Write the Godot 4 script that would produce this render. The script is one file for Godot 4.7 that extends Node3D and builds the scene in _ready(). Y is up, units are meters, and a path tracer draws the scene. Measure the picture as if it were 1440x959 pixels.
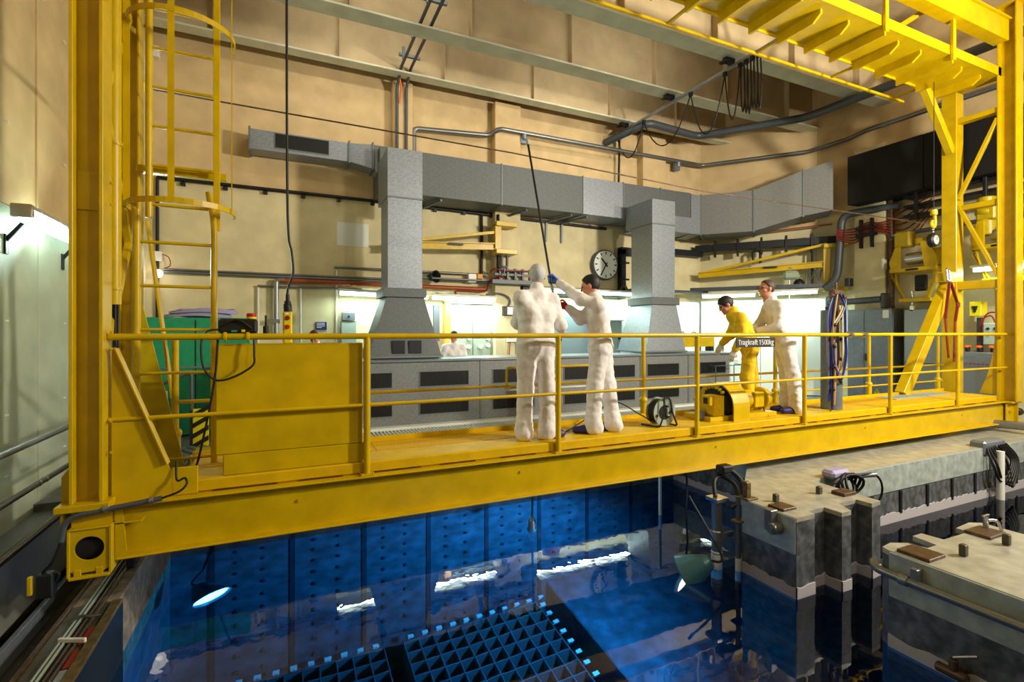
extends Node3D

# The hall in metres: x runs along the service bridge, y is up from its deck, w (= -z) runs away from the camera.

var M := {}
var taken := {}


func _ready() -> void:
	set_camera()
	set_sky()
	set_lights()
	set_materials()
	build_hall()
	build_pool()
	build_bridge()
	build_bridge_load()
	build_back_wall()
	build_right_side()
	build_left_side()
	build_people()


func set_camera() -> void:
	var cam := Camera3D.new()
	cam.name = "camera"
	cam.projection = Camera3D.PROJECTION_FRUSTUM
	cam.near = 0.05
	cam.far = 100.0
	cam.size = 2.0 * 0.05 * 479.5 / 700.0
	cam.frustum_offset = Vector2(0, -0.05 * 12.5 / 700.0)
	cam.position = Vector3(0, 1.10, 0)
	cam.rotation_degrees.y = -24.505
	cam.current = true
	add_child(cam)


func set_sky() -> void:
	var e := Environment.new()
	e.background_mode = Environment.BG_COLOR
	e.background_color = Color(0.02, 0.02, 0.02)
	e.tonemap_mode = Environment.TONE_MAPPER_LINEAR
	e.tonemap_exposure = 1.1
	e.sdfgi_enabled = true
	e.ssao_enabled = true
	e.ssil_enabled = true
	var we := WorldEnvironment.new()
	we.name = "environment"
	we.environment = e
	add_child(we)


const WARM := Color(1.0, 0.965, 0.885)
const COOL := Color(0.88, 1.0, 0.96)
# hall floodlights on the near and right side, about four metres above the deck: place, aim, energy
const BAYS := [
	[Vector3(9.2, 4.2, 0.2), Vector3(-0.38, -0.02, -0.90), 78.0],
	[Vector3(11.9, 3.9, 2.0), Vector3(-0.72, 0.02, -0.62), 34.0],
	[Vector3(5.0, 4.9, 1.6), Vector3(-0.15, -0.06, -0.95), 14.0],
]


func set_lights() -> void:
	# build_hall() makes the housings of these floodlights
	for b in BAYS:
		area_light("hall_floodlight", b[0], b[1], Vector2(0.6, 0.45), WARM, b[2])


func area_light(called: String, at: Vector3, towards: Vector3, size: Vector2, color: Color, energy: float) -> AreaLight3D:
	var l := AreaLight3D.new()
	l.name = called
	l.area_size = size
	l.light_color = color
	l.light_energy = energy
	l.shadow_enabled = true
	l.area_range = 40.0
	l.area_attenuation = 2.0
	l.area_normalize_energy = true
	add_child(l, true)
	var up := Vector3.RIGHT if absf(towards.y) > 0.9 else Vector3.UP
	var z := -towards.normalized()
	var x := (z.cross(up) * -1.0).normalized()
	l.transform = Transform3D(Basis(x, z.cross(x), z), at)
	return l


# ---------------------------------------------------------------- helpers

func P(x: float, y: float, w: float) -> Vector3:
	return Vector3(x, y, -w)


func numbered(parent: Node, called: String) -> String:
	var key := str(parent.get_instance_id()) + called
	var n: int = taken.get(key, 0)
	taken[key] = n + 1
	return called if n == 0 else "%s_%03d" % [called, n]


func tag(o: Node, label: String, category: String, group := "", kind := "") -> Node:
	if label: o.set_meta("label", label)
	if category: o.set_meta("category", category)
	if group: o.set_meta("group", group)
	if kind: o.set_meta("kind", kind)
	return o


func thing(called: String, at: Vector3, label: String, category: String, group := "") -> Node3D:
	var o := Node3D.new()
	o.name = numbered(self, called)
	add_child(o, true)
	o.position = at
	tag(o, label, category, group)
	return o


func copy(o: Node3D, at: Vector3, label := "") -> Node3D:
	var base := String(o.name)
	var cut := RegEx.create_from_string("_\\d+$").sub(base, "")
	var c: Node3D = o.duplicate()
	c.name = numbered(self, cut)
	add_child(c, true)
	c.position = at
	if label: c.set_meta("label", label)
	return c


func new_st() -> SurfaceTool:
	var st := SurfaceTool.new()
	st.begin(Mesh.PRIMITIVE_TRIANGLES)
	return st


# commits a surface (drawn in world coordinates) as one named mesh under parent
func part(called: String, st: SurfaceTool, m: Material, parent: Node3D, label := "") -> MeshInstance3D:
	st.generate_normals()
	var o := MeshInstance3D.new()
	o.mesh = st.commit()
	o.material_override = m
	o.name = numbered(parent, called)
	parent.add_child(o, true)
	var off := Vector3.ZERO
	var p: Node = parent
	while p is Node3D and p != self:
		off += p.position
		p = p.get_parent()
	o.position = -off
	if label: o.set_meta("label", label)
	return o


func solid(called: String, st: SurfaceTool, m: Material, label: String, category: String, group := "", kind := "") -> MeshInstance3D:
	var o := part(called, st, m, self)
	tag(o, label, category, group, kind)
	return o


func face(st: SurfaceTool, pts: Array, outward: Vector3) -> void:
	var n: Vector3 = (pts[1] - pts[0]).cross(pts[2] - pts[0])
	var flip := n.dot(outward) > 0.0
	for i in range(1, pts.size() - 1):
		st.add_vertex(pts[0])
		if flip:
			st.add_vertex(pts[i + 1]); st.add_vertex(pts[i])
		else:
			st.add_vertex(pts[i]); st.add_vertex(pts[i + 1])


# box between two corners, chamfered
func box(st: SurfaceTool, a: Vector3, b: Vector3, bev := 0.0, xf := Transform3D()) -> void:
	st.set_smooth_group(-1)
	var c := (a + b) * 0.5
	var h := ((b - a) * 0.5).abs()
	bev = minf(bev, minf(h.x, minf(h.y, h.z)) * 0.9)
	var bas := xf.basis
	if bev <= 0.0:
		for ax in 3:
			for s in [-1.0, 1.0]:
				var n := Vector3.ZERO
				n[ax] = s
				var u := (ax + 1) % 3
				var v := (ax + 2) % 3
				var q := []
				for k in [[-1, -1], [1, -1], [1, 1], [-1, 1]]:
					var p := Vector3.ZERO
					p[ax] = s * h[ax]; p[u] = k[0] * h[u]; p[v] = k[1] * h[v]
					q.append(xf * (c + p))
				face(st, q, bas * n)
		return
	for ax in 3:
		var u := (ax + 1) % 3
		var v := (ax + 2) % 3
		for s in [-1.0, 1.0]:
			var n := Vector3.ZERO
			n[ax] = s
			var q := []
			for k in [[-1, -1], [1, -1], [1, 1], [-1, 1]]:
				var p := Vector3.ZERO
				p[ax] = s * h[ax]; p[u] = k[0] * (h[u] - bev); p[v] = k[1] * (h[v] - bev)
				q.append(xf * (c + p))
			face(st, q, bas * n)
		for su in [-1.0, 1.0]:
			for sv in [-1.0, 1.0]:
				var q := []
				for k in [[-1.0, 0], [1.0, 0], [1.0, 1], [-1.0, 1]]:
					var p := Vector3.ZERO
					p[ax] = k[0] * (h[ax] - bev)
					p[u] = su * (h[u] if k[1] == 0 else h[u] - bev)
					p[v] = sv * (h[v] - bev if k[1] == 0 else h[v])
					q.append(xf * (c + p))
				var n := Vector3.ZERO
				n[u] = su; n[v] = sv
				face(st, q, bas * n)
	for sx in [-1.0, 1.0]:
		for sy in [-1.0, 1.0]:
			for sz in [-1.0, 1.0]:
				var s := Vector3(sx, sy, sz)
				var q := []
				for ax in 3:
					var p := (h - Vector3.ONE * bev) * s
					p[ax] = h[ax] * s[ax]
					q.append(xf * (c + p))
				face(st, q, bas * s)


# box in hall coordinates: x, y and w ranges
func hb(st: SurfaceTool, x0: float, x1: float, y0: float, y1: float, w0: float, w1: float, bev := 0.0) -> void:
	box(st, Vector3(x0, y0, -w1), Vector3(x1, y1, -w0), bev)


func sbox(x0: float, x1: float, y0: float, y1: float, w0: float, w1: float, bev := 0.004) -> SurfaceTool:
	var st := new_st()
	hb(st, x0, x1, y0, y1, w0, w1, bev)
	return st


# straight bar from p to q with a rectangular section
func bar(st: SurfaceTool, p: Vector3, q: Vector3, wide: float, deep: float, bev := 0.004, up := Vector3.UP) -> void:
	var z := (q - p).normalized()
	if absf(z.dot(up)) > 0.98: up = Vector3.BACK if absf(z.y) > 0.9 else Vector3.UP
	var x := up.cross(z).normalized()
	var xf := Transform3D(Basis(x, z.cross(x), z), (p + q) * 0.5)
	var l := p.distance_to(q) * 0.5
	box(st, Vector3(-wide / 2, -deep / 2, -l), Vector3(wide / 2, deep / 2, l), bev, xf)


# I-section from p to q
func ibeam(st: SurfaceTool, p: Vector3, q: Vector3, wide: float, deep: float, t := 0.014, up := Vector3.UP) -> void:
	var z := (q - p).normalized()
	if absf(z.dot(up)) > 0.98: up = Vector3.BACK
	var x := up.cross(z).normalized()
	var y := z.cross(x)
	for s in [-1.0, 1.0]:
		var o: Vector3 = y * s * (deep - t) / 2
		bar(st, p + o, q + o, wide, t, 0.002, up)
	bar(st, p, q, t, deep - t * 1.9, 0.001, up)


func frames(pts: Array) -> Array:
	var out := []
	var t0: Vector3 = (pts[1] - pts[0]).normalized()
	var x := t0.cross(Vector3.UP if absf(t0.y) < 0.9 else Vector3.RIGHT).normalized()
	for i in pts.size():
		var t: Vector3
		if i == 0: t = t0
		elif i == pts.size() - 1: t = (pts[i] - pts[i - 1]).normalized()
		else: t = ((pts[i] - pts[i - 1]).normalized() + (pts[i + 1] - pts[i]).normalized()).normalized()
		x = (x - t * x.dot(t)).normalized()
		out.append([x, t.cross(x), t])
	return out


func tube(st: SurfaceTool, pts: Array, r: float, n := 8, cap := true, r1 := -1.0) -> void:
	if r1 < 0.0: r1 = r
	var f := frames(pts)
	var rings := []
	for i in pts.size():
		var rad := lerpf(r, r1, float(i) / maxf(1.0, pts.size() - 1))
		var ring := []
		for k in n:
			var a := TAU * k / n
			ring.append(pts[i] + (f[i][0] * cos(a) + f[i][1] * sin(a)) * rad)
		rings.append(ring)
	st.set_smooth_group(1)
	for i in pts.size() - 1:
		for k in n:
			var k2 := (k + 1) % n
			var mid: Vector3 = (rings[i][k] + rings[i][k2]) * 0.5 - pts[i]
			face(st, [rings[i][k], rings[i][k2], rings[i + 1][k2], rings[i + 1][k]], mid)
	if cap:
		st.set_smooth_group(-1)
		face(st, rings[0], -f[0][2])
		face(st, rings[-1], f[-1][2])


func stube(pts: Array, r: float, n := 8) -> SurfaceTool:
	var st := new_st()
	tube(st, pts, r, n)
	return st


# rounds the corners of a pipe run
func bend(pts: Array, rad: float, k := 5) -> Array:
	var out := [pts[0]]
	for i in range(1, pts.size() - 1):
		var p: Vector3 = pts[i]
		var d0 := minf(rad, p.distance_to(pts[i - 1]) * 0.48)
		var d1 := minf(rad, p.distance_to(pts[i + 1]) * 0.48)
		var a: Vector3 = p + (pts[i - 1] - p).normalized() * d0
		var b: Vector3 = p + (pts[i + 1] - p).normalized() * d1
		for j in k + 1:
			var t := float(j) / k
			out.append(a.lerp(p, t).lerp(p.lerp(b, t), t))
	out.append(pts[-1])
	return out


# cable drawn smoothly through points
func spline(pts: Array, k := 6) -> Array:
	var out := []
	for i in pts.size() - 1:
		var p0: Vector3 = pts[maxi(i - 1, 0)]
		var p3: Vector3 = pts[mini(i + 2, pts.size() - 1)]
		for j in k:
			out.append(pts[i].cubic_interpolate(pts[i + 1], p0, p3, float(j) / k))
	out.append(pts[-1])
	return out


# cable hanging between two points
func sag(a: Vector3, b: Vector3, drop: float, k := 10) -> Array:
	var out := []
	for i in k + 1:
		var t := float(i) / k
		out.append(a.lerp(b, t) - Vector3.UP * drop * 4.0 * t * (1.0 - t))
	return out


# profile of (radius, height) turned about the y axis of xf
func lathe(st: SurfaceTool, prof: Array, xf: Transform3D, n := 16) -> void:
	st.set_smooth_group(1)
	for i in prof.size() - 1:
		var p: Vector2 = prof[i]
		var q: Vector2 = prof[i + 1]
		if p.distance_to(q) < 1e-6: continue
		st.set_smooth_group(2 + i)
		for k in n:
			var a := TAU * k / n
			var b := TAU * (k + 1) / n
			var nrm := Vector3(cos((a + b) / 2) * (q.y - p.y), p.x - q.x, sin((a + b) / 2) * (q.y - p.y))
			var ring := [Vector3(p.x * cos(a), p.y, p.x * sin(a)), Vector3(p.x * cos(b), p.y, p.x * sin(b)), Vector3(q.x * cos(b), q.y, q.x * sin(b)), Vector3(q.x * cos(a), q.y, q.x * sin(a))]
			var pts := []
			for v in ring:
				var tv: Vector3 = xf * v
				if pts.is_empty() or (tv.distance_to(pts[-1]) > 1e-6 and tv.distance_to(pts[0]) > 1e-6): pts.append(tv)
			if pts.size() >= 3: face(st, pts, xf.basis * nrm)


# cylinder from p to q
func rod(st: SurfaceTool, p: Vector3, q: Vector3, r: float, n := 12, bev := 0.0) -> void:
	var l := p.distance_to(q)
	var y := (q - p) / l
	var x := y.cross(Vector3.UP if absf(y.y) < 0.9 else Vector3.RIGHT).normalized()
	lathe(st, [Vector2(0, 0), Vector2(r - bev, 0), Vector2(r, bev), Vector2(r, l - bev), Vector2(r - bev, l), Vector2(0, l)], Transform3D(Basis(x, y, x.cross(y)), p), n)


func ball(st: SurfaceTool, c: Vector3, r: Vector3, n := 12) -> void:
	st.set_smooth_group(1)
	for i in n / 2:
		for k in n:
			var q := []
			for v in [[i, k], [i, k + 1], [i + 1, k + 1], [i + 1, k]]:
				var th: float = PI * v[0] / (n / 2)
				var ph: float = TAU * v[1] / n
				var p := c + r * Vector3(sin(th) * cos(ph), cos(th), sin(th) * sin(ph))
				if q.is_empty() or (p.distance_to(q[-1]) > 1e-6 and p.distance_to(q[0]) > 1e-6): q.append(p)
			if q.size() >= 3: face(st, q, q[0] + q[1] + q[2] - c * 3)


# a flat outline (x, y) with a thickness, laid in xf: outline in its x/y plane, thickness along +z
func plate(st: SurfaceTool, outline: Array, thick: float, xf: Transform3D) -> void:
	var poly := PackedVector2Array(outline)
	var tri := Geometry2D.triangulate_polygon(poly)
	st.set_smooth_group(-1)
	for i in range(0, tri.size(), 3):
		var a := poly[tri[i]]
		var b := poly[tri[i + 1]]
		var c := poly[tri[i + 2]]
		face(st, [xf * Vector3(a.x, a.y, 0), xf * Vector3(b.x, b.y, 0), xf * Vector3(c.x, c.y, 0)], -xf.basis.z)
		face(st, [xf * Vector3(a.x, a.y, thick), xf * Vector3(b.x, b.y, thick), xf * Vector3(c.x, c.y, thick)], xf.basis.z)
	var cw := Geometry2D.is_polygon_clockwise(poly)
	for i in poly.size():
		var a := poly[i]
		var b := poly[(i + 1) % poly.size()]
		var n := Vector3(b.y - a.y, a.x - b.x, 0) * (-1.0 if cw else 1.0)
		face(st, [xf * Vector3(a.x, a.y, 0), xf * Vector3(b.x, b.y, 0), xf * Vector3(b.x, b.y, thick), xf * Vector3(a.x, a.y, thick)], xf.basis * n)


# outline given as (x, w) in plan, from height y0 to y1
func slab(st: SurfaceTool, outline: Array, y0: float, y1: float) -> void:
	plate(st, outline, y1 - y0, Transform3D(Basis(Vector3(1, 0, 0), Vector3(0, 0, -1), Vector3(0, 1, 0)), Vector3(0, y0, 0)))


# outline given as (x, y) in a wall-parallel plane, from depth w0 to w1
func upright(st: SurfaceTool, outline: Array, w0: float, w1: float) -> void:
	plate(st, outline, w1 - w0, Transform3D(Basis(Vector3(1, 0, 0), Vector3(0, 1, 0), Vector3(0, 0, -1)), Vector3(0, 0, -w0)))


# outline given as (w, y) across the hall, from x0 to x1
func across(st: SurfaceTool, outline: Array, x0: float, x1: float) -> void:
	plate(st, outline, x1 - x0, Transform3D(Basis(Vector3(0, 0, -1), Vector3(0, 1, 0), Vector3(1, 0, 0)), Vector3(x0, 0, 0)))


func lettering(called: String, text: String, size: float, at: Vector3, towards: Vector3, m: Material, parent: Node3D, font := "Droid Sans") -> void:
	var tm := TextMesh.new()
	var f := SystemFont.new()
	f.font_names = PackedStringArray([font])
	tm.font = f
	tm.text = text
	tm.font_size = 32
	tm.pixel_size = size / 32.0
	tm.depth = 0.003
	var o := MeshInstance3D.new()
	o.mesh = tm
	o.material_override = m
	o.name = numbered(parent, called)
	parent.add_child(o, true)
	var z := towards.normalized()
	var x := Vector3.UP.cross(z).normalized()
	var off := Vector3.ZERO
	var p: Node = parent
	while p is Node3D and p != self:
		off += p.position
		p = p.get_parent()
	o.transform = Transform3D(Basis(x, z.cross(x), z), at - off)


# ---------------------------------------------------------------- materials

func noise_tex(kind: int, freq: float, lo: float, hi: float, octaves := 4, px := 512, normal := 0.0, seed_no := 1, mid := -1.0) -> NoiseTexture2D:
	var n := FastNoiseLite.new()
	n.noise_type = kind
	n.frequency = freq
	n.fractal_octaves = octaves
	n.seed = seed_no
	if kind == FastNoiseLite.TYPE_CELLULAR:
		n.cellular_return_type = FastNoiseLite.RETURN_CELL_VALUE
		n.fractal_type = FastNoiseLite.FRACTAL_NONE
	var t := NoiseTexture2D.new()
	t.width = px
	t.height = px
	t.seamless = true
	t.noise = n
	if normal > 0.0:
		t.as_normal_map = true
		t.bump_strength = normal
	else:
		var g := Gradient.new()
		g.set_color(0, Color(lo, lo, lo))
		g.set_color(1, Color(hi, hi, hi))
		if mid >= 0.0: g.add_point(0.5, Color(mid, mid, mid))
		t.color_ramp = g
	return t


func mat(called: String, c: Color, rough := 0.6, metal := 0.0, tex: Texture2D = null, scale := 1.0, nrm: Texture2D = null, nscale := 0.3) -> StandardMaterial3D:
	var m := StandardMaterial3D.new()
	m.resource_name = called
	m.albedo_color = c
	m.roughness = rough
	m.metallic = metal
	m.uv1_triplanar = true
	m.uv1_world_triplanar = true
	m.uv1_scale = Vector3.ONE * scale
	if tex: m.albedo_texture = tex
	if nrm:
		m.normal_enabled = true
		m.normal_texture = nrm
		m.normal_scale = nscale
	M[called] = m
	return m


func glow(called: String, c: Color, energy: float) -> StandardMaterial3D:
	var m := StandardMaterial3D.new()
	m.resource_name = called
	m.albedo_color = Color(0.9, 0.9, 0.9)
	m.roughness = 0.4
	m.emission_enabled = true
	m.emission = c
	m.emission_energy_multiplier = energy
	M[called] = m
	return m


func set_materials() -> void:
	var S := FastNoiseLite.TYPE_SIMPLEX_SMOOTH
	var C := FastNoiseLite.TYPE_CELLULAR
	var faint := noise_tex(S, 0.012, 0.88, 1.0, 5)
	var grime := noise_tex(S, 0.010, 0.55, 1.0, 6, 512, 0.0, 3)
	var mild := noise_tex(S, 0.010, 0.76, 1.0, 6, 512, 0.0, 3)
	var blot := noise_tex(S, 0.008, 0.5, 1.0, 6, 512, 0.0, 7)
	var spangle := noise_tex(C, 0.06, 0.84, 1.0, 1, 512, 0.0, 5)
	var fine := noise_tex(S, 0.08, 0.86, 1.0, 3, 512, 0.0, 9)
	var cloth_n := noise_tex(S, 0.02, 0, 1, 4, 512, 6.0, 4)
	var bump := noise_tex(S, 0.02, 0, 1, 4, 512, 3.0, 6)
	mat("yellow", Color(0.83, 0.69, 0.0), 0.34, 0.0, faint, 0.5, bump, 0.10)
	M["yellow"].metallic_specular = 0.45
	mat("yellow_deck", Color(0.86, 0.70, 0.01), 0.55, 0.0, faint, 0.6, bump, 0.2)
	mat("yellow_machine", Color(0.78, 0.68, 0.02), 0.42, 0.0, faint, 1.0)
	M["yellow_deck"].metallic_specular = 0.3
	mat("rust", Color(0.42, 0.20, 0.04), 0.85, 0.0, grime, 3.0)
	mat("wall_paint", Color(0.88, 0.83, 0.66), 0.8, 0.0, faint, 0.25, bump, 0.08)
	mat("wall_tan", Color(0.86, 0.75, 0.56), 0.8, 0.0, faint, 0.25, bump, 0.08)
	mat("wall_panel_upper", Color(0.84, 0.73, 0.53), 0.75, 0.0, faint, 0.3)
	mat("wall_panel_lower", Color(0.74, 0.78, 0.68), 0.5, 0.0, faint, 0.3)
	mat("ceiling_paint", Color(0.80, 0.72, 0.57), 0.8, 0.0, faint, 0.25)
	mat("girder_paint", Color(0.82, 0.83, 0.74), 0.45, 0.0, faint, 0.3)
	mat("galvanised", Color(0.60, 0.63, 0.67), 0.42, 0.45, spangle, 2.4)
	mat("galvanised_dull", Color(0.40, 0.42, 0.43), 0.55, 0.25, spangle, 2.8)
	mat("bench_steel", Color(0.52, 0.53, 0.53), 0.55, 0.2, spangle, 2.8)
	mat("flange_steel", Color(0.45, 0.48, 0.50), 0.5, 0.5)
	mat("grille_black", Color(0.045, 0.045, 0.05), 0.6)
	mat("pipe_steel", Color(0.52, 0.53, 0.53), 0.38, 0.7, fine, 1.5)
	mat("tube_grey", Color(0.42, 0.45, 0.47), 0.5, 0.2, faint, 2.0)
	mat("pipe_grey", Color(0.30, 0.32, 0.35), 0.45, 0.2)
	mat("pipe_copper", Color(0.62, 0.30, 0.14), 0.5, 0.3, faint, 2.0)
	mat("black_rubber", Color(0.025, 0.025, 0.03), 0.55)
	mat("black_matt", Color(0.03, 0.022, 0.02), 0.9)
	mat("dark_steel", Color(0.10, 0.11, 0.13), 0.5, 0.3)
	mat("stainless", Color(0.62, 0.63, 0.64), 0.35, 0.75, fine, 1.0)
	mat("cabinet_grey", Color(0.50, 0.53, 0.57), 0.4, 0.35, faint, 1.0)
	mat("cabinet_light", Color(0.62, 0.66, 0.62), 0.55)
	mat("door_sage", Color(0.60, 0.66, 0.58), 0.55)
	mat("door_teal", Color(0.42, 0.50, 0.53), 0.5)
	mat("white_panel", Color(0.86, 0.88, 0.86), 0.55)
	mat("white_plastic", Color(0.88, 0.88, 0.86), 0.4)
	mat("concrete_floor", Color(0.50, 0.52, 0.53), 0.45, 0.0, grime, 0.7)
	mat("coping_top", Color(0.72, 0.71, 0.65), 0.30, 0.0, mild, 0.9, bump, 0.12)
	mat("coping_face", Color(0.66, 0.70, 0.68), 0.6, 0.0, mild, 1.1, bump, 0.2)
	mat("stained_steel", Color(0.46, 0.48, 0.50), 0.55, 0.25, blot, 1.6, bump, 0.3)
	mat("salt_crust", Color(0.72, 0.70, 0.72), 0.85, 0.0, fine, 4.0, bump, 0.8)
	mat("sill_concrete", Color(0.66, 0.58, 0.49), 0.75, 0.0, grime, 1.4, bump, 0.3)
	mat("liner", Color(0.42, 0.50, 0.58), 0.5, 0.15, grime, 0.6)
	mat("liner_seam", Color(0.24, 0.29, 0.35), 0.5, 0.15, grime, 0.6)
	mat("rack_steel", Color(0.36, 0.39, 0.42), 0.5, 0.1, fine, 1.0)
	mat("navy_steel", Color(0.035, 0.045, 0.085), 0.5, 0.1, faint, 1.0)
	mat("olive_steel", Color(0.38, 0.36, 0.28), 0.45, 0.2, grime, 1.4)
	mat("brown_steel", Color(0.46, 0.35, 0.26), 0.4, 0.4, grime, 2.0)
	mat("brass_plate", Color(0.52, 0.44, 0.27), 0.45, 0.3, grime, 2.0)
	mat("mesh_grey", Color(0.52, 0.52, 0.49), 0.6, 0.1, perforation(), 70.0)
	mat("rail_steel", Color(0.28, 0.24, 0.22), 0.22, 0.6)
	mat("green_paint", Color(0.10, 0.60, 0.42), 0.45, 0.0, faint, 1.0)
	mat("red", Color(0.70, 0.05, 0.04), 0.5)
	mat("red_brown", Color(0.48, 0.10, 0.03), 0.7)
	mat("orange", Color(0.90, 0.40, 0.05), 0.45)
	mat("orange_pale", Color(0.90, 0.62, 0.25), 0.6)
	mat("blue_sign", Color(0.03, 0.10, 0.45), 0.5)
	mat("white_print", Color(0.90, 0.90, 0.88), 0.6)
	mat("yellow_box", Color(0.86, 0.78, 0.05), 0.45)
	mat("sign_black", Color(0.06, 0.06, 0.06), 0.5)
	mat("hose_blue", Color(0.10, 0.18, 0.62), 0.45)
	mat("hose_tan", Color(0.66, 0.52, 0.30), 0.5)
	mat("cable_lilac", Color(0.62, 0.60, 0.75), 0.5)
	mat("lamp_shade", Color(0.25, 0.44, 0.50), 0.35, 0.3)
	mat("chrome", Color(0.75, 0.75, 0.76), 0.2, 0.9)
	var chk := mat("checker_plate", Color(0.86, 0.66, 0.005), 0.75, 0.0, faint, 1.0)
	chk.normal_enabled = true
	chk.normal_texture = checker()
	chk.normal_scale = 0.8
	chk.metallic_specular = 0.3
	chk.uv1_scale = Vector3.ONE * 6.0
	for c in [["suit_white", Color(0.95, 0.93, 0.93)], ["suit_yellow", Color(0.95, 0.78, 0.05)]]:
		var m := mat(c[0], c[1], 0.85, 0.0, faint, 1.5, cloth_n, 0.35)
		m.rim_enabled = true
		m.rim = 0.3
	mat("skin", Color(0.78, 0.53, 0.42), 0.55)
	M["skin"].subsurf_scatter_enabled = true
	M["skin"].subsurf_scatter_strength = 0.15
	mat("hair_grey", Color(0.90, 0.91, 0.92), 0.7, 0.0, noise_tex(S, 0.06, 0.6, 1.0, 3, 256), 8.0)
	mat("hair_dark", Color(0.06, 0.045, 0.035), 0.6)
	mat("hair_brown", Color(0.24, 0.15, 0.09), 0.65)
	mat("glove_blue", Color(0.22, 0.42, 0.82), 0.45)
	mat("glove_red", Color(0.72, 0.10, 0.14), 0.5)
	mat("glove_white", Color(0.86, 0.86, 0.86), 0.6)
	mat("overshoe", Color(0.14, 0.10, 0.42), 0.5)
	glow("tube_light", COOL, 6.0)
	glow("tube_light_soft", COOL, 3.0)
	glow("bay_glow", WARM, 4.0)
	glow("bulb_white", Color(1, 0.97, 0.92), 1.3)
	glow("beacon_orange", Color(1.0, 0.45, 0.02), 0.5)
	glow("red_display", Color(0.9, 0.05, 0.1), 0.6)
	glow("pool_lamp", Color(1.0, 0.97, 0.9), 26.0)
	# water: solid water with a smooth skin, faint ripples
	var w := StandardMaterial3D.new()
	w.resource_name = "water"
	w.albedo_color = Color(0.012, 0.22, 0.52, 0.0)
	w.roughness = 0.0
	w.refraction_enabled = true
	w.refraction_scale = 0.033
	w.transparency = BaseMaterial3D.TRANSPARENCY_ALPHA
	w.uv1_triplanar = true
	w.uv1_world_triplanar = true
	w.uv1_scale = Vector3.ONE * 0.6
	w.normal_enabled = true
	w.normal_texture = noise_tex(S, 0.012, 0, 1, 3, 512, 2.0, 12)
	w.normal_scale = 0.06
	M["water"] = w


# sheet with a fine grid of punched holes, one hole per tile
func perforation() -> Texture2D:
	var n := 32
	var im := Image.create(n, n, false, Image.FORMAT_RGB8)
	im.fill(Color.WHITE)
	for y in n:
		for x in n:
			if Vector2(x - 15.5, y - 15.5).length() < 8.5: im.set_pixel(x, y, Color(0.12, 0.12, 0.12))
	return ImageTexture.create_from_image(im)


# raised lozenges of chequer plate, as a relief
func checker() -> Texture2D:
	var n := 128
	var im := Image.create(n, n, false, Image.FORMAT_RGB8)
	im.fill(Color(0.3, 0.3, 0.3))
	for y in n:
		for x in n:
			var cx := fposmod(x, 64.0) - 32.0
			var cy := fposmod(y, 64.0) - 32.0
			var odd := (int(x / 64.0) + int(y / 64.0)) % 2
			var u := (cx + cy) * 0.7071 * (1.0 if odd == 0 else 1.0)
			var v := (cx - cy) * 0.7071
			if odd == 1:
				var t := u
				u = v
				v = t
			var d := sqrt(pow(u / 26.0, 2) + pow(v / 8.0, 2))
			var h := clampf(1.6 - d * 1.6, 0.0, 1.0)
			if h > 0.0: im.set_pixel(x, y, Color(0.3 + 0.7 * h, 0.3 + 0.7 * h, 0.3 + 0.7 * h))
	im.bump_map_to_normal_map(4.0)
	return ImageTexture.create_from_image(im)


# ---------------------------------------------------------------- the hall

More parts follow.
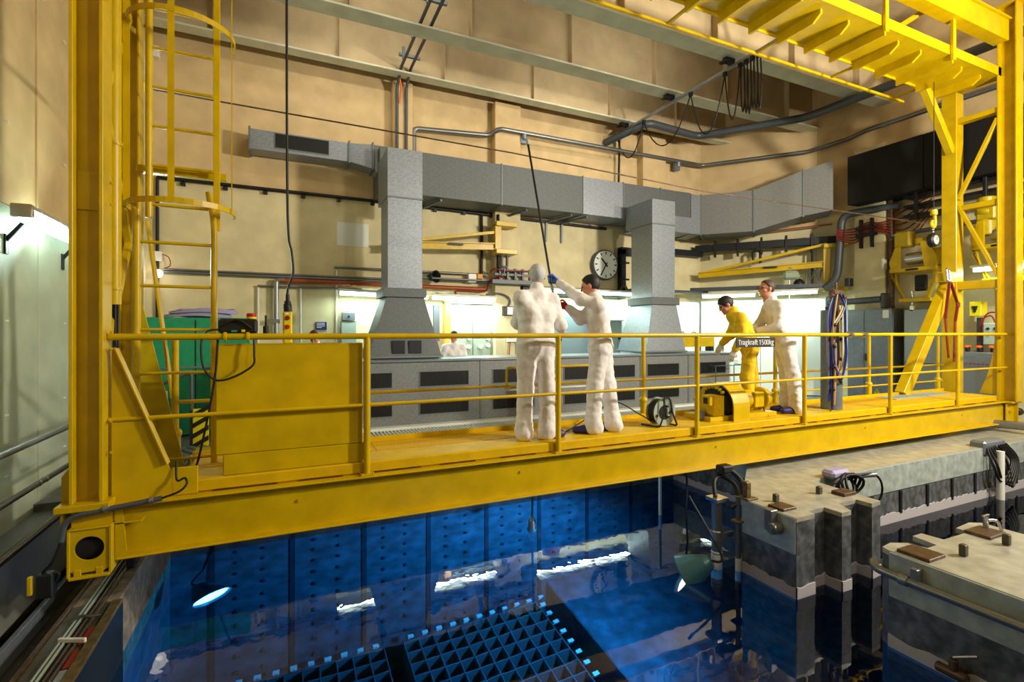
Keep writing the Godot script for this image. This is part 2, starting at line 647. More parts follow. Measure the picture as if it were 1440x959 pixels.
func build_hall() -> void:
	var st := sbox(-2.7, 13.7, 8.4, 8.7, -6.3, 11.6, 0.0)
	solid("ceiling", st, M.ceiling_paint, "cream painted ceiling slab above the plate girders", "ceiling", "", "structure")
	# back wall with its thickness, the slanted corner wall, side walls
	solid("wall_back", sbox(-2.7, 11.4, -1.0, 8.4, 11.2, 11.6, 0.0), M.wall_paint, "tan painted far wall behind the ducts and the clock", "wall", "", "structure")
	part("upper_coat", sbox(-2.33, 11.31, 3.93, 8.4, 11.194, 11.2, 0.0), M.wall_tan, get_node("wall_back"), "tan upper coat of paint")
	st = new_st()
	slab(st, [Vector2(11.3, 11.2), Vector2(13.2, 8.9), Vector2(13.55, 9.15), Vector2(11.5, 11.6)], -1.0, 8.4)
	var wc := solid("wall_corner", st, M.wall_paint, "slanted cream wall across the hall corner behind the two watching men", "wall", "", "structure")
	st = new_st()
	slab(st, [Vector2(11.295, 11.195), Vector2(13.195, 8.895), Vector2(13.2, 8.9), Vector2(11.3, 11.2)], 3.93, 8.4)
	part("upper_coat", st, M.wall_tan, wc, "tan upper coat of paint")
	solid("wall_right", sbox(13.2, 13.6, -7.0, 8.4, -6.3, 9.2, 0.0), M.wall_paint, "cream side wall behind the grey cabinets and the yellow hoists", "wall", "", "structure")
	part("upper_coat", sbox(13.194, 13.2, 3.93, 8.4, -6.3, 8.9, 0.0), M.wall_tan, get_node("wall_right"), "tan upper coat of paint")
	var left := solid("wall_left", sbox(-2.7, -2.33, -7.0, 8.4, -6.3, 11.4, 0.0), M.wall_paint, "panel-clad side wall beside the yellow column with a tube lamp", "wall", "", "structure")
	solid("wall_front", sbox(-2.7, 13.6, -7.0, 8.4, -6.6, -6.3, 0.0), M.wall_paint, "tan wall at the near end of the hall", "wall", "", "structure")
	# cladding sheets on the left wall: pale below the lamp, tan above
	for i in 6:
		var w0 := 1.4 + 1.3 * i
		var top := i * 1.3 + 1.4 + 1.3
		part("cladding_panel", sbox(-2.34, -2.30 - 0.003 * (i % 2), 2.26, 8.4, w0 + 0.004, top - 0.004, 0.003), M.wall_panel_upper, left)
		part("cladding_panel", sbox(-2.34, -2.285, -0.74, 2.25, w0 + 0.004, top - 0.004, 0.003), M.wall_panel_lower, left)
		st = new_st()
		for y in [-0.2, 0.35, 1.2, 3.0, 4.4, 5.5, 6.4]:
			for dw in [0.05, 0.09]:
				ball(st, P(-2.283, y, w0 + 0.6 + dw), Vector3(0.008, 0.012, 0.012), 6)
		part("screw_heads", st, M.white_plastic, left).set_meta("kind", "stuff")
	# cover strip between two sheets, chipped paint
	part("joint_strip", sbox(-2.31, -2.285, 2.3, 8.3, 6.59, 6.61, 0.004), M.wall_tan, left, "yellowed joint strip between two sheets")
	part("joint_strip", sbox(-2.29, -2.275, -0.7, 2.2, 6.588, 6.612, 0.004), M.wall_panel_lower, left)
	# plate girders under the ceiling
	for g in [[7.06, 7.43, "nearest the camera"], [8.81, 9.19, "between the other two"], [10.54, 10.82, "closest to the far wall"]]:
		var wm: float = (g[0] + g[1]) / 2
		var gd := thing("ceiling_girder", P(5.4, 6.6, wm), "pale grey-green ceiling girder, the one " + g[2], "girder", "ceiling girders")
		gd.set_meta("kind", "structure")
		part("bottom_flange", sbox(-2.3, 13.2, 6.6, 6.64, g[0], g[1], 0.006), M.girder_paint, gd)
		if g[0] < 10.0:
			for lx in [1.6, 6.4]:
				var bl := thing("girder_lamp", P(lx, 6.9, wm + 0.1), "warm lamp strip on the hidden back of the girder, %s, %s half" % [g[2], "left" if lx < 4 else "right"], "lamp", "girder lamp strips")
				part("housing", sbox(lx - 1.5, lx + 1.5, 6.86, 7.02, wm + 0.015, wm + 0.09, 0.01), M.cabinet_grey, bl)
				part("diffuser", sbox(lx - 1.45, lx + 1.45, 6.89, 6.99, wm + 0.09, wm + 0.10, 0.0), M.bay_glow, bl)
				area_light("girder_lamp_light", P(lx, 6.94, wm + 0.115), Vector3(0, 0, -1), Vector2(2.9, 0.1), WARM, 2.0)
		part("web", sbox(-2.3, 13.2, 6.64, 8.4, wm - 0.015, wm + 0.015, 0.0), M.ceiling_paint, gd)
		for k in 7:
			var x := -1.2 + 2.2 * k
			st = new_st()
			hb(st, x - 0.008, x + 0.008, 6.64, 8.4, g[0] + 0.03, wm)
			if k % 2 == 1: upright(st, [Vector2(x, 6.64), Vector2(x + 0.75, 6.64), Vector2(x, 7.5)], wm - 0.04, wm - 0.02)
			part("stiffener", st, M.ceiling_paint, gd)
	# pilasters of the far wall
	for p in [[2.15, 2.57, "behind the left chimney"], [4.55, 5.22, "that carries the red display box"], [8.95, 9.75, "behind the right chimney"]]:
		var pl := solid("pilaster", sbox(p[0], p[1], -0.62, 6.6, 10.95, 11.2, 0.012), M.wall_paint, "cream wall pilaster " + p[2], "pilaster", "", "structure")
		part("upper_coat", sbox(p[0] - 0.003, p[1] + 0.003, 3.93, 6.6, 10.945, 11.18, 0.012), M.wall_tan, pl, "tan upper coat of paint")
	# pilaster of the right wall, fully cream, with a dark recess beyond it
	solid("pilaster", sbox(12.9, 13.2, -0.62, 5.6, 7.05, 7.75, 0.012), M.wall_paint, "cream wall pilaster above the grey switch cabinet", "pilaster", "", "structure")
	# hall floodlights (out of the frame) around the area lights
	var spots := ["above the near right side", "above the near middle", "in the near right corner"]
	for i in BAYS.size():
		var f: Array = BAYS[i]
		var lamp := thing("hall_floodlight_housing", f[0], "warm square floodlight under the ceiling " + spots[i], "lamp", "hall floodlights")
		var z: Vector3 = -(f[1] as Vector3).normalized()
		var x0 := Vector3.UP.cross(z).normalized()
		var xf := Transform3D(Basis(x0, z.cross(x0), z), f[0])
		st = new_st()
		box(st, Vector3(-0.34, -0.27, 0.02), Vector3(0.34, 0.27, 0.16), 0.02, xf)
		tube(st, [f[0] + z * 0.1, Vector3(f[0].x, 8.4, f[0].z)], 0.03, 8)
		part("housing", st, M.cabinet_grey, lamp)
		st = new_st()
		box(st, Vector3(-0.30, -0.225, 0.005), Vector3(0.30, 0.225, 0.018), 0.0, xf)
		part("lens", st, M.bay_glow, lamp)
	# floor beyond the pool, with the grating in front of the bench
	st = new_st()
	slab(st, [Vector2(-2.33, 6.5), Vector2(13.2, 6.5), Vector2(13.2, 8.9), Vector2(11.3, 11.2), Vector2(-2.33, 11.2)], -1.02, -0.66)
	slab(st, [Vector2(-2.33, 8.74), Vector2(11.0, 8.74), Vector2(11.0, 11.2), Vector2(-2.33, 11.2)], -0.66, -0.62)
	slab(st, [Vector2(-2.33, 6.5), Vector2(13.2, 6.5), Vector2(13.2, 7.5), Vector2(-2.33, 7.5)], -0.66, -0.62)
	slab(st, [Vector2(10.4, 7.5), Vector2(13.2, 7.5), Vector2(13.2, 8.9), Vector2(11.3, 11.2), Vector2(10.4, 11.2)], -0.66, -0.618)
	var fl := solid("floor", st, M.concrete_floor, "grey hall floor between the pool and the far wall", "floor", "", "structure")
	st = new_st()
	var x := -2.0
	while x < 10.4:
		hb(st, x, x + 0.028, -0.65, -0.605, 7.5, 8.74)
		x += 0.062
	part("grating_bed", sbox(-2.0, 10.4, -0.67, -0.655, 7.5, 8.74, 0.0), M.grille_black, fl)
	part("grating_bars", st, M.white_panel, fl, "steel floor grating of close parallel bars").set_meta("kind", "stuff")
	st = new_st()
	for w in [7.52, 7.9, 8.3, 8.7]:
		hb(st, -2.0, 10.4, -0.648, -0.616, w, w + 0.012)
	part("grating_cross_bars", st, M.stainless, fl).set_meta("kind", "stuff")


# ---------------------------------------------------------------- the pool

const WATER := -1.37
const CASTLE := [Vector2(4.30, 3.70), Vector2(4.30, 3.095), Vector2(4.555, 3.095), Vector2(4.58, 3.177), Vector2(4.82, 3.177), Vector2(4.82, 3.007), Vector2(4.96, 3.007), Vector2(5.06, 3.19), Vector2(5.345, 3.19), Vector2(5.355, 3.045), Vector2(5.52, 3.06), Vector2(5.56, 3.83)]
const GATE := [Vector2(5.72, -2.0), Vector2(5.72, 2.33), Vector2(5.62, 2.38), Vector2(5.36, 2.36), Vector2(5.36, 2.27), Vector2(4.97, 2.27), Vector2(4.95, 2.42), Vector2(4.82, 2.42), Vector2(4.79, 2.235), Vector2(4.66, 2.235), Vector2(4.62, 2.36), Vector2(4.50, 2.42), Vector2(4.36, 2.40), Vector2(4.33, 2.34), Vector2(4.33, -2.0)]


# salt line along a run of wall: a ragged crust a few centimetres high that stands proud of the steel
func crust(st: SurfaceTool, run: Array, outside: float, y0: float, y1: float, seed_no: int) -> void:
	var rng := RandomNumberGenerator.new()
	rng.seed = seed_no
	st.set_smooth_group(-1)
	for i in run.size() - 1:
		var a: Vector2 = run[i]
		var b: Vector2 = run[i + 1]
		var nv := Vector2(b.y - a.y, a.x - b.x).normalized() * outside
		var n := maxi(1, int(a.distance_to(b) / 0.045))
		var last := y1 + rng.randf_range(-0.012, 0.012)
		for k in n:
			var p := a.lerp(b, float(k) / n) + nv
			var q := a.lerp(b, float(k + 1) / n) + nv
			var nxt := y1 + rng.randf_range(-0.014, 0.016)
			face(st, [P(p.x, y0, p.y), P(q.x, y0, q.y), P(q.x, nxt, q.y), P(p.x, last, p.y)], Vector3(nv.x, 0, -nv.y))
			var pi := p - nv * 1.4
			var qi := q - nv * 1.4
			face(st, [P(p.x, last, p.y), P(q.x, nxt, q.y), P(qi.x, nxt + 0.004, qi.y), P(pi.x, last + 0.004, pi.y)], Vector3.UP)
			last = nxt


func build_pool() -> void:
	var st := sbox(-1.5, 13.3, -6.8, -6.5, -3.2, 6.9, 0.0)
	solid("pool_floor", st, M.liner, "steel-lined floor of the deep pool under the racks", "pool floor", "", "structure")
	# far wall of the pool
	var fw := solid("wall_pool_far", sbox(-1.5, 6.2, -6.5, -0.63, 6.5, 6.9, 0.0), M.liner, "steel-lined far side of the pool behind the racks", "pool wall", "", "structure")
	for k in 8:
		var sx := -0.75 + 0.83 * k
		part("weld_strip", sbox(sx - 0.03, sx + 0.03, -6.4, -0.8, 6.485, 6.5, 0.003), M.liner_seam, fw)
		st = new_st()
		for j in 14:
			for dx in [0.24, 0.52]:
				ball(st, P(sx + dx, -1.5 - 0.30 * j, 6.495), Vector3(0.035, 0.05, 0.02), 6)
		part("anchor_heads", st, M.liner_seam, fw).set_meta("kind", "stuff")
	solid("wall_pool_near", sbox(-1.5, 13.3, -6.5, -0.62, -3.4, -3.0, 0.0), M.liner, "steel-lined near side of the pool", "pool wall", "", "structure")
	# left wall: concrete sill above, liner below
	var lw := solid("wall_pool_left", sbox(-1.6, -1.145, -6.5, -1.7, -3.2, 6.6, 0.0), M.liner, "steel-lined side of the pool below the crane rail", "pool wall", "", "structure")
	part("concrete_sill", sbox(-1.47, -1.14, -1.75, -0.93, 4.68, 6.6, 0.01), M.sill_concrete, lw, "bare concrete sill along the water")
	part("concrete_sill", sbox(-1.47, -1.145, -1.75, -0.95, -3.2, 4.68, 0.01), M.sill_concrete, lw)
	# right side of the pool: coping, slotted pier and gate
	var pier := thing("pool_pier", P(5.0, -6.5, 3.8), "slotted concrete and steel pier end with notched corner, under the bridge", "pier")
	pier.set_meta("kind", "structure")
	var rim: Array = CASTLE.duplicate()
	rim.append_array([Vector2(13.2, 3.83), Vector2(13.2, 6.52), Vector2(5.95, 6.52), Vector2(5.95, 5.0), Vector2(5.0, 4.25)])
	st = new_st()
	slab(st, rim, -6.5, -0.66)
	part("pier_body", st, M.stained_steel, pier, "blue-grey stained steel sides of the pier")
	st = new_st()
	slab(st, rim, -0.66, -0.62)
	part("coping", st, M.coping_top, pier, "smooth sand-grey coping on top")
	part("painted_face", sbox(4.285, 4.302, -0.96, -0.625, 3.10, 3.69, 0.004), M.coping_face, pier, "pale painted upper face")
	part("painted_face", sbox(5.57, 11.1, -0.96, -0.625, 3.815, 3.832, 0.004), M.coping_face, pier, "pale painted upper face")
	part("bulkhead", sbox(5.935, 5.952, -0.98, -0.625, 5.0, 6.5, 0.004), M.coping_face, pier)
	st = new_st()
	crust(st, CASTLE, 0.010, -1.42, -1.27, 5)
	crust(st, [Vector2(5.56, 3.83), Vector2(13.1, 3.83)], 0.010, -1.42, -1.25, 6)
	crust(st, [Vector2(5.95, 6.5), Vector2(5.95, 5.0), Vector2(5.0, 4.25), Vector2(4.3, 3.7)], 0.010, -1.42, -1.28, 8)
	part("salt_crust", st, M.salt_crust, pier, "white salt crust along the waterline")
	st = new_st()
	for k in 9:
		var jx := 6.1 + 0.62 * k
		hb(st, jx - 0.025, jx + 0.025, -1.27, -0.97, 3.812, 3.832, 0.004)
	part("cover_strip", st, M.dark_steel, pier)
	# brown lifting plates, lugs and the round fitting on the pier
	part("lug_plate", sbox(4.33, 4.52, -0.62, -0.595, 3.25, 3.42, 0.004), M.brown_steel, pier, "brown lug plate")
	part("lug_plate", sbox(5.30, 5.50, -0.62, -0.585, 3.28, 3.42, 0.004), M.brown_steel, pier, "brown lug plate")
	for a in [[4.50, 3.46], [5.14, 3.44]]:
		st = new_st()
		hb(st, a[0], a[0] + 0.055, -0.62, -0.54, a[1], a[1] + 0.045, 0.006)
		part("lug", st, M.olive_steel, pier)
	st = new_st()
	rod(st, P(4.29, -0.76, 3.26), P(4.17, -0.76, 3.26), 0.055, 8, 0.008)
	rod(st, P(4.29, -0.76, 3.26), P(4.155, -0.76, 3.26), 0.026, 12)
	hb(st, 4.20, 4.29, -0.80, -0.60, 3.28, 3.36, 0.006)
	part("fitting", st, M.pipe_steel, pier, "octagonal steel fitting with a round eye")
	# the second, nearer block with a pipe along it
	var gate := thing("pool_block", P(5.0, -6.5, 1.0), "nearer concrete block with frosted top and a steel pipe along its side", "block")
	gate.set_meta("kind", "structure")
	st = new_st()
	slab(st, GATE, -6.5, -0.66)
	part("block_body", st, M.stained_steel, gate)
	st = new_st()
	slab(st, GATE, -0.66, -0.62)
	part("coping", st, M.coping_top, gate, "pale coping with a wet frosted patch")
	part("painted_face", sbox(4.312, 4.332, -0.97, -0.625, -1.9, 2.33, 0.004), M.coping_face, gate)
	st = new_st()
	crust(st, [Vector2(4.33, 2.34), Vector2(4.33, -2.0)], 0.010, -1.42, -1.28, 11)
	part("salt_crust", st, M.salt_crust, gate)
	st = new_st()
	tube(st, bend([P(4.36, -0.77, 2.47), P(4.26, -0.77, 2.40), P(4.25, -0.77, 2.2), P(4.25, -0.77, -1.9)], 0.06), 0.032, 12)
	part("side_pipe", st, M.pipe_steel, gate, "grey pipe clamped along the side")
	st = new_st()
	rod(st, P(4.25, -0.77, 2.22), P(4.25, -0.77, 2.16), 0.042, 12, 0.004)
	hb(st, 4.24, 4.33, -0.80, -0.66, 2.10, 2.15, 0.004)
	part("pipe_clamp", st, M.stainless, gate)
	part("lug_plate", sbox(4.36, 4.58, -0.62, -0.595, 2.08, 2.30, 0.004), M.brown_steel, gate, "rusty lug plate")
	part("lug_plate", sbox(5.30, 5.56, -0.62, -0.595, 2.10, 2.28, 0.004), M.brown_steel, gate, "rusty lug plate")
	for a in [[4.72, 2.02], [5.28, 1.98]]:
		st = new_st()
		hb(st, a[0], a[0] + 0.05, -0.62, -0.53, a[1], a[1] + 0.045, 0.006)
		rod(st, P(a[0] - 0.001, -0.565, a[1] + 0.02), P(a[0] - 0.004, -0.565, a[1] + 0.02), 0.014, 8)
		part("lug", st, M.olive_steel, gate)
	st = new_st()
	rod(st, P(5.52, -0.62, 2.22), P(5.52, -0.50, 2.22), 0.022, 8)
	tube(st, bend([P(5.52, -0.53, 2.22), P(5.62, -0.53, 2.18), P(5.64, -0.62, 2.16)], 0.04), 0.013, 8)
	bar(st, P(5.47, -0.49, 2.22), P(5.57, -0.49, 2.22), 0.02, 0.02)
	part("tap", st, M.chrome, gate, "small steel tap")
	# valves at the lower edge of the block
	var vt := thing("valve", P(4.2, -1.25, 1.9), "brass-toned shut-off valve with a lever on the side of the nearer block", "valve")
	st = new_st()
	rod(st, P(4.24, -1.28, 1.80), P(4.24, -1.28, 1.98), 0.035, 10, 0.006)
	rod(st, P(4.24, -1.30, 1.88), P(4.24, -1.18, 1.88), 0.028, 10, 0.006)
	hb(st, 4.24, 4.34, -1.31, -1.26, 1.84, 1.92, 0.004)
	part("body", st, M.brown_steel, vt)
	part("lever", stube([P(4.24, -1.17, 1.88), P(4.27, -1.10, 1.76)], 0.013), M.chrome, vt)
	# shelf of the pool right of the racks
	solid("pool_shelf", sbox(3.52, 6.1, -6.5, -4.05, 0.5, 6.5, 0.02), M.liner, "lit steel-lined ledge under water beside the racks", "ledge", "", "structure")
	# racks: lattice of cells with numbered tags on two edges
	rack(1.33, 10, 6.12, 9, 5, "right-hand fuel rack of square cells with numbered tags on two edges, under water", true)
	rack(1.09 - 0.182 * 9, 9, 6.12, 9, 1, "left-hand fuel rack of square cells with numbered tags on its far edge, under water", false)
	# the water itself
	var pm := PlaneMesh.new()
	pm.size = Vector2(14.4, 9.55)
	var o := MeshInstance3D.new()
	o.mesh = pm
	o.material_override = M.water
	o.name = "water"
	o.position = Vector3(6.05, WATER, -1.75)
	add_child(o, true)
	tag(o, "clear deep blue water of the pool mirroring the lamps", "water", "", "stuff")
	# underwater lamps
	pool_lamp(P(-0.66, -1.75, 5.74), Vector3(0.50, -0.30, 0.80), "bright underwater floodlight glowing near the left side of the pool", 4.5, 60.0)
	pool_lamp(P(3.70, -1.35, 3.87), Vector3(-0.60, -0.56, -0.56), "pale conical lamp half out of the water beside the pier", 34.0, 76.0)
	pool_lamp(P(1.9, -2.0, 1.0), Vector3(0.05, -0.42, -0.9), "underwater floodlight at the near end of the pool, aimed at the racks", 3.2, 62.0)
	# pipes and cables that hang into the water at the pier
	var ps := thing("pump_stand", P(4.2, -0.62, 3.85), "upright skimmer pipes with clamps and dark hoses on the pier's corner", "pump")
	st = new_st()
	rod(st, P(4.12, -1.31, 3.86), P(4.12, -0.66, 3.86), 0.052, 14, 0.004)
	part("standpipe", st, M.pipe_steel, ps, "thick grey standpipe")
	st = new_st()
	rod(st, P(4.12, -1.6, 3.86), P(4.12, -1.22, 3.86), 0.056, 14, 0.004)
	rod(st, P(4.12, -1.21, 3.86), P(4.12, -1.19, 3.86), 0.058, 14, 0.004)
	part("intake", st, M.white_plastic, ps, "white intake end")
	st = new_st()
	rod(st, P(4.12, -1.08, 3.86), P(4.12, -0.97, 3.86), 0.066, 14, 0.01)
	hb(st, 4.12, 4.30, -1.05, -1.00, 3.80, 3.84, 0.004)
	part("clamp", st, M.chrome, ps)
	part("top_flange", sbox(4.05, 4.22, -0.67, -0.63, 3.79, 3.95, 0.004), M.chrome, ps)
	st = new_st()
	rod(st, P(4.27, -1.45, 3.72), P(4.27, -0.60, 3.72), 0.024, 10)
	part("thin_pipe", st, M.pipe_steel, ps)
	part("thin_pipe", stube([P(4.27, -1.6, 3.72), P(4.27, -1.24, 3.72)], 0.028), M.white_plastic, ps)
	part("bracket", sbox(4.20, 4.34, -0.86, -0.84, 3.66, 3.76, 0.003), M.brass_plate, ps)
	st = new_st()
	hb(st, 4.27, 4.42, -0.62, -0.60, 3.60, 3.74, 0.003)
	hb(st, 4.30, 4.37, -0.60, -0.44, 3.64, 3.70, 0.01)
	part("bracket", st, M.brass_plate, ps)
	st = new_st()
	tube(st, spline([P(4.12, -0.63, 3.88), P(4.18, -0.5, 3.95), P(4.30, -0.46, 3.98), P(4.42, -0.55, 3.9), P(4.30, -0.66, 3.75), P(4.2, -0.72, 3.75)]), 0.022, 7)
	tube(st, spline([P(4.25, -0.42, 3.98), P(4.36, -0.38, 3.95), P(4.44, -0.48, 3.84), P(4.36, -0.6, 3.72)]), 0.028, 7)
	hb(st, 4.26, 4.42, -0.42, -0.34, 3.90, 4.02, 0.015)
	part("hose", st, M.black_rubber, ps)
	tag(part("hanging_cable", stube(spline([P(4.35, -0.2, 4.6), P(4.42, -0.7, 4.6), P(4.36, -1.1, 4.55), P(4.38, -1.8, 4.5)]), 0.012), M.black_rubber, self), "black cable hanging from the bridge into the water left of the pier", "cable")
	tag(part("sounding_pipe", stube([P(4.62, -0.62, 5.3), P(4.62, -1.9, 5.3)], 0.022), M.white_plastic, self), "thin white pipe standing in the water under the bridge", "pipe")
	# coiled pump bag on the coping and the hoses at its far end
	var cb := thing("cable_bundle", P(6.0, -0.62, 3.62), "coiled black cables with a violet clamp hanging on the coping behind the notched pier", "cables")
	st = new_st()
	for k in 5:
		var pts := []
		for j in 19:
			var a := TAU * j / 18.0
			pts.append(P(5.92 + 0.15 * cos(a) + 0.02 * k, -0.68 + 0.13 * sin(a), 3.66 + 0.03 * sin(a * 2 + k) - 0.012 * k))
		tube(st, pts, 0.017, 6)
	part("coil", st, M.black_rubber, cb)
	st = new_st()
	tube(st, spline([P(5.98, -0.62, 3.66), P(6.25, -0.56, 3.58), P(6.5, -0.68, 3.6), P(6.62, -0.9, 3.66), P(6.45, -1.08, 3.7), P(6.2, -1.05, 3.74)]), 0.013, 6)
	part("loose_end", st, M.black_rubber, cb)
	st = new_st()
	hb(st, 5.78, 6.1, -0.62, -0.52, 3.70, 3.86, 0.03)
	part("clamp", st, M.cable_lilac, cb, "pale violet clamp")
	st = new_st()
	rod(st, P(6.02, -0.60, 3.68), P(6.34, -0.58, 3.56), 0.028, 8, 0.006)
	part("plug", st, M.stainless, cb)
	var cc := thing("cable_bundle", P(9.6, -0.62, 3.7), "looped black cables and a white drain pipe at the far end of the coping", "cables")
	st = new_st()
	for k in 5:
		tube(st, spline([P(9.45 + 0.05 * k, -0.58, 3.8), P(9.42 + 0.1 * k, -0.85, 3.7), P(9.6 + 0.08 * k, -1.1 - 0.03 * k, 3.68), P(9.95 + 0.05 * k, -0.85, 3.7), P(9.75 + 0.06 * k, -0.6, 3.78)]), 0.018, 6)
	part("coil", st, M.black_rubber, cc)
	st = new_st()
	rod(st, P(9.62, -1.5, 3.7), P(9.62, -0.66, 3.7), 0.05, 10)
	part("drain_pipe", st, M.white_plastic, cc)
	part("mounting_box", sbox(9.4, 10.0, -0.74, -0.52, 3.78, 3.98, 0.03), M.cabinet_grey, cc)
	st = new_st()
	tube(st, bend([P(11.35, -1.5, 3.75), P(11.35, -0.48, 3.75), P(11.25, -0.50, 4.7)], 0.25, 8), 0.07, 12)
	rod(st, P(11.35, -0.80, 3.75), P(11.35, -0.77, 3.75), 0.10, 14, 0.01)
	solid("overflow_pipe", st, M.stainless, "thick bright elbow pipe coming down at the far end of the coping", "pipe")


func rack(x0: float, nx: int, w1: float, nw: int, first: int, label: String, right_tags: bool) -> void:
	var pitch := 0.182
	var rk := thing("fuel_rack", P(x0 + pitch * nx / 2, -6.5, w1 - pitch * nw / 2), label, "rack", "fuel racks under water")
	var x1 := x0 + pitch * nx
	var w0 := w1 - pitch * nw
	for i in nx + 1:
		var dx := x0 + pitch * i
		part("divider_rim", sbox(dx - 0.007, dx + 0.007, -4.02, -4.0, w0, w1, 0.002), M.rack_steel, part("divider", sbox(dx - 0.006, dx + 0.006, -5.2, -4.02, w0, w1, 0.0), M.rack_steel, rk))
	for j in nw + 1:
		var dw := w0 + pitch * j
		part("divider_rim", sbox(x0, x1, -4.022, -4.002, dw - 0.007, dw + 0.007, 0.002), M.rack_steel, part("divider", sbox(x0, x1, -5.2, -4.022, dw - 0.006, dw + 0.006, 0.0), M.rack_steel, rk))
	part("rack_base", sbox(x0 - 0.02, x1 + 0.02, -6.5, -5.2, w0 - 0.02, w1 + 0.02, 0.01), M.rack_steel, rk)
	for i in nx + (1 if right_tags else 0):
		var cx := x0 + pitch * (i + 0.5)
		number_tag(rk, P(cx, -4.0, w1 + 0.02), str(first + i))
	if right_tags:
		for j in nw:
			number_tag(rk, P(x1 + 0.05, -4.0, w1 - pitch * (j + 0.7)), char(65 + j))


func number_tag(rk: Node3D, at: Vector3, text: String) -> void:
	var st := new_st()
	box(st, at + Vector3(-0.034, -0.02, -0.034), at + Vector3(0.034, 0.05, -0.014), 0.003)
	box(st, at + Vector3(-0.036, 0.05, -0.036), at + Vector3(0.036, 0.056, 0.02), 0.002)
	part("number_tag", st, M.white_plastic, rk)
	lettering("tag_number", text, 0.05, at + Vector3(0, 0.012, -0.012), Vector3(0, 0, 1), M.sign_black, rk)


func pool_lamp(at: Vector3, towards: Vector3, label: String, energy: float, cone: float) -> void:
	var o := thing("pool_lamp", at, label, "lamp", "")
	var y := -towards.normalized()
	var x := y.cross(Vector3.UP).normalized()
	var xf := Transform3D(Basis(x, y, x.cross(y)), at)
	var st := new_st()
	xf = xf.scaled_local(Vector3.ONE * 1.2)
	lathe(st, [Vector2(0.155, -0.01), Vector2(0.16, 0.0), Vector2(0.075, 0.20), Vector2(0.05, 0.24), Vector2(0.0, 0.25), Vector2(0.0, 0.235), Vector2(0.06, 0.2), Vector2(0.145, 0.0), Vector2(0.155, -0.01)], xf, 20)
	part("shade", st, M.lamp_shade, o, "dark conical shade")
	st = new_st()
	lathe(st, [Vector2(0.0, 0.02), Vector2(0.14, 0.02), Vector2(0.14, 0.035), Vector2(0.0, 0.035)], xf, 20)
	part("lens", st, M.pool_lamp, o, "glowing lens")
	part("lamp_cable", stube(spline([xf * Vector3(0, 0.24, 0), xf * Vector3(0, 0.34, 0), P(at.x + 0.16, -0.62, -at.z + 0.12)]), 0.012, 6), M.black_rubber, o)
	var l := SpotLight3D.new()
	l.name = "pool_spot"
	l.light_color = Color(0.60, 0.95, 1.0)
	l.light_energy = energy
	l.light_size = 0.12
	l.spot_angle = cone
	l.spot_range = 30.0
	l.spot_attenuation = 2.0
	l.spot_angle_attenuation = 0.7
	l.shadow_enabled = true
	add_child(l, true)
	var z := -towards.normalized()
	var xx := Vector3.UP.cross(z).normalized()
	l.transform = Transform3D(Basis(xx, z.cross(xx), z), at + towards.normalized() * 0.24)


# ---------------------------------------------------------------- the yellow service bridge

# flat plate in the x/y plane with a round hole, between w0 and w1
func holed(st: SurfaceTool, x0: float, x1: float, y0: float, y1: float, c: Vector2, r: float, w0: float, w1: float) -> void:
	var n := 32
	var outer := []
	var inner := []
	for k in n:
		var a := TAU * (k + 0.5) / n
		var d := Vector2(cos(a), sin(a))
		var tx := ((x1 if d.x > 0 else x0) - c.x) / d.x
		var ty := ((y1 if d.y > 0 else y0) - c.y) / d.y
		outer.append(c + d * minf(tx, ty))
		inner.append(c + d * r)
	st.set_smooth_group(-1)
	for k in n:
		var j := (k + 1) % n
		for w in [w0, w1]:
			face(st, [P(outer[k].x, outer[k].y, w), P(outer[j].x, outer[j].y, w), P(inner[j].x, inner[j].y, w), P(inner[k].x, inner[k].y, w)], Vector3(0, 0, 1.0 if w == w0 else -1.0))
		var m: Vector2 = (inner[k] + inner[j]) / 2 - c
		face(st, [P(inner[k].x, inner[k].y, w0), P(inner[j].x, inner[j].y, w0), P(inner[j].x, inner[j].y, w1), P(inner[k].x, inner[k].y, w1)], Vector3(-m.x, -m.y, 0))
		m = (outer[k] + outer[j]) / 2 - c
		face(st, [P(outer[k].x, outer[k].y, w0), P(outer[j].x, outer[j].y, w0), P(outer[j].x, outer[j].y, w1), P(outer[k].x, outer[k].y, w1)], Vector3(m.x, m.y, 0))


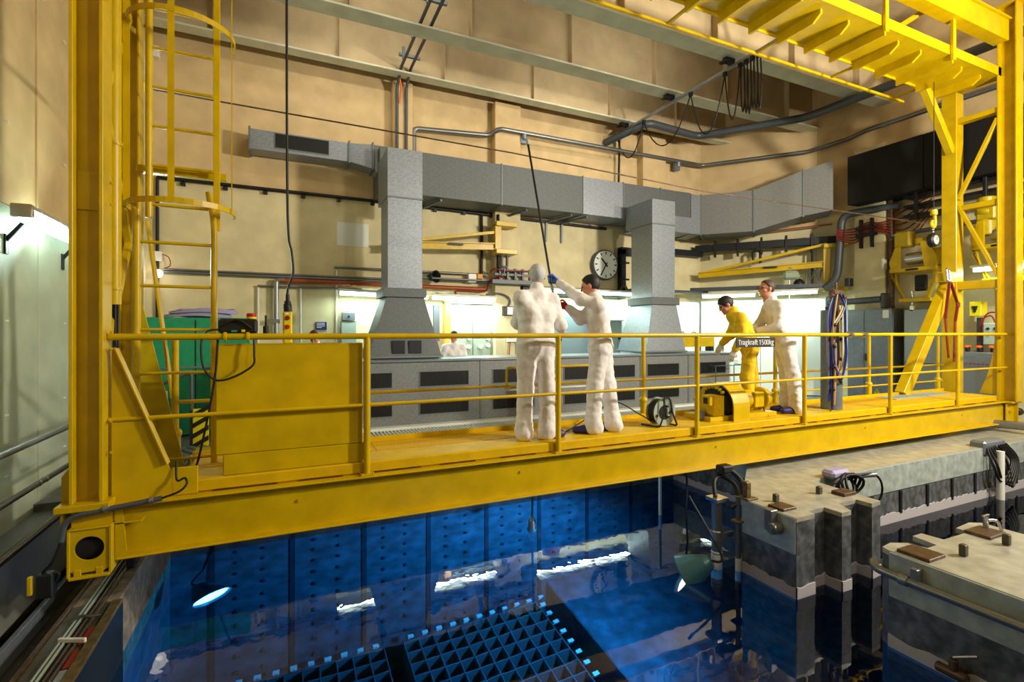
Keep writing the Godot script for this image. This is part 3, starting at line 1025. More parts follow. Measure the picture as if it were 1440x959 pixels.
func build_bridge() -> void:
	var b := thing("service_bridge", P(5.3, -0.55, 4.85), "long yellow steel service bridge spanning the pool, with handrails, ladder and overhead gantry", "bridge")
	var Y: Material = M.yellow
	# main girders
	for w in [4.42, 5.24]:
		var st := new_st()
		hb(st, -1.1, 11.9, -0.50, -0.12, w - 0.008, w + 0.008)
		for k in 8:
			hb(st, 0.6 + 1.5 * k, 0.612 + 1.5 * k, -0.485, -0.14, w + 0.008, w + 0.08)
		var g := part("girder", st, Y, b)
		part("top_flange", sbox(-1.1, 11.95, -0.135, -0.12, w - 0.09, w + 0.09, 0.004), Y, g)
		part("bottom_flange", sbox(-1.1, 11.5, -0.505, -0.488, w - 0.09, w + 0.09, 0.005), Y, g)
		st = new_st()
		for x in [0.1, 2.1, 4.7, 7.6, 10.2]:
			rod(st, P(x, -0.27, w - 0.006), P(x, -0.27, w - 0.022), 0.012, 6)
		part("bolt_heads", st, Y, g).set_meta("kind", "stuff")
	# deck: smooth channel along the front, chequer plate behind it
	var st := new_st()
	hb(st, -0.75, 11.4, -0.118, -0.02, 4.43, 4.80, 0.012)
	part("kerb_channel", st, M.yellow_deck, b)
	for k in 8:
		part("deck_plate", sbox(-0.72 + 1.51 * k, 0.785 + 1.51 * k, -0.03, -0.018, 4.805, 5.20, 0.002), M.checker_plate, b, "chequer deck plate")
	part("toe_board", sbox(-0.75, 11.4, -0.12, 0.035, 5.205, 5.215, 0.002), M.yellow_deck, b)
	st = new_st()
	var x := -0.5
	var rng := RandomNumberGenerator.new()
	rng.seed = 4
	while x < 11.2:
		hb(st, x, x + rng.randf_range(0.30, 0.46), -0.1195, -0.110, 4.424, 4.4297)
		x += 0.60
	part("rusty_gap", st, M.rust, b, "rust-stained gaps between the welds").set_meta("kind", "stuff")
	# front and rear handrails
	var fr := part("top_rail", stube([P(-1.14, 1.065, 4.40), P(11.64, 1.065, 4.40)], 0.0245, 12), Y, b)
	part("middle_rail", stube([P(-1.14, 0.475, 4.40), P(11.66, 0.475, 4.40)], 0.0165, 10), Y, fr)
	for px in [0.639, 2.521, 4.382, 6.27, 8.185, 10.05]:
		st = new_st()
		tube(st, [P(px, -0.12, 4.40), P(px, 1.06, 4.40)], 0.028, 12)
		part("post", st, Y, fr)
		st = new_st()
		hb(st, px - 0.06, px + 0.06, -0.12, -0.108, 4.345, 4.43, 0.003)
		for dx in [-0.045, 0.045]: rod(st, P(px + dx, -0.15, 4.36), P(px + dx, -0.10, 4.36), 0.01, 6)
		part("post_foot", st, Y, fr)
	var rr := part("top_rail", stube([P(-0.92, 1.065, 5.28), P(11.6, 1.065, 5.28)], 0.0215, 10), Y, b)
	part("middle_rail", stube([P(-0.92, 0.475, 5.28), P(11.55, 0.475, 5.28)], 0.0175, 10), Y, rr)
	part("lower_rail", stube([P(5.2, 0.17, 5.28), P(11.5, 0.17, 5.28)], 0.014, 8), Y, rr)
	for px in [-0.89, 4.32, 6.85, 9.2, 11.35]:
		st = new_st()
		tube(st, [P(px, -0.12, 5.28), P(px, 1.06, 5.28)], 0.028, 10)
		ball(st, P(px, 0.20, 5.28), Vector3(0.055, 0.05, 0.055), 10)
		tube(st, [P(px, -0.12, 5.28), P(px, 0.2, 5.28)], 0.042, 10)
		part("post", st, Y, rr)
	st = new_st()
	tube(st, bend([P(2.33, 0.44, 5.26), P(2.33, 0.685, 5.26), P(3.76, 0.685, 5.26), P(3.76, 0.44, 5.26)], 0.03), 0.016, 8)
	part("gate_loop", st, Y, rr, "small yellow gate loop")
	part("gate_bar", stube([P(2.33, 0.43, 5.255), P(3.6, 0.43, 5.255)], 0.012), M.white_plastic, rr, "pale bar of the gate loop")
	# panel on the rail at the left
	st = sbox(-0.49, 0.61, 0.145, 1.0, 4.445, 4.475, 0.008)
	var pn := part("side_panel", st, Y, b)
	part("panel_lip", sbox(-0.49, 0.61, 0.995, 1.008, 4.445, 4.56, 0.003), Y, pn)
	part("kick_box", sbox(-0.44, 0.62, -0.02, 0.145, 4.45, 4.62, 0.008), Y, pn)
	part("kick_strip", sbox(0.60, 0.628, 0.0, 0.15, 4.435, 4.46, 0.003), Y, pn)
	st = new_st()
	tube(st, [P(-0.53, -0.05, 4.47), P(-0.53, 2.13, 4.9)], 0.02, 8)
	# left end frame
	st = new_st()
	hb(st, -1.331, -1.309, -0.07, 8.3, 4.30, 4.50, 0.003)
	hb(st, -1.168, -1.145, -0.07, 8.3, 4.30, 4.50, 0.003)
	hb(st, -1.309, -1.168, -0.07, 8.3, 4.385, 4.40)
	var cl := part("column", st, Y, b)
	part("splice_plate", sbox(-1.309, -1.155, 1.95, 2.22, 4.372, 4.386, 0.003), Y, cl)
	st = new_st()
	for y in [0.25, 0.47, 0.98, 1.1, 2.0, 2.15]:
		rod(st, P(-1.12, y, 4.36), P(-1.11, y, 4.36), 0.012, 6)
		rod(st, P(-1.18, y, 4.385), P(-1.18, y, 4.378), 0.012, 6)
	part("bolt_heads", st, Y, cl).set_meta("kind", "stuff")
	st = new_st()
	ibeam(st, P(-1.2, -0.1, 5.22), P(-1.2, 8.3, 5.22), 0.16, 0.15, 0.014, Vector3.RIGHT)
	part("column", st, Y, b)
	for k in 8:
		st = new_st()
		var ya := 0.9 + 0.95 * k
		bar(st, P(-1.2, ya, 4.5 if k % 2 == 0 else 5.16), P(-1.2, ya + 0.95, 5.16 if k % 2 == 0 else 4.5), 0.05, 0.05)
		part("lacing_bar", st, Y, b)
	st = new_st()
	tube(st, [P(-1.18, 1.31, 4.70), P(-1.18, 8.3, 4.70)], 0.043, 14)
	rod(st, P(-1.18, 1.42, 4.70), P(-1.18, 1.44, 4.70), 0.05, 14)
	rod(st, P(-1.18, 2.52, 4.70), P(-1.18, 2.545, 4.70), 0.05, 14)
	var cd := part("cable_conduit", st, Y, b)
	st = new_st()
	for k in 4:
		tube(st, spline([P(-1.205 + 0.016 * k, 1.35, 4.69), P(-1.20 + 0.014 * k, 1.15, 4.68 + 0.01 * (k % 2)), P(-1.18 + 0.012 * k, 0.98, 4.64), P(-1.15 + 0.01 * k, 0.9, 4.58)]), 0.011, 6)
	part("cable_ends", st, M.black_rubber, cd)
	# gussets
	st = new_st()
	upright(st, [Vector2(-1.122, -0.12), Vector2(-0.765, -0.12), Vector2(-0.765, 0.06), Vector2(-0.795, 0.14), Vector2(-1.10, 0.99), Vector2(-1.122, 0.99)], 4.40, 4.416)
	var gp := part("gusset", st, Y, b)
	st = new_st()
	bar(st, P(-1.095, 0.985, 4.40), P(-0.785, 0.13, 4.40), 0.075, 0.014, 0.003, Vector3(0.85, 0.3, 0))
	part("gusset_edge", st, Y, gp)
	st = new_st()
	upright(st, [Vector2(-1.122, -0.12), Vector2(-0.79, -0.12), Vector2(-0.79, -0.06), Vector2(-1.09, 1.32), Vector2(-1.122, 1.32)], 5.10, 5.116)
	hb(st, -1.03, -0.99, 0.30, 0.36, 5.04, 5.1, 0.004)
	gp = part("gusset", st, M.yellow_machine, b)
	st = new_st()
	bar(st, P(-1.12, 2.1, 5.4), P(-0.93, 0.5, 5.4), 0.10, 0.02, 0.003, Vector3(0.9, 0.1, 0))
	part("stay", st, Y, b)
	st = new_st()
	hb(st, -0.765, -0.60, -0.118, 0.09, 4.412, 4.428, 0.004)
	part("step_plate", st, Y, b)
	# end truck with the wheel opening
	st = new_st()
	holed(st, -1.325, -1.10, -0.535, -0.24, Vector2(-1.215, -0.375), 0.082, 4.285, 4.30)
	var tr := part("end_truck", st, Y, b)
	st = new_st()
	hb(st, -1.335, -1.318, -0.56, -0.235, 4.275, 5.5, 0.003)
	hb(st, -1.107, -1.09, -0.56, -0.235, 4.275, 5.5, 0.003)
	hb(st, -1.33, -1.095, -0.245, -0.232, 4.275, 5.5, 0.003)
	hb(st, -1.325, -1.10, -0.575, -0.555, 4.27, 4.40, 0.003)
	for xx in [-1.28, -1.16]: hb(st, xx - 0.02, xx + 0.02, -0.555, -0.51, 4.28, 4.36, 0.003)
	part("truck_frame", st, Y, tr)
	st = new_st()
	rod(st, P(-1.31, -0.375, 4.46), P(-1.11, -0.375, 4.46), 0.155, 24, 0.01)
	rod(st, P(-1.215, -0.36, 4.34), P(-1.215, -0.36, 4.46), 0.035, 12)
	part("wheel", st, M.black_matt, tr, "dark rail wheel behind the round opening")
	st = new_st()
	hb(st, -1.40, -1.10, -0.115, -0.07, 4.26, 4.9, 0.004)
	hb(st, -1.375, -1.36, -0.30, -0.115, 4.30, 4.9, 0.003)
	upright(st, [Vector2(-1.40, -0.07), Vector2(-1.33, -0.07), Vector2(-1.33, 0.2), Vector2(-1.40, 0.10)], 4.40, 4.42)
	hb(st, -1.325, -1.10, -0.235, -0.115, 4.33, 4.45)
	part("foot_plate", st, Y, b)
	st = new_st()
	upright(st, [Vector2(-1.085, -0.5), Vector2(-1.085, -0.13), Vector2(-1.045, -0.13), Vector2(-1.02, -0.45)], 4.33, 4.345)
	hb(st, -1.085, -0.93, -0.252, -0.24, 4.33, 4.41, 0.002)
	part("end_stiffener", st, Y, b)
	st = new_st()
	tube(st, bend([P(-0.80, -0.085, 4.27), P(-1.12, -0.12, 4.27), P(-1.34, -0.14, 4.27), P(-1.36, -0.30, 4.27)], 0.14, 8), 0.019, 10)
	var gc := part("conduit", st, M.pipe_grey, b, "grey plastic conduit")
	st = new_st()
	for xx in [-1.12, -0.86]:
		rod(st, P(xx - 0.014, -0.112 if xx < -1 else -0.092, 4.27), P(xx + 0.014, -0.112 if xx < -1 else -0.092, 4.27), 0.026, 10)
	part("conduit_clip", st, M.stainless, gc)
	st = new_st()
	tube(st, spline([P(-0.80, -0.085, 4.27), P(-0.70, -0.055, 4.28), P(-0.655, -0.01, 4.30), P(-0.67, 0.03, 4.32), P(-0.725, 0.01, 4.36), P(-0.735, 0.14, 4.40)]), 0.008, 6)
	part("earth_wire", st, M.black_rubber, gc)
	st = new_st()
	tube(st, spline([P(-1.36, -0.30, 4.27), P(-1.40, -0.42, 4.27), P(-1.46, -0.50, 4.3), P(-1.38, -0.52, 4.3), P(-1.42, -0.6, 4.3)]), 0.012, 6)
	hb(st, -1.49, -1.40, -0.66, -0.50, 4.26, 4.34, 0.01)
	part("limit_switch", st, M.dark_steel, b, "dark limit switch on a tangled cable")
	part("switch_bracket", sbox(-1.53, -1.505, -0.62, -0.50, 4.25, 4.28, 0.004), Y, b)
	# ladder with its cage
	var ld := part("ladder_rail", stube([P(-1.10, -0.05, 4.95), P(-1.10, 2.1, 4.95)], 0.03, 10), Y, b)
	part("ladder_rail", stube(bend([P(-0.555, -0.05, 4.95), P(-0.555, 2.05, 4.95), P(-0.60, 2.3, 4.98)], 0.1), 0.026, 10), Y, b)
	for k in 6:
		part("rung", stube([P(-1.10, 0.04 + 0.36 * k, 4.95), P(-0.555, 0.04 + 0.36 * k, 4.95)], 0.013), Y, ld)
	var lu := part("ladder_rail", stube([P(-1.025, 2.05, 5.0), P(-1.025, 8.3, 5.0)], 0.027, 10), Y, b)
	part("ladder_rail", sbox(-0.565, -0.515, 1.98, 8.3, 4.99, 5.01, 0.003), Y, b)
	for k in 18:
		part("rung", stube([P(-1.025, 2.16 + 0.326 * k, 5.0), P(-0.54, 2.16 + 0.326 * k, 5.0)], 0.014), Y, lu)
	part("ladder_bracket", sbox(-1.13, -0.47, 2.44, 2.50, 5.06, 5.13, 0.004), Y, lu)
	for hy in [2.13, 3.62, 5.1, 6.6]:
		st = new_st()
		var pts := []
		for k in 25:
			var a := PI * (1.12 - 1.24 * k / 24.0)
			pts.append(P(-0.785 + 0.385 * cos(a), hy, 4.98 - 0.36 * sin(a)))
		for k in 24: bar(st, pts[k], pts[k + 1], 0.008, 0.045, 0.0)
		part("cage_hoop", st, Y, lu)
	for a in [PI * 0.08, PI * 0.52, PI * 0.92]:
		var c := P(-0.785 + 0.38 * cos(a), 0, 4.98 - 0.355 * sin(a))
		st = new_st()
		var wide := 0.008 if a < 0.5 else 0.045
		bar(st, c + Vector3(0, 2.11, 0), c + Vector3(0, 8.3, 0), wide, 0.007, 0.0)
		part("cage_strip", st, Y, lu)
	# overhead platform with ribs below, posts and beams
	st = sbox(-1.3, 11.86, 5.70, 5.72, 4.50, 5.32, 0.003)
	hb(st, -1.3, 11.86, 5.70, 5.86, 4.495, 4.51, 0.003)
	hb(st, -1.3, 11.86, 5.66, 5.74, 5.31, 5.33, 0.003)
	var pf := part("gantry_platform", st, Y, b)
	for k in 20:
		var rx := 11.3 - 0.622 * k
		var long := k % 3 == 2
		st = new_st()
		across(st, [Vector2(5.31, 5.70), Vector2(5.31, 5.55), Vector2(4.47 if long else 4.74, 5.55), Vector2(4.47 if long else 4.62, 5.64), Vector2(4.47 if long else 4.62, 5.70)], rx - 0.02, rx + 0.02)
		part("rib", st, Y, pf)
		if long:
			part("rail_post", sbox(rx - 0.04, rx + 0.04, 5.60, 6.28, 4.44, 4.49, 0.006), Y, pf)
	st = new_st()
	hb(st, -1.3, 11.65, 6.26, 6.62, 4.36, 4.58, 0.01)
	hb(st, -1.3, 11.65, 6.62, 6.645, 4.32, 4.62, 0.004)
	part("upper_beam", st, Y, b)
	part("upper_beam", sbox(-1.3, 11.6, 5.95, 6.10, 4.95, 5.1, 0.01), M.yellow_machine, b)
	for x2 in [9.2, 6.1, 3.0]:
		st = new_st()
		bar(st, P(x2, 6.1, 5.0), P(x2 + 0.45, 6.45, 4.55), 0.1, 0.06)
		part("upper_stay", st, Y, b)
	part("rope_arm", sbox(-1.33, -1.27, 3.57, 3.61, 5.2, 6.22, 0.004), Y, b)
	part("cable_track", sbox(-1.2, 11.3, 5.70, 5.745, 5.82, 5.86, 0.004), Y, b)
	for k in 7:
		part("track_arm", sbox(10.9 - 1.9 * k, 10.95 - 1.9 * k, 5.71, 5.745, 5.32, 5.84, 0.003), Y, b)
	# right end frame
	st = new_st()
	hb(st, 11.62, 11.85, -0.12, 6.9, 4.25, 4.275, 0.003)
	hb(st, 11.62, 11.85, -0.12, 6.9, 4.495, 4.52, 0.003)
	hb(st, 11.72, 11.745, -0.12, 6.9, 4.275, 4.495)
	hb(st, 11.60, 11.87, 6.9, 6.93, 4.2, 4.57, 0.003)
	part("column", st, Y, b)
	st = new_st()
	hb(st, 11.60, 11.85, -0.12, 5.66, 5.10, 5.34, 0.008)
	part("column", st, Y, b)
	for s in [[1.90, 2.06, 4.5, 5.12], [3.40, 3.50, 4.5, 5.12], [5.06, 5.15, 4.5, 5.12]]:
		part("cross_member", sbox(11.64, 11.80, s[0], s[1], s[2], s[3], 0.006), Y, b)
	for d in [[5.10, 3.62, 4.52, 4.95], [5.10, 3.50, 4.52, 2.13]]:
		st = new_st()
		bar(st, P(11.66, d[1], d[0]), P(11.66, d[3], d[2]), 0.07, 0.06)
		part("diagonal_brace", st, Y, b)
	st = new_st()
	var crv := [Vector2(4.52, 1.9), Vector2(4.56, 1.84)]
	for k in 9: crv.append(Vector2(4.56 + 0.20 * pow(k / 8.0, 2.2), 1.2 - 1.15 * k / 8.0))
	crv.append_array([Vector2(4.78, -0.02), Vector2(4.52, -0.02)])
	across(st, crv, 11.66, 11.68)
	part("gusset", st, Y, b)
	st = new_st()
	bar(st, P(11.62, 2.18, 5.2), P(10.02, -0.02, 5.2), 0.16, 0.20, 0.006, Vector3(0.6, 0.8, 0))
	bar(st, P(11.30, 2.14, 5.2), P(11.66, 2.14, 5.2), 0.2, 0.20, 0.006)
	part("raking_leg", st, Y, b)
	st = new_st()
	bar(st, P(11.62, 4.55, 5.2), P(10.72, 5.62, 5.2), 0.12, 0.14, 0.006, Vector3(0.6, 0.8, 0))
	part("knee_brace", st, Y, b)
	st = new_st()
	hb(st, 11.55, 11.98, -0.50, -0.13, 4.36, 4.38, 0.003)
	hb(st, 11.55, 12.0, -0.15, -0.12, 4.28, 4.6, 0.003)
	hb(st, 11.85, 11.98, -0.56, -0.48, 4.30, 5.4, 0.004)
	hb(st, 11.62, 11.66, -0.30, -0.285, 4.30, 4.38, 0.002)
	hb(st, 11.80, 11.815, -0.48, -0.15, 4.30, 4.38, 0.002)
	part("end_truck", st, Y, b)
	st = new_st()
	rod(st, P(11.98, -0.34, 4.4), P(12.12, -0.34, 4.4), 0.07, 12, 0.01)
	part("buffer", st, M.black_rubber, b)
	st = new_st()
	hb(st, 9.2, 10.9, -0.018, -0.008, 4.85, 5.18, 0.002)
	part("deck_mat", st, M.cabinet_light, b, "pale perforated mat")


func build_bridge_load() -> void:
	# load plate
	var sg := thing("load_sign", P(5.32, 0.91, 4.37), "black board reading Tragkraft 1500kg on the front handrail", "sign")
	part("board", sbox(4.98, 5.667, 0.912, 1.032, 4.366, 4.376, 0.003), M.sign_black, sg)
	lettering("lettering", "Tragkraft 1500kg", 0.082, P(5.323, 0.972, 4.365), Vector3(0, 0, 1), M.white_print, sg)
	# winch
	var st := new_st()
	var wn := thing("winch", P(5.4, -0.02, 4.8), "yellow winch with arched guard, finned motor and drum gear on the deck", "winch")
	part("base", sbox(4.80, 6.0, -0.02, 0.04, 4.60, 5.05, 0.006), M.yellow, wn)
	# guard: an arched band across the bridge
	var arch := []
	var inner := []
	for k in 17:
		var a := PI * k / 16.0
		arch.append(Vector2(4.80 + 0.295 * cos(a), 0.15 + 0.295 * sin(a)))
		inner.append(Vector2(4.80 + 0.28 * cos(a), 0.15 + 0.28 * sin(a)))
	var outline := [Vector2(5.095, -0.02)]
	outline.append_array(arch)
	outline.append(Vector2(4.505, -0.105))
	outline.append(Vector2(4.52, -0.105))
	inner.reverse()
	outline.append_array(inner)
	outline.append(Vector2(5.08, -0.02))
	across(st, outline, 5.10, 5.38)
	part("guard", st, M.yellow, wn, "arched yellow guard band")
	st = new_st()
	var half := [Vector2(4.85, -0.02), Vector2(5.09, -0.02), Vector2(5.09, 0.15)]
	for k in 9:
		var a := PI * 0.5 * k / 8.0
		half.append(Vector2(4.80 + 0.29 * cos(a), 0.15 + 0.29 * sin(a)))
	half.append(Vector2(4.82, 0.40))
	half.append(Vector2(4.85, 0.3))
	across(st, half, 5.08, 5.095)
	part("end_plate", st, M.yellow, wn)
	across_plate(wn)
	st = new_st()
	rod(st, P(5.06, 0.17, 4.80), P(5.3, 0.17, 4.80), 0.20, 24, 0.01)
	part("gear", st, M.dark_steel, wn, "dark chain wheel inside the guard")
	st = new_st()
	hb(st, 4.84, 5.04, 0.06, 0.29, 4.60, 4.80, 0.02)
	for k in 8:
		hb(st, 4.86 + 0.022 * k, 4.868 + 0.022 * k, 0.05, 0.30, 4.59, 4.81, 0.002)
	var mo := part("motor", st, M.yellow, wn, "finned yellow motor")
	part("terminal_box", sbox(4.80, 4.86, 0.18, 0.30, 4.61, 4.74, 0.006), M.yellow, mo)
	part("rating_plate", sbox(4.796, 4.80, 0.20, 0.28, 4.64, 4.71, 0.001), M.sign_black, mo)
	part("junction_box", sbox(4.76, 4.82, 0.0, 0.11, 4.70, 4.82, 0.006), M.cabinet_grey, wn)
	st = new_st()
	rod(st, P(5.38, 0.20, 4.80), P(5.50, 0.20, 4.80), 0.10, 20, 0.008)
	rod(st, P(5.50, 0.20, 4.80), P(5.72, 0.20, 4.80), 0.125, 20, 0.012)
	rod(st, P(5.72, 0.20, 4.80), P(5.90, 0.20, 4.80), 0.095, 20, 0.008)
	rod(st, P(5.90, 0.20, 4.80), P(5.96, 0.20, 4.80), 0.15, 20, 0.01)
	rod(st, P(5.96, 0.20, 4.80), P(6.04, 0.20, 4.80), 0.12, 20, 0.02)
	part("gearbox", st, M.yellow, wn, "round yellow gearbox")
	st = new_st()
	hb(st, 5.66, 5.84, 0.10, 0.30, 4.66, 4.72, 0.01)
	part("cover_plate", st, M.yellow, wn)
	st = new_st()
	upright(st, [Vector2(5.38, -0.02), Vector2(5.56, -0.02), Vector2(5.38, 0.2)], 4.62, 4.634)
	part("foot_gusset", st, M.yellow, wn)
	part("drain_cable", stube(spline([P(5.84, 0.10, 4.68), P(5.85, 0.02, 4.66), P(5.83, -0.01, 4.6)]), 0.01, 6), M.rust, wn)
	# cable reel
	var rl := thing("cable_reel", P(4.08, -0.02, 4.7), "black extension cable reel with pale discs on the deck left of the winch", "reel")
	for s in [4.60, 4.74]:
		st = new_st()
		rod(st, P(4.08, 0.155, s), P(4.08, 0.155, s + 0.008), 0.165, 28, 0.003)
		part("disc", st, M.cabinet_light, rl)
	st = new_st()
	for k in 7:
		var pts := []
		for j in 25:
			pts.append(P(4.08 + (0.135 - 0.003 * (k % 2)) * cos(TAU * j / 24), 0.155 + (0.135 - 0.003 * (k % 2)) * sin(TAU * j / 24), 4.622 + 0.017 * k))
		tube(st, pts, 0.0105, 6)
	rod(st, P(4.08, 0.155, 4.61), P(4.08, 0.155, 4.74), 0.12, 20)
	part("wound_cable", st, M.black_rubber, rl)
	st = new_st()
	rod(st, P(4.08, 0.155, 4.60), P(4.08, 0.155, 4.59), 0.085, 20, 0.003)
	part("hub", st, M.sign_black, rl)
	part("socket_box", sbox(4.09, 4.17, 0.11, 0.21, 4.565, 4.60, 0.006), M.cabinet_light, rl)
	st = new_st()
	for a in [[4.00, 0.20], [4.13, 0.27]]: rod(st, P(a[0] - 0.04, a[1] - 0.08, 4.599), P(a[0] - 0.04, a[1] - 0.08, 4.59), 0.016, 10)
	rod(st, P(4.125, 0.155, 4.566), P(4.125, 0.155, 4.555), 0.018, 10)
	part("socket", st, M.sign_black, rl)
	st = new_st()
	tube(st, bend([P(4.20, -0.005, 4.80), P(4.22, -0.005, 4.54), P(4.15, 0.15, 4.55), P(4.12, 0.33, 4.56), P(4.03, 0.335, 4.56), P(4.03, 0.15, 4.55), P(3.95, -0.005, 4.54), P(3.90, -0.005, 4.80)], 0.04), 0.0105, 8)
	part("stand", st, M.black_rubber, rl)
	part("loose_cable", stube(spline([P(3.98, 0.04, 4.72), P(3.86, 0.12, 4.8), P(3.62, 0.26, 4.95), P(3.40, 0.12, 5.05), P(3.2, 0.0, 5.1), P(2.7, -0.008, 4.7), P(2.55, 0.0, 4.85)]), 0.008, 6), M.black_rubber, rl)
	# upright grey tank and the hoses that hang over it
	var tk := thing("sampling_tube", P(7.26, -0.02, 4.68), "tall grey cylinder standing on the deck behind the hanging hoses", "cylinder")
	st = new_st()
	rod(st, P(7.26, -0.02, 4.68), P(7.26, 1.42, 4.68), 0.138, 28, 0.006)
	part("body", st, M.tube_grey, tk)
	st = new_st()
	rod(st, P(7.26, 1.42, 4.68), P(7.26, 1.47, 4.68), 0.08, 16, 0.01)
	hb(st, 7.28, 7.38, 1.42, 1.54, 4.63, 4.73, 0.02)
	part("cap", st, M.black_rubber, tk)
	var hs := thing("hose_bundle", P(7.1, 0.1, 4.52), "bundle of blue and tan hoses hung over the handrail from a brown hook", "hoses")
	var rng := RandomNumberGenerator.new()
	rng.seed = 21
	for k in 14:
		var w := 4.46 + rng.randf_range(0.0, 0.07)
		var u := rng.randf_range(-0.05, 0.05)
		var v := rng.randf_range(-0.15, 0.2)
		var run := []
		if k < 7:
			run = [P(7.08, 1.66, w), P(6.99 + u, 1.36, w), P(6.97 + u * 0.6, 1.07, w), P(7.0 + u, 0.62 + v * 0.3, w), P(6.985 + u * 0.8, 0.18 + v * 0.6, w), P(7.01 + u * 0.5, 0.10 + v * 0.6, w + 0.01), P(7.035 + u * 0.6, 0.45, w + 0.01), P(7.04 + u * 0.5, 0.95, w + 0.01)]
		elif k < 11:
			run = [P(7.10, 1.66, w), P(7.22 + u, 1.45, w), P(7.24 + u, 1.07, w), P(7.25 + u, 0.72 + v * 0.4, w), P(7.13 + u, 0.44 + v * 0.5, w), P(7.0 + u, 0.66 + v * 0.4, w), P(6.99 + u, 1.05, w + 0.01)]
		else:
			run = [P(7.12, 1.64, w), P(7.20 + u, 1.54, w - 0.01), P(7.12 + u, 1.36, w - 0.01), P(6.98 + u, 1.20, w - 0.01), P(6.96 + u, 1.02, w), P(7.03, 0.80 + v, w)]
		st = new_st()
		tube(st, spline(run), 0.0125, 7)
		part("hose", st, M.hose_blue if k in [0, 3, 4, 8] else (M.hose_tan if k in [1, 6, 7, 9, 10, 11, 12] else M.tube_grey), hs)
	st = new_st()
	hb(st, 6.98, 7.20, 1.62, 1.70, 4.46, 4.56, 0.02)
	rod(st, P(7.09, 1.68, 4.51), P(7.09, 1.80, 4.51), 0.02, 8)
	rod(st, P(6.96, 1.62, 4.5), P(7.02, 1.62, 4.5), 0.03, 10)
	rod(st, P(7.16, 1.60, 4.46), P(7.22, 1.60, 4.46), 0.03, 10)
	part("hook_block", st, M.brown_steel, hs, "rusty hook block")
	st = new_st()
	for y in [0.3, 0.62, 0.9, 1.2]:
		ball(st, P(6.96 + 0.04 * y, y, 4.47), Vector3(0.03, 0.03, 0.03), 8)
		ball(st, P(7.14, y + 0.1, 4.47), Vector3(0.022, 0.03, 0.022), 8)
	part("hose_tie", st, M.black_rubber, hs)
	st = new_st()
	for xx in [7.20, 7.52]:
		rod(st, P(xx - 0.03, 1.065, 4.40), P(xx + 0.03, 1.065, 4.40), 0.042, 12, 0.005)
		rod(st, P(xx, 1.065, 4.37), P(xx, 1.065, 4.33), 0.02, 8)
	part("rail_clamp", st, M.chrome, hs)
	part("hook_arm", stube([P(7.26, 1.44, 4.66), P(7.24, 1.72, 4.58), P(7.09, 1.78, 4.51)], 0.014, 6), M.dark_steel, hs)
	# remote control receiver and its cable on the rail
	var rd := thing("control_receiver", P(-0.30, 1.09, 4.45), "black control box with a red button and looping cable on the handrail", "control box")
	part("case", sbox(-0.47, -0.20, 1.09, 1.205, 4.42, 4.56, 0.018), M.sign_black, rd)
	st = new_st()
	rod(st, P(-0.245, 1.205, 4.48), P(-0.245, 1.222, 4.48), 0.038, 16)
	part("button_collar", st, M.yellow_box, rd)
	st = new_st()
	rod(st, P(-0.245, 1.222, 4.48), P(-0.245, 1.25, 4.48), 0.036, 16, 0.006)
	part("button", st, M.red, rd)
	st = new_st()
	hb(st, -0.38, -0.34, 1.10, 1.115, 4.416, 4.42)
	part("status_label", st, M.green_paint, rd)
	part("warning_label", sbox(-0.31, -0.285, 1.10, 1.12, 4.416, 4.42, 0.0), M.yellow_box, rd)
	st = new_st()
	rod(st, P(-0.14, 1.07, 4.46), P(-0.14, 1.15, 4.46), 0.022, 10)
	rod(st, P(-0.14, 1.15, 4.46), P(-0.14, 1.235, 4.46), 0.009, 8)
	part("aerial", st, M.black_rubber, rd)
	st = new_st()
	for xx in [-0.42, -0.265]:
		st = new_st()
		rod(st, P(xx - 0.012, 1.065, 4.40), P(xx + 0.012, 1.065, 4.40), 0.036, 14, 0.004)
		part("rail_clip", st, M.yellow, rd)
	st = new_st()
	tube(st, spline([P(-0.47, 1.12, 4.44), P(-0.55, 1.10, 4.42), P(-0.575, 1.0, 4.38), P(-0.555, 0.83, 4.36), P(-0.47, 0.735, 4.36), P(-0.35, 0.76, 4.37), P(-0.23, 0.84, 4.38), P(-0.22, 0.93, 4.38), P(-0.225, 1.08, 4.40)]), 0.008, 6)
	tube(st, spline([P(-0.47, 1.06, 4.42), P(-0.485, 0.8, 4.42), P(-0.53, 0.5, 4.44), P(-0.60, 0.16, 4.5), P(-0.63, 0.06, 4.56)]), 0.009, 6)
	tube(st, spline([P(-0.46, 1.14, 4.415), P(-0.34, 1.195, 4.40), P(-0.24, 1.13, 4.41)]), 0.009, 6)
	part("cable", st, M.black_rubber, rd)
	# pendant control on its long cable
	var pd := thing("pendant_control", P(0.02, 1.0, 4.62), "yellow push-button pendant hanging on a long black cable at the handrail", "control")
	part("case", sbox(-0.018, 0.056, 1.0, 1.275, 4.59, 4.65, 0.012), M.yellow_box, pd)
	st = new_st()
	lathe(st, [Vector2(0.036, 1.275), Vector2(0.034, 1.33), Vector2(0.026, 1.335), Vector2(0.027, 1.36), Vector2(0.018, 1.365), Vector2(0.016, 1.42), Vector2(0.0, 1.42)], Transform3D(Basis(), P(0.018, 0, 4.62)), 12)
	hb(st, -0.012, 0.0, 1.27, 1.34, 4.60, 4.64, 0.004)
	hb(st, 0.038, 0.05, 1.27, 1.34, 4.60, 4.64, 0.004)
	part("boot", st, M.black_rubber, pd)
	for i in 3:
		st = new_st()
		rod(st, P(0.018, 1.22 - 0.075 * i, 4.592), P(0.018, 1.22 - 0.075 * i, 4.574), 0.019, 12, 0.004)
		part("push_button", st, M.red_brown if i != 1 else M.red, pd)
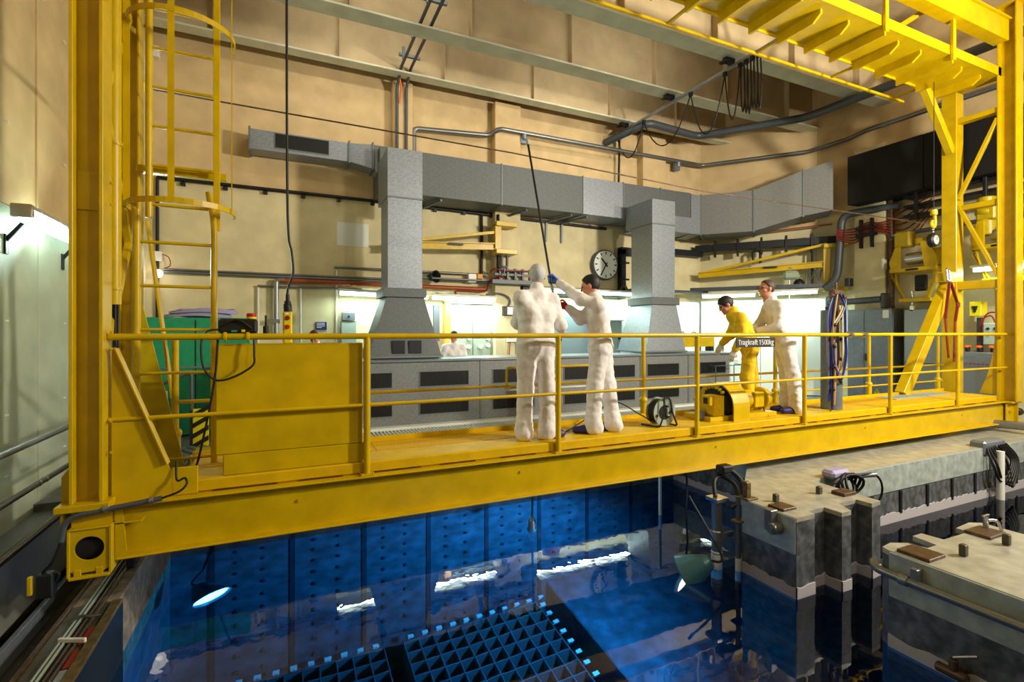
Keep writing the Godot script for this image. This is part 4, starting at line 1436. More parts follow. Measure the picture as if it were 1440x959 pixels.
	part("label", sbox(0.0, 0.025, 1.248, 1.262, 4.587, 4.591, 0.0), M.white_print, pd)
	part("cable", stube(spline([P(0.018, 1.40, 4.62), P(0.022, 1.47, 4.62), P(0.062, 1.60, 4.62), P(0.05, 1.78, 4.62), P(0.025, 1.95, 4.62), P(0.015, 2.6, 4.62), P(0.012, 4.5, 4.62), P(0.012, 6.2, 4.62)], 8), 0.0105, 8), M.black_rubber, pd)
	# dial scale and orange sling at the right end
	var sc := thing("dial_scale", P(10.6, 2.62, 5.0), "round black crane scale with white dial hanging on a yellow hook", "scale")
	st = new_st()
	rod(st, P(10.60, 2.75, 4.95), P(10.60, 2.75, 5.06), 0.125, 24, 0.02)
	part("case", st, M.sign_black, sc)
	st = new_st()
	rod(st, P(10.58, 2.75, 4.948), P(10.58, 2.75, 4.94), 0.085, 24, 0.004)
	part("dial", st, M.cabinet_light, sc)
	st = new_st()
	bar(st, P(10.58, 2.75, 4.937), P(10.60, 2.80, 4.937), 0.006, 0.003, 0.0)
	part("pointer", st, M.sign_black, sc)
	st = new_st()
	for k in 4: ball(st, P(10.60, 2.9 + 0.045 * k, 5.0), Vector3(0.02, 0.03, 0.02), 8)
	part("shackle", st, M.chrome, sc)
	st = new_st()
	tube(st, bend([P(10.56, 3.1, 5.0), P(10.52, 3.0, 5.0), P(10.64, 2.98, 5.0), P(10.66, 3.1, 5.0), P(10.62, 3.28, 5.0)], 0.06), 0.03, 8)
	rod(st, P(10.62, 3.2, 5.0), P(10.62, 3.3, 5.0), 0.055, 12, 0.01)
	part("hook", st, M.yellow, sc)
	part("hanging_rope", stube([P(10.62, 3.3, 5.0), P(10.62, 5.6, 5.0)], 0.006, 6), M.black_rubber, sc)
	var sl := thing("lifting_sling", P(11.25, 0.6, 5.0), "rust-red lifting sling hanging from a shackle on the raking leg", "sling")
	st = new_st()
	bar(st, P(11.20, 2.02, 5.03), P(11.06, 1.35, 5.03), 0.05, 0.02)
	bar(st, P(11.06, 1.36, 5.03), P(11.17, 0.62, 5.03), 0.05, 0.02)
	part("strap", st, M.red_brown, sl)
	st = new_st()
	bar(st, P(11.22, 2.02, 5.02), P(11.42, 1.62, 5.0), 0.05, 0.02)
	bar(st, P(11.42, 1.62, 5.0), P(11.33, 1.3, 5.0), 0.05, 0.02)
	bar(st, P(11.33, 1.32, 5.0), P(11.29, 0.55, 5.0), 0.06, 0.02)
	hb(st, 11.38, 11.47, 1.56, 1.66, 4.98, 5.02, 0.01)
	part("strap", st, M.red_brown, sl)
	st = new_st()
	tube(st, bend([P(11.16, 2.05, 5.04), P(11.16, 2.28, 5.06), P(11.24, 2.28, 5.06), P(11.24, 2.05, 5.04)], 0.04), 0.016, 8)
	rod(st, P(11.14, 2.05, 5.04), P(11.26, 2.05, 5.04), 0.022, 8)
	part("shackle", st, M.chrome, sl)
	# wire rope along the hall and the hook below the bridge
	tag(part("wire_rope", stube([P(-1.3, 3.595, 6.2), P(2.7, 3.447, 5.93), P(5.78, 3.263, 5.73), P(11.62, 3.16, 5.33)], 0.009, 6), M.brown_steel, self), "thin taut wire rope running in front of the ducts", "rope")
	var hk := thing("hanging_tool", P(2.85, -1.45, 5.6), "grey gripper tool hanging on a chain over the water beneath the bridge", "tool")
	st = new_st()
	lathe(st, [Vector2(0.0, -1.50), Vector2(0.05, -1.48), Vector2(0.065, -1.40), Vector2(0.045, -1.27), Vector2(0.02, -1.22), Vector2(0.0, -1.22)], Transform3D(Basis(), P(2.83, 0, 5.6)), 12)
	part("body", st, M.pipe_steel, hk)
	part("suspension", stube([P(2.83, -1.22, 5.6), P(2.84, -0.2, 5.55)], 0.014, 6), M.black_rubber, hk)


func across_plate(wn: Node3D) -> void:
	# small chain links seen in the open side of the guard
	var st := new_st()
	for k in 7:
		var a := PI * (0.25 + 0.08 * k)
		box(st, P(5.07, 0.17 + 0.215 * sin(a), 4.80 + 0.215 * cos(a)) - Vector3(0.02, 0.018, 0.018), P(5.07, 0.17 + 0.215 * sin(a), 4.80 + 0.215 * cos(a)) + Vector3(0.02, 0.018, 0.018), 0.004)
	part("chain", st, M.yellow_machine, wn)


# ---------------------------------------------------------------- ducts, bench and fittings at the far wall

# any six-sided block: front quad 0-3, back quad 4-7 in the same order
func hexa(st: SurfaceTool, p: Array) -> void:
	st.set_smooth_group(-1)
	var c := Vector3.ZERO
	for v in p: c += v / 8.0
	for q in [[0, 1, 2, 3], [4, 5, 6, 7], [0, 1, 5, 4], [1, 2, 6, 5], [2, 3, 7, 6], [3, 0, 4, 7]]:
		var m: Vector3 = (p[q[0]] + p[q[1]] + p[q[2]] + p[q[3]]) / 4.0
		face(st, [p[q[0]], p[q[1]], p[q[2]], p[q[3]]], m - c)


# duct piece whose front runs in plan from a to b (x, w), heights at each end, going deep to the side n
func duct(st: SurfaceTool, a: Vector2, b: Vector2, ya: Vector2, yb: Vector2, n: Vector2, deep: float) -> void:
	var a2 := a + n * deep
	var b2 := b + n * deep
	hexa(st, [P(a.x, ya.x, a.y), P(b.x, yb.x, b.y), P(b.x, yb.y, b.y), P(a.x, ya.y, a.y), P(a2.x, ya.x, a2.y), P(b2.x, yb.x, b2.y), P(b2.x, yb.y, b2.y), P(a2.x, ya.y, a2.y)])


# point on the slanted corner wall: s metres along it, off metres in front of it
func Q(s: float, y: float, off: float) -> Vector3:
	return P(11.2 + 0.637 * s - 0.771 * off, y, 11.0 - 0.771 * s - 0.637 * off)


func qbox(st: SurfaceTool, s0: float, s1: float, y0: float, y1: float, o0: float, o1: float, bev := 0.004) -> void:
	var xf := Transform3D(Basis(Vector3(0.637, 0, 0.771), Vector3.UP, Vector3(-0.771, 0, 0.637)), P(11.2, 0, 11.0))
	box(st, Vector3(s0, y0, o0), Vector3(s1, y1, o1), bev, xf)


func grille(x0: float, x1: float, y0: float, y1: float, w: float, parent: Node3D) -> void:
	var st := new_st()
	hb(st, x0, x1, y0, y1, w - 0.001, w + 0.02)
	var g := part("grille", st, M.grille_black, parent, "black grille of upright bars")
	st = new_st()
	var x := x0 + 0.02
	while x < x1 - 0.01:
		hb(st, x, x + 0.008, y0, y1, w - 0.012, w)
		x += 0.034
	part("grille_bars", st, M.sign_black, g).set_meta("kind", "stuff")
	st = new_st()
	hb(st, x0 - 0.015, x1 + 0.015, y1, y1 + 0.015, w - 0.014, w)
	hb(st, x0 - 0.015, x1 + 0.015, y0 - 0.015, y0, w - 0.014, w)
	hb(st, x0 - 0.015, x0, y0, y1, w - 0.014, w)
	hb(st, x1, x1 + 0.015, y0, y1, w - 0.014, w)
	part("grille_frame", st, M.flange_steel, g)


func build_back_wall() -> void:
	var G: Material = M.galvanised
	var st := new_st()
	# long duct on the far wall and around the corner
	var d := thing("ventilation_duct", P(5.0, 3.9, 10.7), "long galvanised ventilation duct along the upper far wall and round the corner", "duct")
	var away := Vector2(0, 1)
	var run := [[-0.615, 10.7, 4.607, 4.987], [1.2, 10.7, 4.607, 4.987], [1.66, 10.62, 4.50, 5.0], [1.9, 10.5, 4.3, 4.95]]
	for i in run.size() - 1:
		st = new_st()
		duct(st, Vector2(run[i][0], run[i][1]), Vector2(run[i + 1][0], run[i + 1][1]), Vector2(run[i][2], run[i][3]), Vector2(run[i + 1][2], run[i + 1][3]), away, 0.42)
		part("duct_section", st, G, d)
	for r in run.slice(1, 3):
		st = new_st()
		hb(st, r[0] - 0.018, r[0] + 0.018, r[2] - 0.04, r[3] + 0.04, r[1] - 0.04, r[1] + 0.4, 0.004)
		part("flange", st, M.flange_steel, d)
	st = new_st()
	hb(st, -0.635, -0.6, 4.57, 5.02, 10.66, 11.15, 0.004)
	part("flange", st, M.flange_steel, d)
	grille(-0.175, 0.80, 4.685, 4.955, 10.70, d)
	var seams := [1.75, 4.45, 6.6, 7.8, 9.0, 10.05]
	for i in seams.size() - 1:
		st = new_st()
		hb(st, seams[i], seams[i + 1] - 0.01, 3.975, 4.88, 10.3, 11.15, 0.004)
		part("duct_section", st, M.galvanised_dull if i != 2 else G, d)
		if i > 0:
			part("flange", sbox(seams[i] - 0.02, seams[i] + 0.008, 3.955, 4.90, 10.285, 11.15, 0.003), M.flange_steel, d)
	# lower piece of the duct, by the right chimney
	st = new_st()
	duct(st, Vector2(8.4, 10.28), Vector2(10.05, 10.28), Vector2(3.78, 4.2), Vector2(3.78, 4.2), away, 0.8)
	part("duct_section", st, G, d)
	# corner and slanted run
	var nn := Vector2(0.771, 0.637)
	var pts := [[10.05, 10.30, 3.78, 4.86], [10.40, 10.30, 3.78, 4.86], [11.23, 9.29, 3.76, 4.84], [11.96, 8.42, 4.05, 5.20]]
	st = new_st()
	duct(st, Vector2(10.05, 10.30), Vector2(10.40, 10.30), Vector2(3.78, 4.86), Vector2(3.78, 4.86), Vector2(0.25, 0.97), 0.8)
	part("duct_section", st, G, d)
	for i in [1, 2]:
		st = new_st()
		duct(st, Vector2(pts[i][0], pts[i][1]), Vector2(pts[i + 1][0], pts[i + 1][1]), Vector2(pts[i][2], pts[i][3]), Vector2(pts[i + 1][2], pts[i + 1][3]), nn, 0.8)
		part("duct_section", st, M.bench_steel, d)
	for i in [1, 2, 3]:
		var f := Vector2(pts[i][0], pts[i][1])
		st = new_st()
		var u := Vector2(0.637, -0.771) * 0.02
		duct(st, f - u - nn * 0.02, f + u - nn * 0.02, Vector2(pts[i][2] - 0.03, pts[i][3] + 0.03), Vector2(pts[i][2] - 0.03, pts[i][3] + 0.03), nn, 0.8)
		part("flange", st, M.flange_steel, d)
	st = new_st()
	duct(st, Vector2(11.96, 8.42), Vector2(12.32, 7.9), Vector2(4.05, 5.20), Vector2(4.12, 5.35), nn, 0.8)
	part("duct_section", st, M.bench_steel, d)
	for x in [3.05, 5.1, 6.3, 6.75]:
		st = new_st()
		bar(st, P(x, 3.93, 10.35), P(x - 0.25, 3.90, 11.15), 0.05, 0.05)
		bar(st, P(x - 0.25, 3.90, 11.15), P(x - 0.25, 3.4, 11.17), 0.05, 0.03)
		part("support_arm", st, M.flange_steel, d)
	# chimneys from the bench up to the duct
	var c := thing("exhaust_chimney", P(2.05, 0.65, 9.6), "galvanised exhaust chimney with two dark plates, on the bench left of the men", "chimney", "exhaust chimneys")
	st = new_st()
	hexa(st, [P(1.36, 0.66, 9.2), P(2.715, 0.66, 9.2), P(2.40, 1.75, 9.3), P(1.70, 1.75, 9.3), P(1.36, 0.66, 10.15), P(2.715, 0.66, 10.15), P(2.40, 1.75, 10.0), P(1.70, 1.75, 10.0)])
	part("hood", st, M.galvanised_dull, c)
	part("hood_flange", sbox(1.33, 2.74, 0.62, 0.66, 9.17, 10.18, 0.004), M.flange_steel, c)
	part("collar", sbox(1.63, 2.44, 1.75, 1.915, 9.25, 10.05, 0.006), M.galvanised_dull, c, "darker collar")
	part("shaft", sbox(1.72, 2.37, 1.915, 3.60, 9.3, 9.98, 0.006), G, c)
	part("shaft", sbox(1.715, 2.375, 3.62, 4.52, 9.295, 10.3, 0.006), G, c)
	part("shaft_joint", sbox(1.71, 2.38, 3.595, 3.625, 9.285, 9.99, 0.004), M.flange_steel, c)
	for x in [1.78, 2.09]:
		part("dark_plate", sbox(x, x + 0.235, 0.705, 0.945, 9.185, 9.2 + 0.005, 0.004), M.dark_steel, c, "plain dark square plate")
	c = thing("exhaust_chimney", P(8.2, 0.65, 9.6), "galvanised exhaust chimney right of the clock, beside two red wall plates", "chimney", "exhaust chimneys")
	st = new_st()
	hexa(st, [P(7.62, 0.66, 9.2), P(8.80, 0.66, 9.2), P(8.60, 1.75, 9.3), P(7.86, 1.75, 9.3), P(7.62, 0.66, 10.3), P(8.80, 0.66, 10.3), P(8.60, 1.75, 10.1), P(7.86, 1.75, 10.1)])
	part("hood", st, G, c)
	part("hood_flange", sbox(7.58, 8.84, 0.62, 0.66, 9.17, 10.33, 0.004), M.flange_steel, c)
	part("collar", sbox(7.80, 8.66, 1.75, 1.925, 9.25, 10.15, 0.006), M.galvanised_dull, c, "darker collar")
	part("shaft", sbox(7.87, 8.56, 1.925, 3.66, 9.3, 10.08, 0.006), G, c)
	part("shaft", sbox(7.865, 8.565, 3.68, 4.25, 9.295, 10.3, 0.006), G, c)
	part("shaft_joint", sbox(7.86, 8.57, 3.655, 3.685, 9.285, 10.09, 0.004), M.flange_steel, c)
	# the low bench of extraction units
	var units := [[-0.9, 1.33, []], [1.33, 3.41, [[1.10, 1.72], [2.23, 3.156]]], [3.41, 5.02, [[3.66, 4.55]]], [5.02, 6.02, [[5.25, 5.9]]], [6.02, 7.22, [[6.25, 7.05]]], [7.22, 8.62, [[7.41, 8.32]]], [8.62, 9.95, [[8.98, 9.8]]]]
	var where := ["mostly hidden by the yellow side panel", "under the left chimney", "left of the two men in white", "behind the grey-haired man", "right of the dark-haired man in white", "under the right chimney", "at the right end, by the wire crate"]
	for i in units.size():
		var u: Array = units[i]
		var b := thing("extraction_bench", P((u[0] + u[1]) / 2, -0.62, 9.3), "low grey galvanised bench unit with black grilles " + where[i], "bench", "extraction bench units")
		part("body", sbox(u[0] + 0.004, u[1] - 0.004, -0.58, 0.56, 8.92, 9.85, 0.008), M.bench_steel, b)
		part("top", sbox(u[0], u[1], 0.56, 0.605, 8.88, 9.9, 0.006), M.flange_steel if i != 2 else M.stainless, b)
		part("base_ledge", sbox(u[0], u[1], -0.62, -0.565, 8.74, 8.94, 0.006), M.white_panel, b, "white ledge at the foot")
		for g in u[2]:
			var x0: float = maxf(g[0], u[0] + 0.03)
			grille(x0, g[1], 0.115, 0.375, 8.92, b)
			grille(x0, g[1], -0.39, -0.15, 8.92, b)
		if i > 1: part("seam_strip", sbox(u[0] - 0.02, u[0] + 0.02, -0.56, 0.6, 8.905, 8.925, 0.003), M.flange_steel, b)
	# a wire crate and small things on the bench
	st = new_st()
	for s in [[9.25, 9.25, 8.7, 9.1], [10.3, 10.3, 8.7, 9.1]]:
		tube(st, bend([P(s[0], -0.6, s[2]), P(s[0], 0.30, s[2]), P(s[0], 0.30, s[3]), P(s[0], -0.6, s[3])], 0.06), 0.012, 6)
	tube(st, [P(9.25, 0.30, 8.7), P(10.3, 0.30, 8.7)], 0.012, 6)
	tube(st, [P(9.25, -0.1, 8.7), P(10.3, -0.1, 8.7)], 0.010, 6)
	solid("wire_stand", st, M.pipe_grey, "grey tubular stand in front of the bench's right end", "stand")
	# a yellow shelf with lifting eyes behind the rail
	var ys := thing("lifting_beam", P(9.7, 0.62, 9.8), "yellow lifting beam with two dark rings lying on the bench right of the chimney", "lifting beam")
	part("body", sbox(9.09, 10.33, 0.72, 0.97, 9.75, 9.85, 0.01), M.yellow, ys)
	for x in [9.27, 9.66]:
		st = new_st()
		var ring := []
		for k in 17: ring.append(P(x + 0.075 * cos(TAU * k / 16), 1.03 + 0.075 * sin(TAU * k / 16), 9.8))
		tube(st, ring, 0.014, 6)
		part("ring", st, M.sign_black, ys)
	st = new_st()
	hb(st, 9.15, 9.25, 0.6, 0.72, 9.7, 9.9)
	hb(st, 10.15, 10.25, 0.6, 0.72, 9.7, 9.9)
	part("foot", st, M.dark_steel, ys)
	# clock
	var ck := thing("wall_clock", P(7.79, 2.9, 11.1), "round white station clock with bars for hours, showing twenty-five to eleven", "clock")
	st = new_st()
	rod(st, P(7.79, 2.9, 11.19), P(7.79, 2.9, 11.05), 0.405, 40, 0.02)
	part("case", st, M.pipe_grey, ck)
	st = new_st()
	rod(st, P(7.79, 2.9, 11.055), P(7.79, 2.9, 11.045), 0.37, 40, 0.002)
	part("dial", st, M.white_panel, ck)
	for k in 12:
		var a := TAU * k / 12.0
		st = new_st()
		bar(st, P(7.79 + 0.27 * sin(a), 2.9 + 0.27 * cos(a), 11.043), P(7.79 + 0.345 * sin(a), 2.9 + 0.345 * cos(a), 11.043), 0.03, 0.006, 0.0, Vector3(0, 0, 1))
		part("hour_mark", st, M.sign_black, ck)
	for h in [[10.58 / 12.0, 0.22, 0.042], [35.0 / 60.0, 0.33, 0.032]]:
		var a: float = TAU * h[0]
		st = new_st()
		bar(st, P(7.79 - 0.07 * sin(a), 2.9 - 0.07 * cos(a), 11.035), P(7.79 + h[1] * sin(a), 2.9 + h[1] * cos(a), 11.035), h[2], 0.006, 0.0, Vector3(0, 0, 1))
		part("clock_hand", st, M.sign_black, ck)
	# pipes and cables
	st = new_st()
	tube(st, bend([P(2.62, 3.9, 11.05), P(2.62, 5.66, 11.05), P(4.46, 5.80, 11.05), P(4.62, 5.93, 10.88), P(11.1, 5.97, 10.95), P(12.95, 6.0, 8.95), P(13.0, 6.0, 7.9), P(12.8, 5.98, 7.4), P(12.85, 5.95, 3.0)], 0.12), 0.055, 10)
	solid("wall_pipe", st, M.pipe_steel, "shiny steel pipe running along the wall above the long duct", "pipe")
	st = new_st()
	for a in [[5.3, 5.80, 10.92], [10.2, 5.82, 10.96]]:
		hb(st, a[0] - 0.09, a[0] + 0.09, a[1] - 0.10, a[1] + 0.1, a[2], a[2] + 0.12, 0.01)
		rod(st, P(a[0], a[1], a[2]), P(a[0], a[1] + 0.12, a[2] - 0.02), 0.07, 8)
		solid("pipe_bracket", st, M.cabinet_grey, "grey bracket holding the shiny steel pipe, " + ("above the man's pole" if a[0] < 6.0 else "near the hall corner"), "bracket", "pipe brackets")
		st = new_st()
	st = new_st()
	tube(st, bend([P(7.85, 6.20, 11.18), P(8.45, 6.46, 10.15), P(10.27, 6.46, 10.30), P(11.84, 6.46, 8.27), P(11.95, 6.46, 6.4), P(12.0, 6.46, 3.0)], 0.2), 0.095, 12)
	solid("upper_pipe", st, M.pipe_grey, "thick grey pipe below the ceiling in the hall corner", "pipe")
	for x in [2.22, 2.42]:
		tag(part("conduit", stube(bend([P(x, 4.9, 10.9), P(x, 6.45, 10.9), P(x + 0.02, 6.72, 10.6), P(x + 0.02, 6.75, 3.0)], 0.1), 0.032, 8), M.pipe_grey, self), "grey conduit rising from the chimney and running under the ceiling, the %s one" % ("left" if x < 2.3 else "right"), "conduit", "ceiling conduits")
	st = new_st()
	for w in [10.2, 9.4, 8.3]:
		st = new_st()
		hb(st, 2.12, 2.56, 6.76, 6.82, w, w + 0.06, 0.006)
		hb(st, 2.18, 2.24, 6.7, 6.95, w - 0.02, w + 0.02, 0.004)
		solid("conduit_bracket", st, M.flange_steel, "small steel bracket across the two ceiling conduits, the one " + ("nearest the far wall" if w > 10 else ("in the middle" if w > 9 else "nearest the camera")), "bracket", "conduit brackets")
	tag(part("orange_cable", stube(spline([P(2.23, 6.6, 10.75), P(2.30, 6.4, 10.84), P(2.26, 6.1, 10.88)]), 0.02, 6), M.orange, self), "short orange cable between the ceiling conduits and the wall", "cable")
	st = new_st()
	tube(st, [P(-2.16, 3.98, 11.15), P(1.75, 3.965, 11.15), P(7.87, 3.88, 11.15)], 0.035, 8)
	tube(st, [P(-2.16, 3.98, 11.15), P(-2.16, -0.5, 11.15)], 0.028, 8)
	var dc := solid("dark_cable", st, M.black_rubber, "dark cable line along the far wall below the long duct", "cable")
	st = new_st()
	for k in 14: hb(st, -1.8 + 0.7 * k, -1.72 + 0.7 * k, 3.87, 3.93, 11.12, 11.2, 0.004)
	part("clips", st, M.dark_steel, dc).set_meta("kind", "stuff")
	for x in [4.28, 4.62]:
		tag(part("drop_cable", stube([P(x, 3.9, 10.92 if x > 4.5 else 11.14), P(x, 2.4, 10.92 if x > 4.5 else 11.14)], 0.035, 8), M.black_rubber, self), "thick dark cable dropping beside the small jib crane, the %s one" % ("left" if x < 4.5 else "right"), "cable", "dropping cables")
	for p in [[-2.05, 1.95, 2.27, 0.022, M.pipe_steel, "thin steel pipe line, upper of the pair at the left of the far wall"], [-2.05, 2.6, 2.22, 0.030, M.pipe_steel, "thin steel pipe line, lower of the pair at the left of the far wall"], [0.95, 4.4, 2.47, 0.028, M.pipe_steel, "short grey pipe just above the copper pipe"], [-0.5, 1.5, 2.02, 0.022, M.pipe_steel, "thin grey pipe below the copper pipe"]]:
		tag(part("pipe", stube([P(p[0], p[2], 11.12), P(p[1], p[2], 11.12)], p[3], 8), p[4], self), p[5], "pipe")
	tag(part("copper_pipe", stube([P(-0.1, 2.14, 11.05), P(4.35, 2.12, 11.05)], 0.05, 10), M.pipe_copper, self), "rust-orange pipe along the far wall behind the left chimney", "pipe")
	st = new_st()
	tube(st, bend([P(0.0, 2.14, 11.05), P(-0.16, 2.14, 11.05), P(-0.16, 1.0, 11.05)], 0.05), 0.05, 10)
	hb(st, -0.30, -0.08, 1.28, 1.36, 11.0, 11.1, 0.01)
	solid("drop_pipe", st, M.stainless, "bright pipe with an elbow dropping from the left end of the copper pipe", "pipe")
	for x in [-0.49, 0.29, 0.99]:
		tag(part("conduit", stube([P(x, 2.02 if x < 0.9 else 2.4, 11.14), P(x, -0.5, 11.14)], 0.02, 8), M.white_plastic, self), "thin pale conduit dropping down the far wall, %s" % ("farthest left" if x < 0 else ("behind the bent man" if x < 0.5 else "beside the box with the orange beacon")), "conduit", "pale wall conduits")
	st = new_st()
	hb(st, 2.75, 4.5, 2.30, 2.34, 10.95, 11.15, 0.004)
	hb(st, 4.4, 5.55, 2.24, 2.34, 10.75, 10.95, 0.006)
	for k in 5: hb(st, 4.6 + 0.2 * k, 4.66 + 0.2 * k, 2.36, 2.62, 10.82, 10.9, 0.006)
	hb(st, 4.5, 5.5, 2.44, 2.50, 10.84, 10.9, 0.004)
	hb(st, 4.5, 5.5, 2.56, 2.60, 10.84, 10.9, 0.004)
	solid("cable_rack", st, M.pipe_grey, "grey cable rack and clamps across the wall pilaster behind the grey-haired man", "cable rack")
	st = new_st()
	tube(st, spline([P(3.6, 1.98, 11.0), P(3.62, 2.05, 11.0), P(4.3, 2.06, 11.0), P(4.4, 2.3, 10.95), P(4.6, 2.42, 10.8), P(4.7, 2.38, 10.8)]), 0.022, 6)
	solid("red_conduit", st, M.red_brown, "thin rust-red tube just above the tube lamp, left of the wall pilaster", "tube")
	st = new_st()
	tube(st, spline([P(4.4, 2.5, 10.95), P(4.5, 2.6, 10.85), P(4.7, 2.55, 10.8), P(5.4, 2.55, 10.8), P(5.5, 2.4, 10.9)]), 0.018, 6)
	solid("red_conduit", st, M.red_brown, "thin rust-red tube crossing the wall pilaster over the cable rack", "tube")
	var cam := thing("alarm_horn", P(3.07, 2.36, 11.05), "black funnel-shaped alarm horn on the far wall right of the left chimney", "horn")
	st = new_st()
	lathe(st, [Vector2(0.0, 0.0), Vector2(0.06, 0.0), Vector2(0.10, 0.12), Vector2(0.145, 0.25), Vector2(0.13, 0.25), Vector2(0.05, 0.1), Vector2(0.0, 0.1)], Transform3D(Basis(Vector3(0, 1, 0), Vector3(0.45, 0, 0.89), Vector3(0.89, 0, -0.45)), P(2.98, 2.35, 11.12)), 18)
	part("funnel", st, M.sign_black, cam)
	tag(part("socket_box", sbox(3.9, 4.10, 2.27, 2.47, 11.0, 11.2, 0.01), M.white_plastic, self), "white socket box on the far wall above the copper pipe", "box")
	tag(part("junction_box", sbox(4.14, 4.28, 2.36, 2.48, 11.05, 11.2, 0.01), M.orange_pale, self), "small pale orange junction box beside the white socket box", "box")
	# dark trunking to the right of the pilaster
	st = new_st()
	hb(st, 5.3, 8.35, 2.02, 2.24, 10.98, 11.18, 0.008)
	hb(st, 8.26, 8.42, 2.0, 3.35, 11.0, 11.18, 0.01)
	hb(st, 8.26, 9.2, 3.20, 3.40, 11.0, 11.18, 0.01)
	for y in [2.5, 2.95, 3.15]: hb(st, 8.2, 8.5, y, y + 0.05, 10.96, 11.0, 0.004)
	hb(st, 9.2, 11.15, 3.30, 3.47, 10.95, 11.15, 0.008)
	solid("cable_trunking", st, M.dark_steel, "dark cable trunking that steps up the far wall right of the clock", "trunking")
	tag(part("cable_loop", stube(spline([P(8.15, 2.18, 10.95), P(8.3, 2.36, 10.93), P(8.45, 2.2, 10.93), P(8.7, 2.24, 10.93), P(9.0, 2.06, 10.9)]), 0.03, 6), M.brown_steel, self), "brown cable ends coming out of the trunking below the clock", "cable")
	# jib crane on the pilaster
	jib("jib_crane", P(4.62, 2.4, 10.75), P(4.62, 0, 10.75), P(2.0, 0, 10.75), [3.68, 2.96, 3.44, 3.10, 3.02], "small yellow wall jib crane on the pilaster left of the clock")
	# tube lamps along the wall and on the corner wall
	tube_lamp(P(1.0, 1.90, 10.8), P(2.9, 1.86, 10.8), "tube lamp partly behind the left chimney", 4.6)
	tube_lamp(P(2.96, 1.86, 10.8), P(4.50, 1.84, 10.8), "tube lamp above the sage double door", 6.5)
	tube_lamp(P(5.6, 2.10, 10.8), P(7.2, 2.10, 10.8), "tube lamp above the teal door, hidden by the two men", 5.0)
	tube_lamp(P(7.25, 2.10, 10.8), P(8.75, 2.10, 10.8), "tube lamp just left of the right chimney", 4.6)
	tube_lamp(Q(0.0, 2.10, 0.55), Q(1.40, 2.10, 0.55), "tube lamp above the man in yellow", 4.6, Vector3(0.40, 0.05, -0.33))
	tube_lamp(Q(1.45, 2.12, 0.55), Q(2.85, 2.14, 0.55), "tube lamp behind the man with glasses", 4.6, Vector3(0.40, 0.05, -0.33))
	st = new_st()
	hb(st, 8.4, 11.0, 2.20, 2.26, 10.6, 10.9, 0.006)
	qbox(st, -0.3, 3.2, 2.26, 2.36, 0.3, 0.62)
	solid("lamp_shelf", st, M.pipe_grey, "grey cable shelf above the tube lamps of the hall corner", "shelf")
	# double door with its white frame
	var dd := thing("door_1", P(4.0, -0.62, 11.1), "sage green double door between white posts behind the walking man", "door")
	dd.set_meta("kind", "structure")
	for a in [[3.48, 4.035], [4.05, 4.61]]:
		part("door_leaf", sbox(a[0], a[1], -0.6, 1.74, 11.1, 11.16, 0.006), M.door_sage, dd)
	part("door_frame", sbox(4.61, 4.70, -0.6, 1.82, 11.02, 11.18, 0.006), M.white_panel, dd)
	part("door_frame", sbox(3.33, 3.47, -0.6, 1.80, 11.0, 11.18, 0.006), M.orange_pale, dd, "orange door post")
	part("door_frame", sbox(3.33, 4.70, 1.76, 1.82, 11.04, 11.18, 0.006), M.white_panel, dd)
	for k in [[3.93, 0.95], [3.93, 0.75], [4.22, 0.75], [4.42, 0.95], [4.42, 0.78]]:
		st = new_st()
		rod(st, P(k[0], k[1], 11.1), P(k[0], k[1], 11.03), 0.055, 12, 0.012)
		part("door_knob", st, M.white_plastic, dd)
	tag(part("wall_switch_strip", sbox(3.10, 3.24, 0.9, 1.72, 11.12, 11.2, 0.006), M.pipe_grey, self), "tall grey strip on the far wall beside the orange door post", "strip")
	# red display and switch on the pilaster
	var rs := thing("display_box", P(4.85, 1.6, 10.9), "red glowing display box on the wall pilaster left of the grey-haired man", "display")
	part("case", sbox(4.73, 5.06, 1.50, 1.72, 10.88, 10.95, 0.008), M.sign_black, rs)
	part("screen", sbox(4.84, 5.04, 1.52, 1.70, 10.874, 10.882, 0.0), M.red_display, rs)
	tag(part("display_cable", stube(spline([P(4.3, 1.98, 10.9), P(4.6, 2.02, 10.9), P(4.85, 1.95, 10.9), P(4.92, 1.8, 10.9), P(4.75, 1.6, 10.9)]), 0.022, 6), M.pipe_grey, self), "grey cable looping down to the red display box", "cable")
	var wb := thing("wall_socket", P(4.9, 0.8, 10.9), "pale socket box with two tan cables low on the wall pilaster", "socket")
	part("box", sbox(4.85, 5.15, 0.86, 1.02, 10.88, 10.95, 0.008), M.white_plastic, wb)
	part("cable", stube(spline([P(4.92, 0.86, 10.9), P(4.9, 0.5, 10.9), P(5.0, 0.25, 10.9), P(5.1, 0.5, 10.9), P(5.1, 0.86, 10.9)]), 0.014, 6), M.pipe_copper, wb)
	# teal door with closer
	var td := thing("door_2", P(7.2, -0.62, 11.1), "blue-grey door with a white closer behind the two men in white", "door")
	td.set_meta("kind", "structure")
	part("door_leaf", sbox(6.2, 7.95, -0.6, 1.52, 11.1, 11.16, 0.006), M.door_teal, td)
	part("door_leaf", sbox(7.98, 8.30, -0.6, 1.52, 11.1, 11.16, 0.006), M.cabinet_light, td)
	part("door_frame", sbox(6.08, 6.2, -0.6, 1.62, 11.04, 11.18, 0.006), M.white_panel, td)
	part("door_frame", sbox(8.30, 8.44, -0.6, 1.62, 11.04, 11.18, 0.006), M.white_panel, td)
	part("door_closer", sbox(7.1, 8.3, 1.40, 1.62, 10.9, 11.08, 0.02), M.white_plastic, td)
	part("notice", sbox(7.7, 7.95, 1.0, 1.12, 11.09, 11.10, 0.0), M.white_print, td)
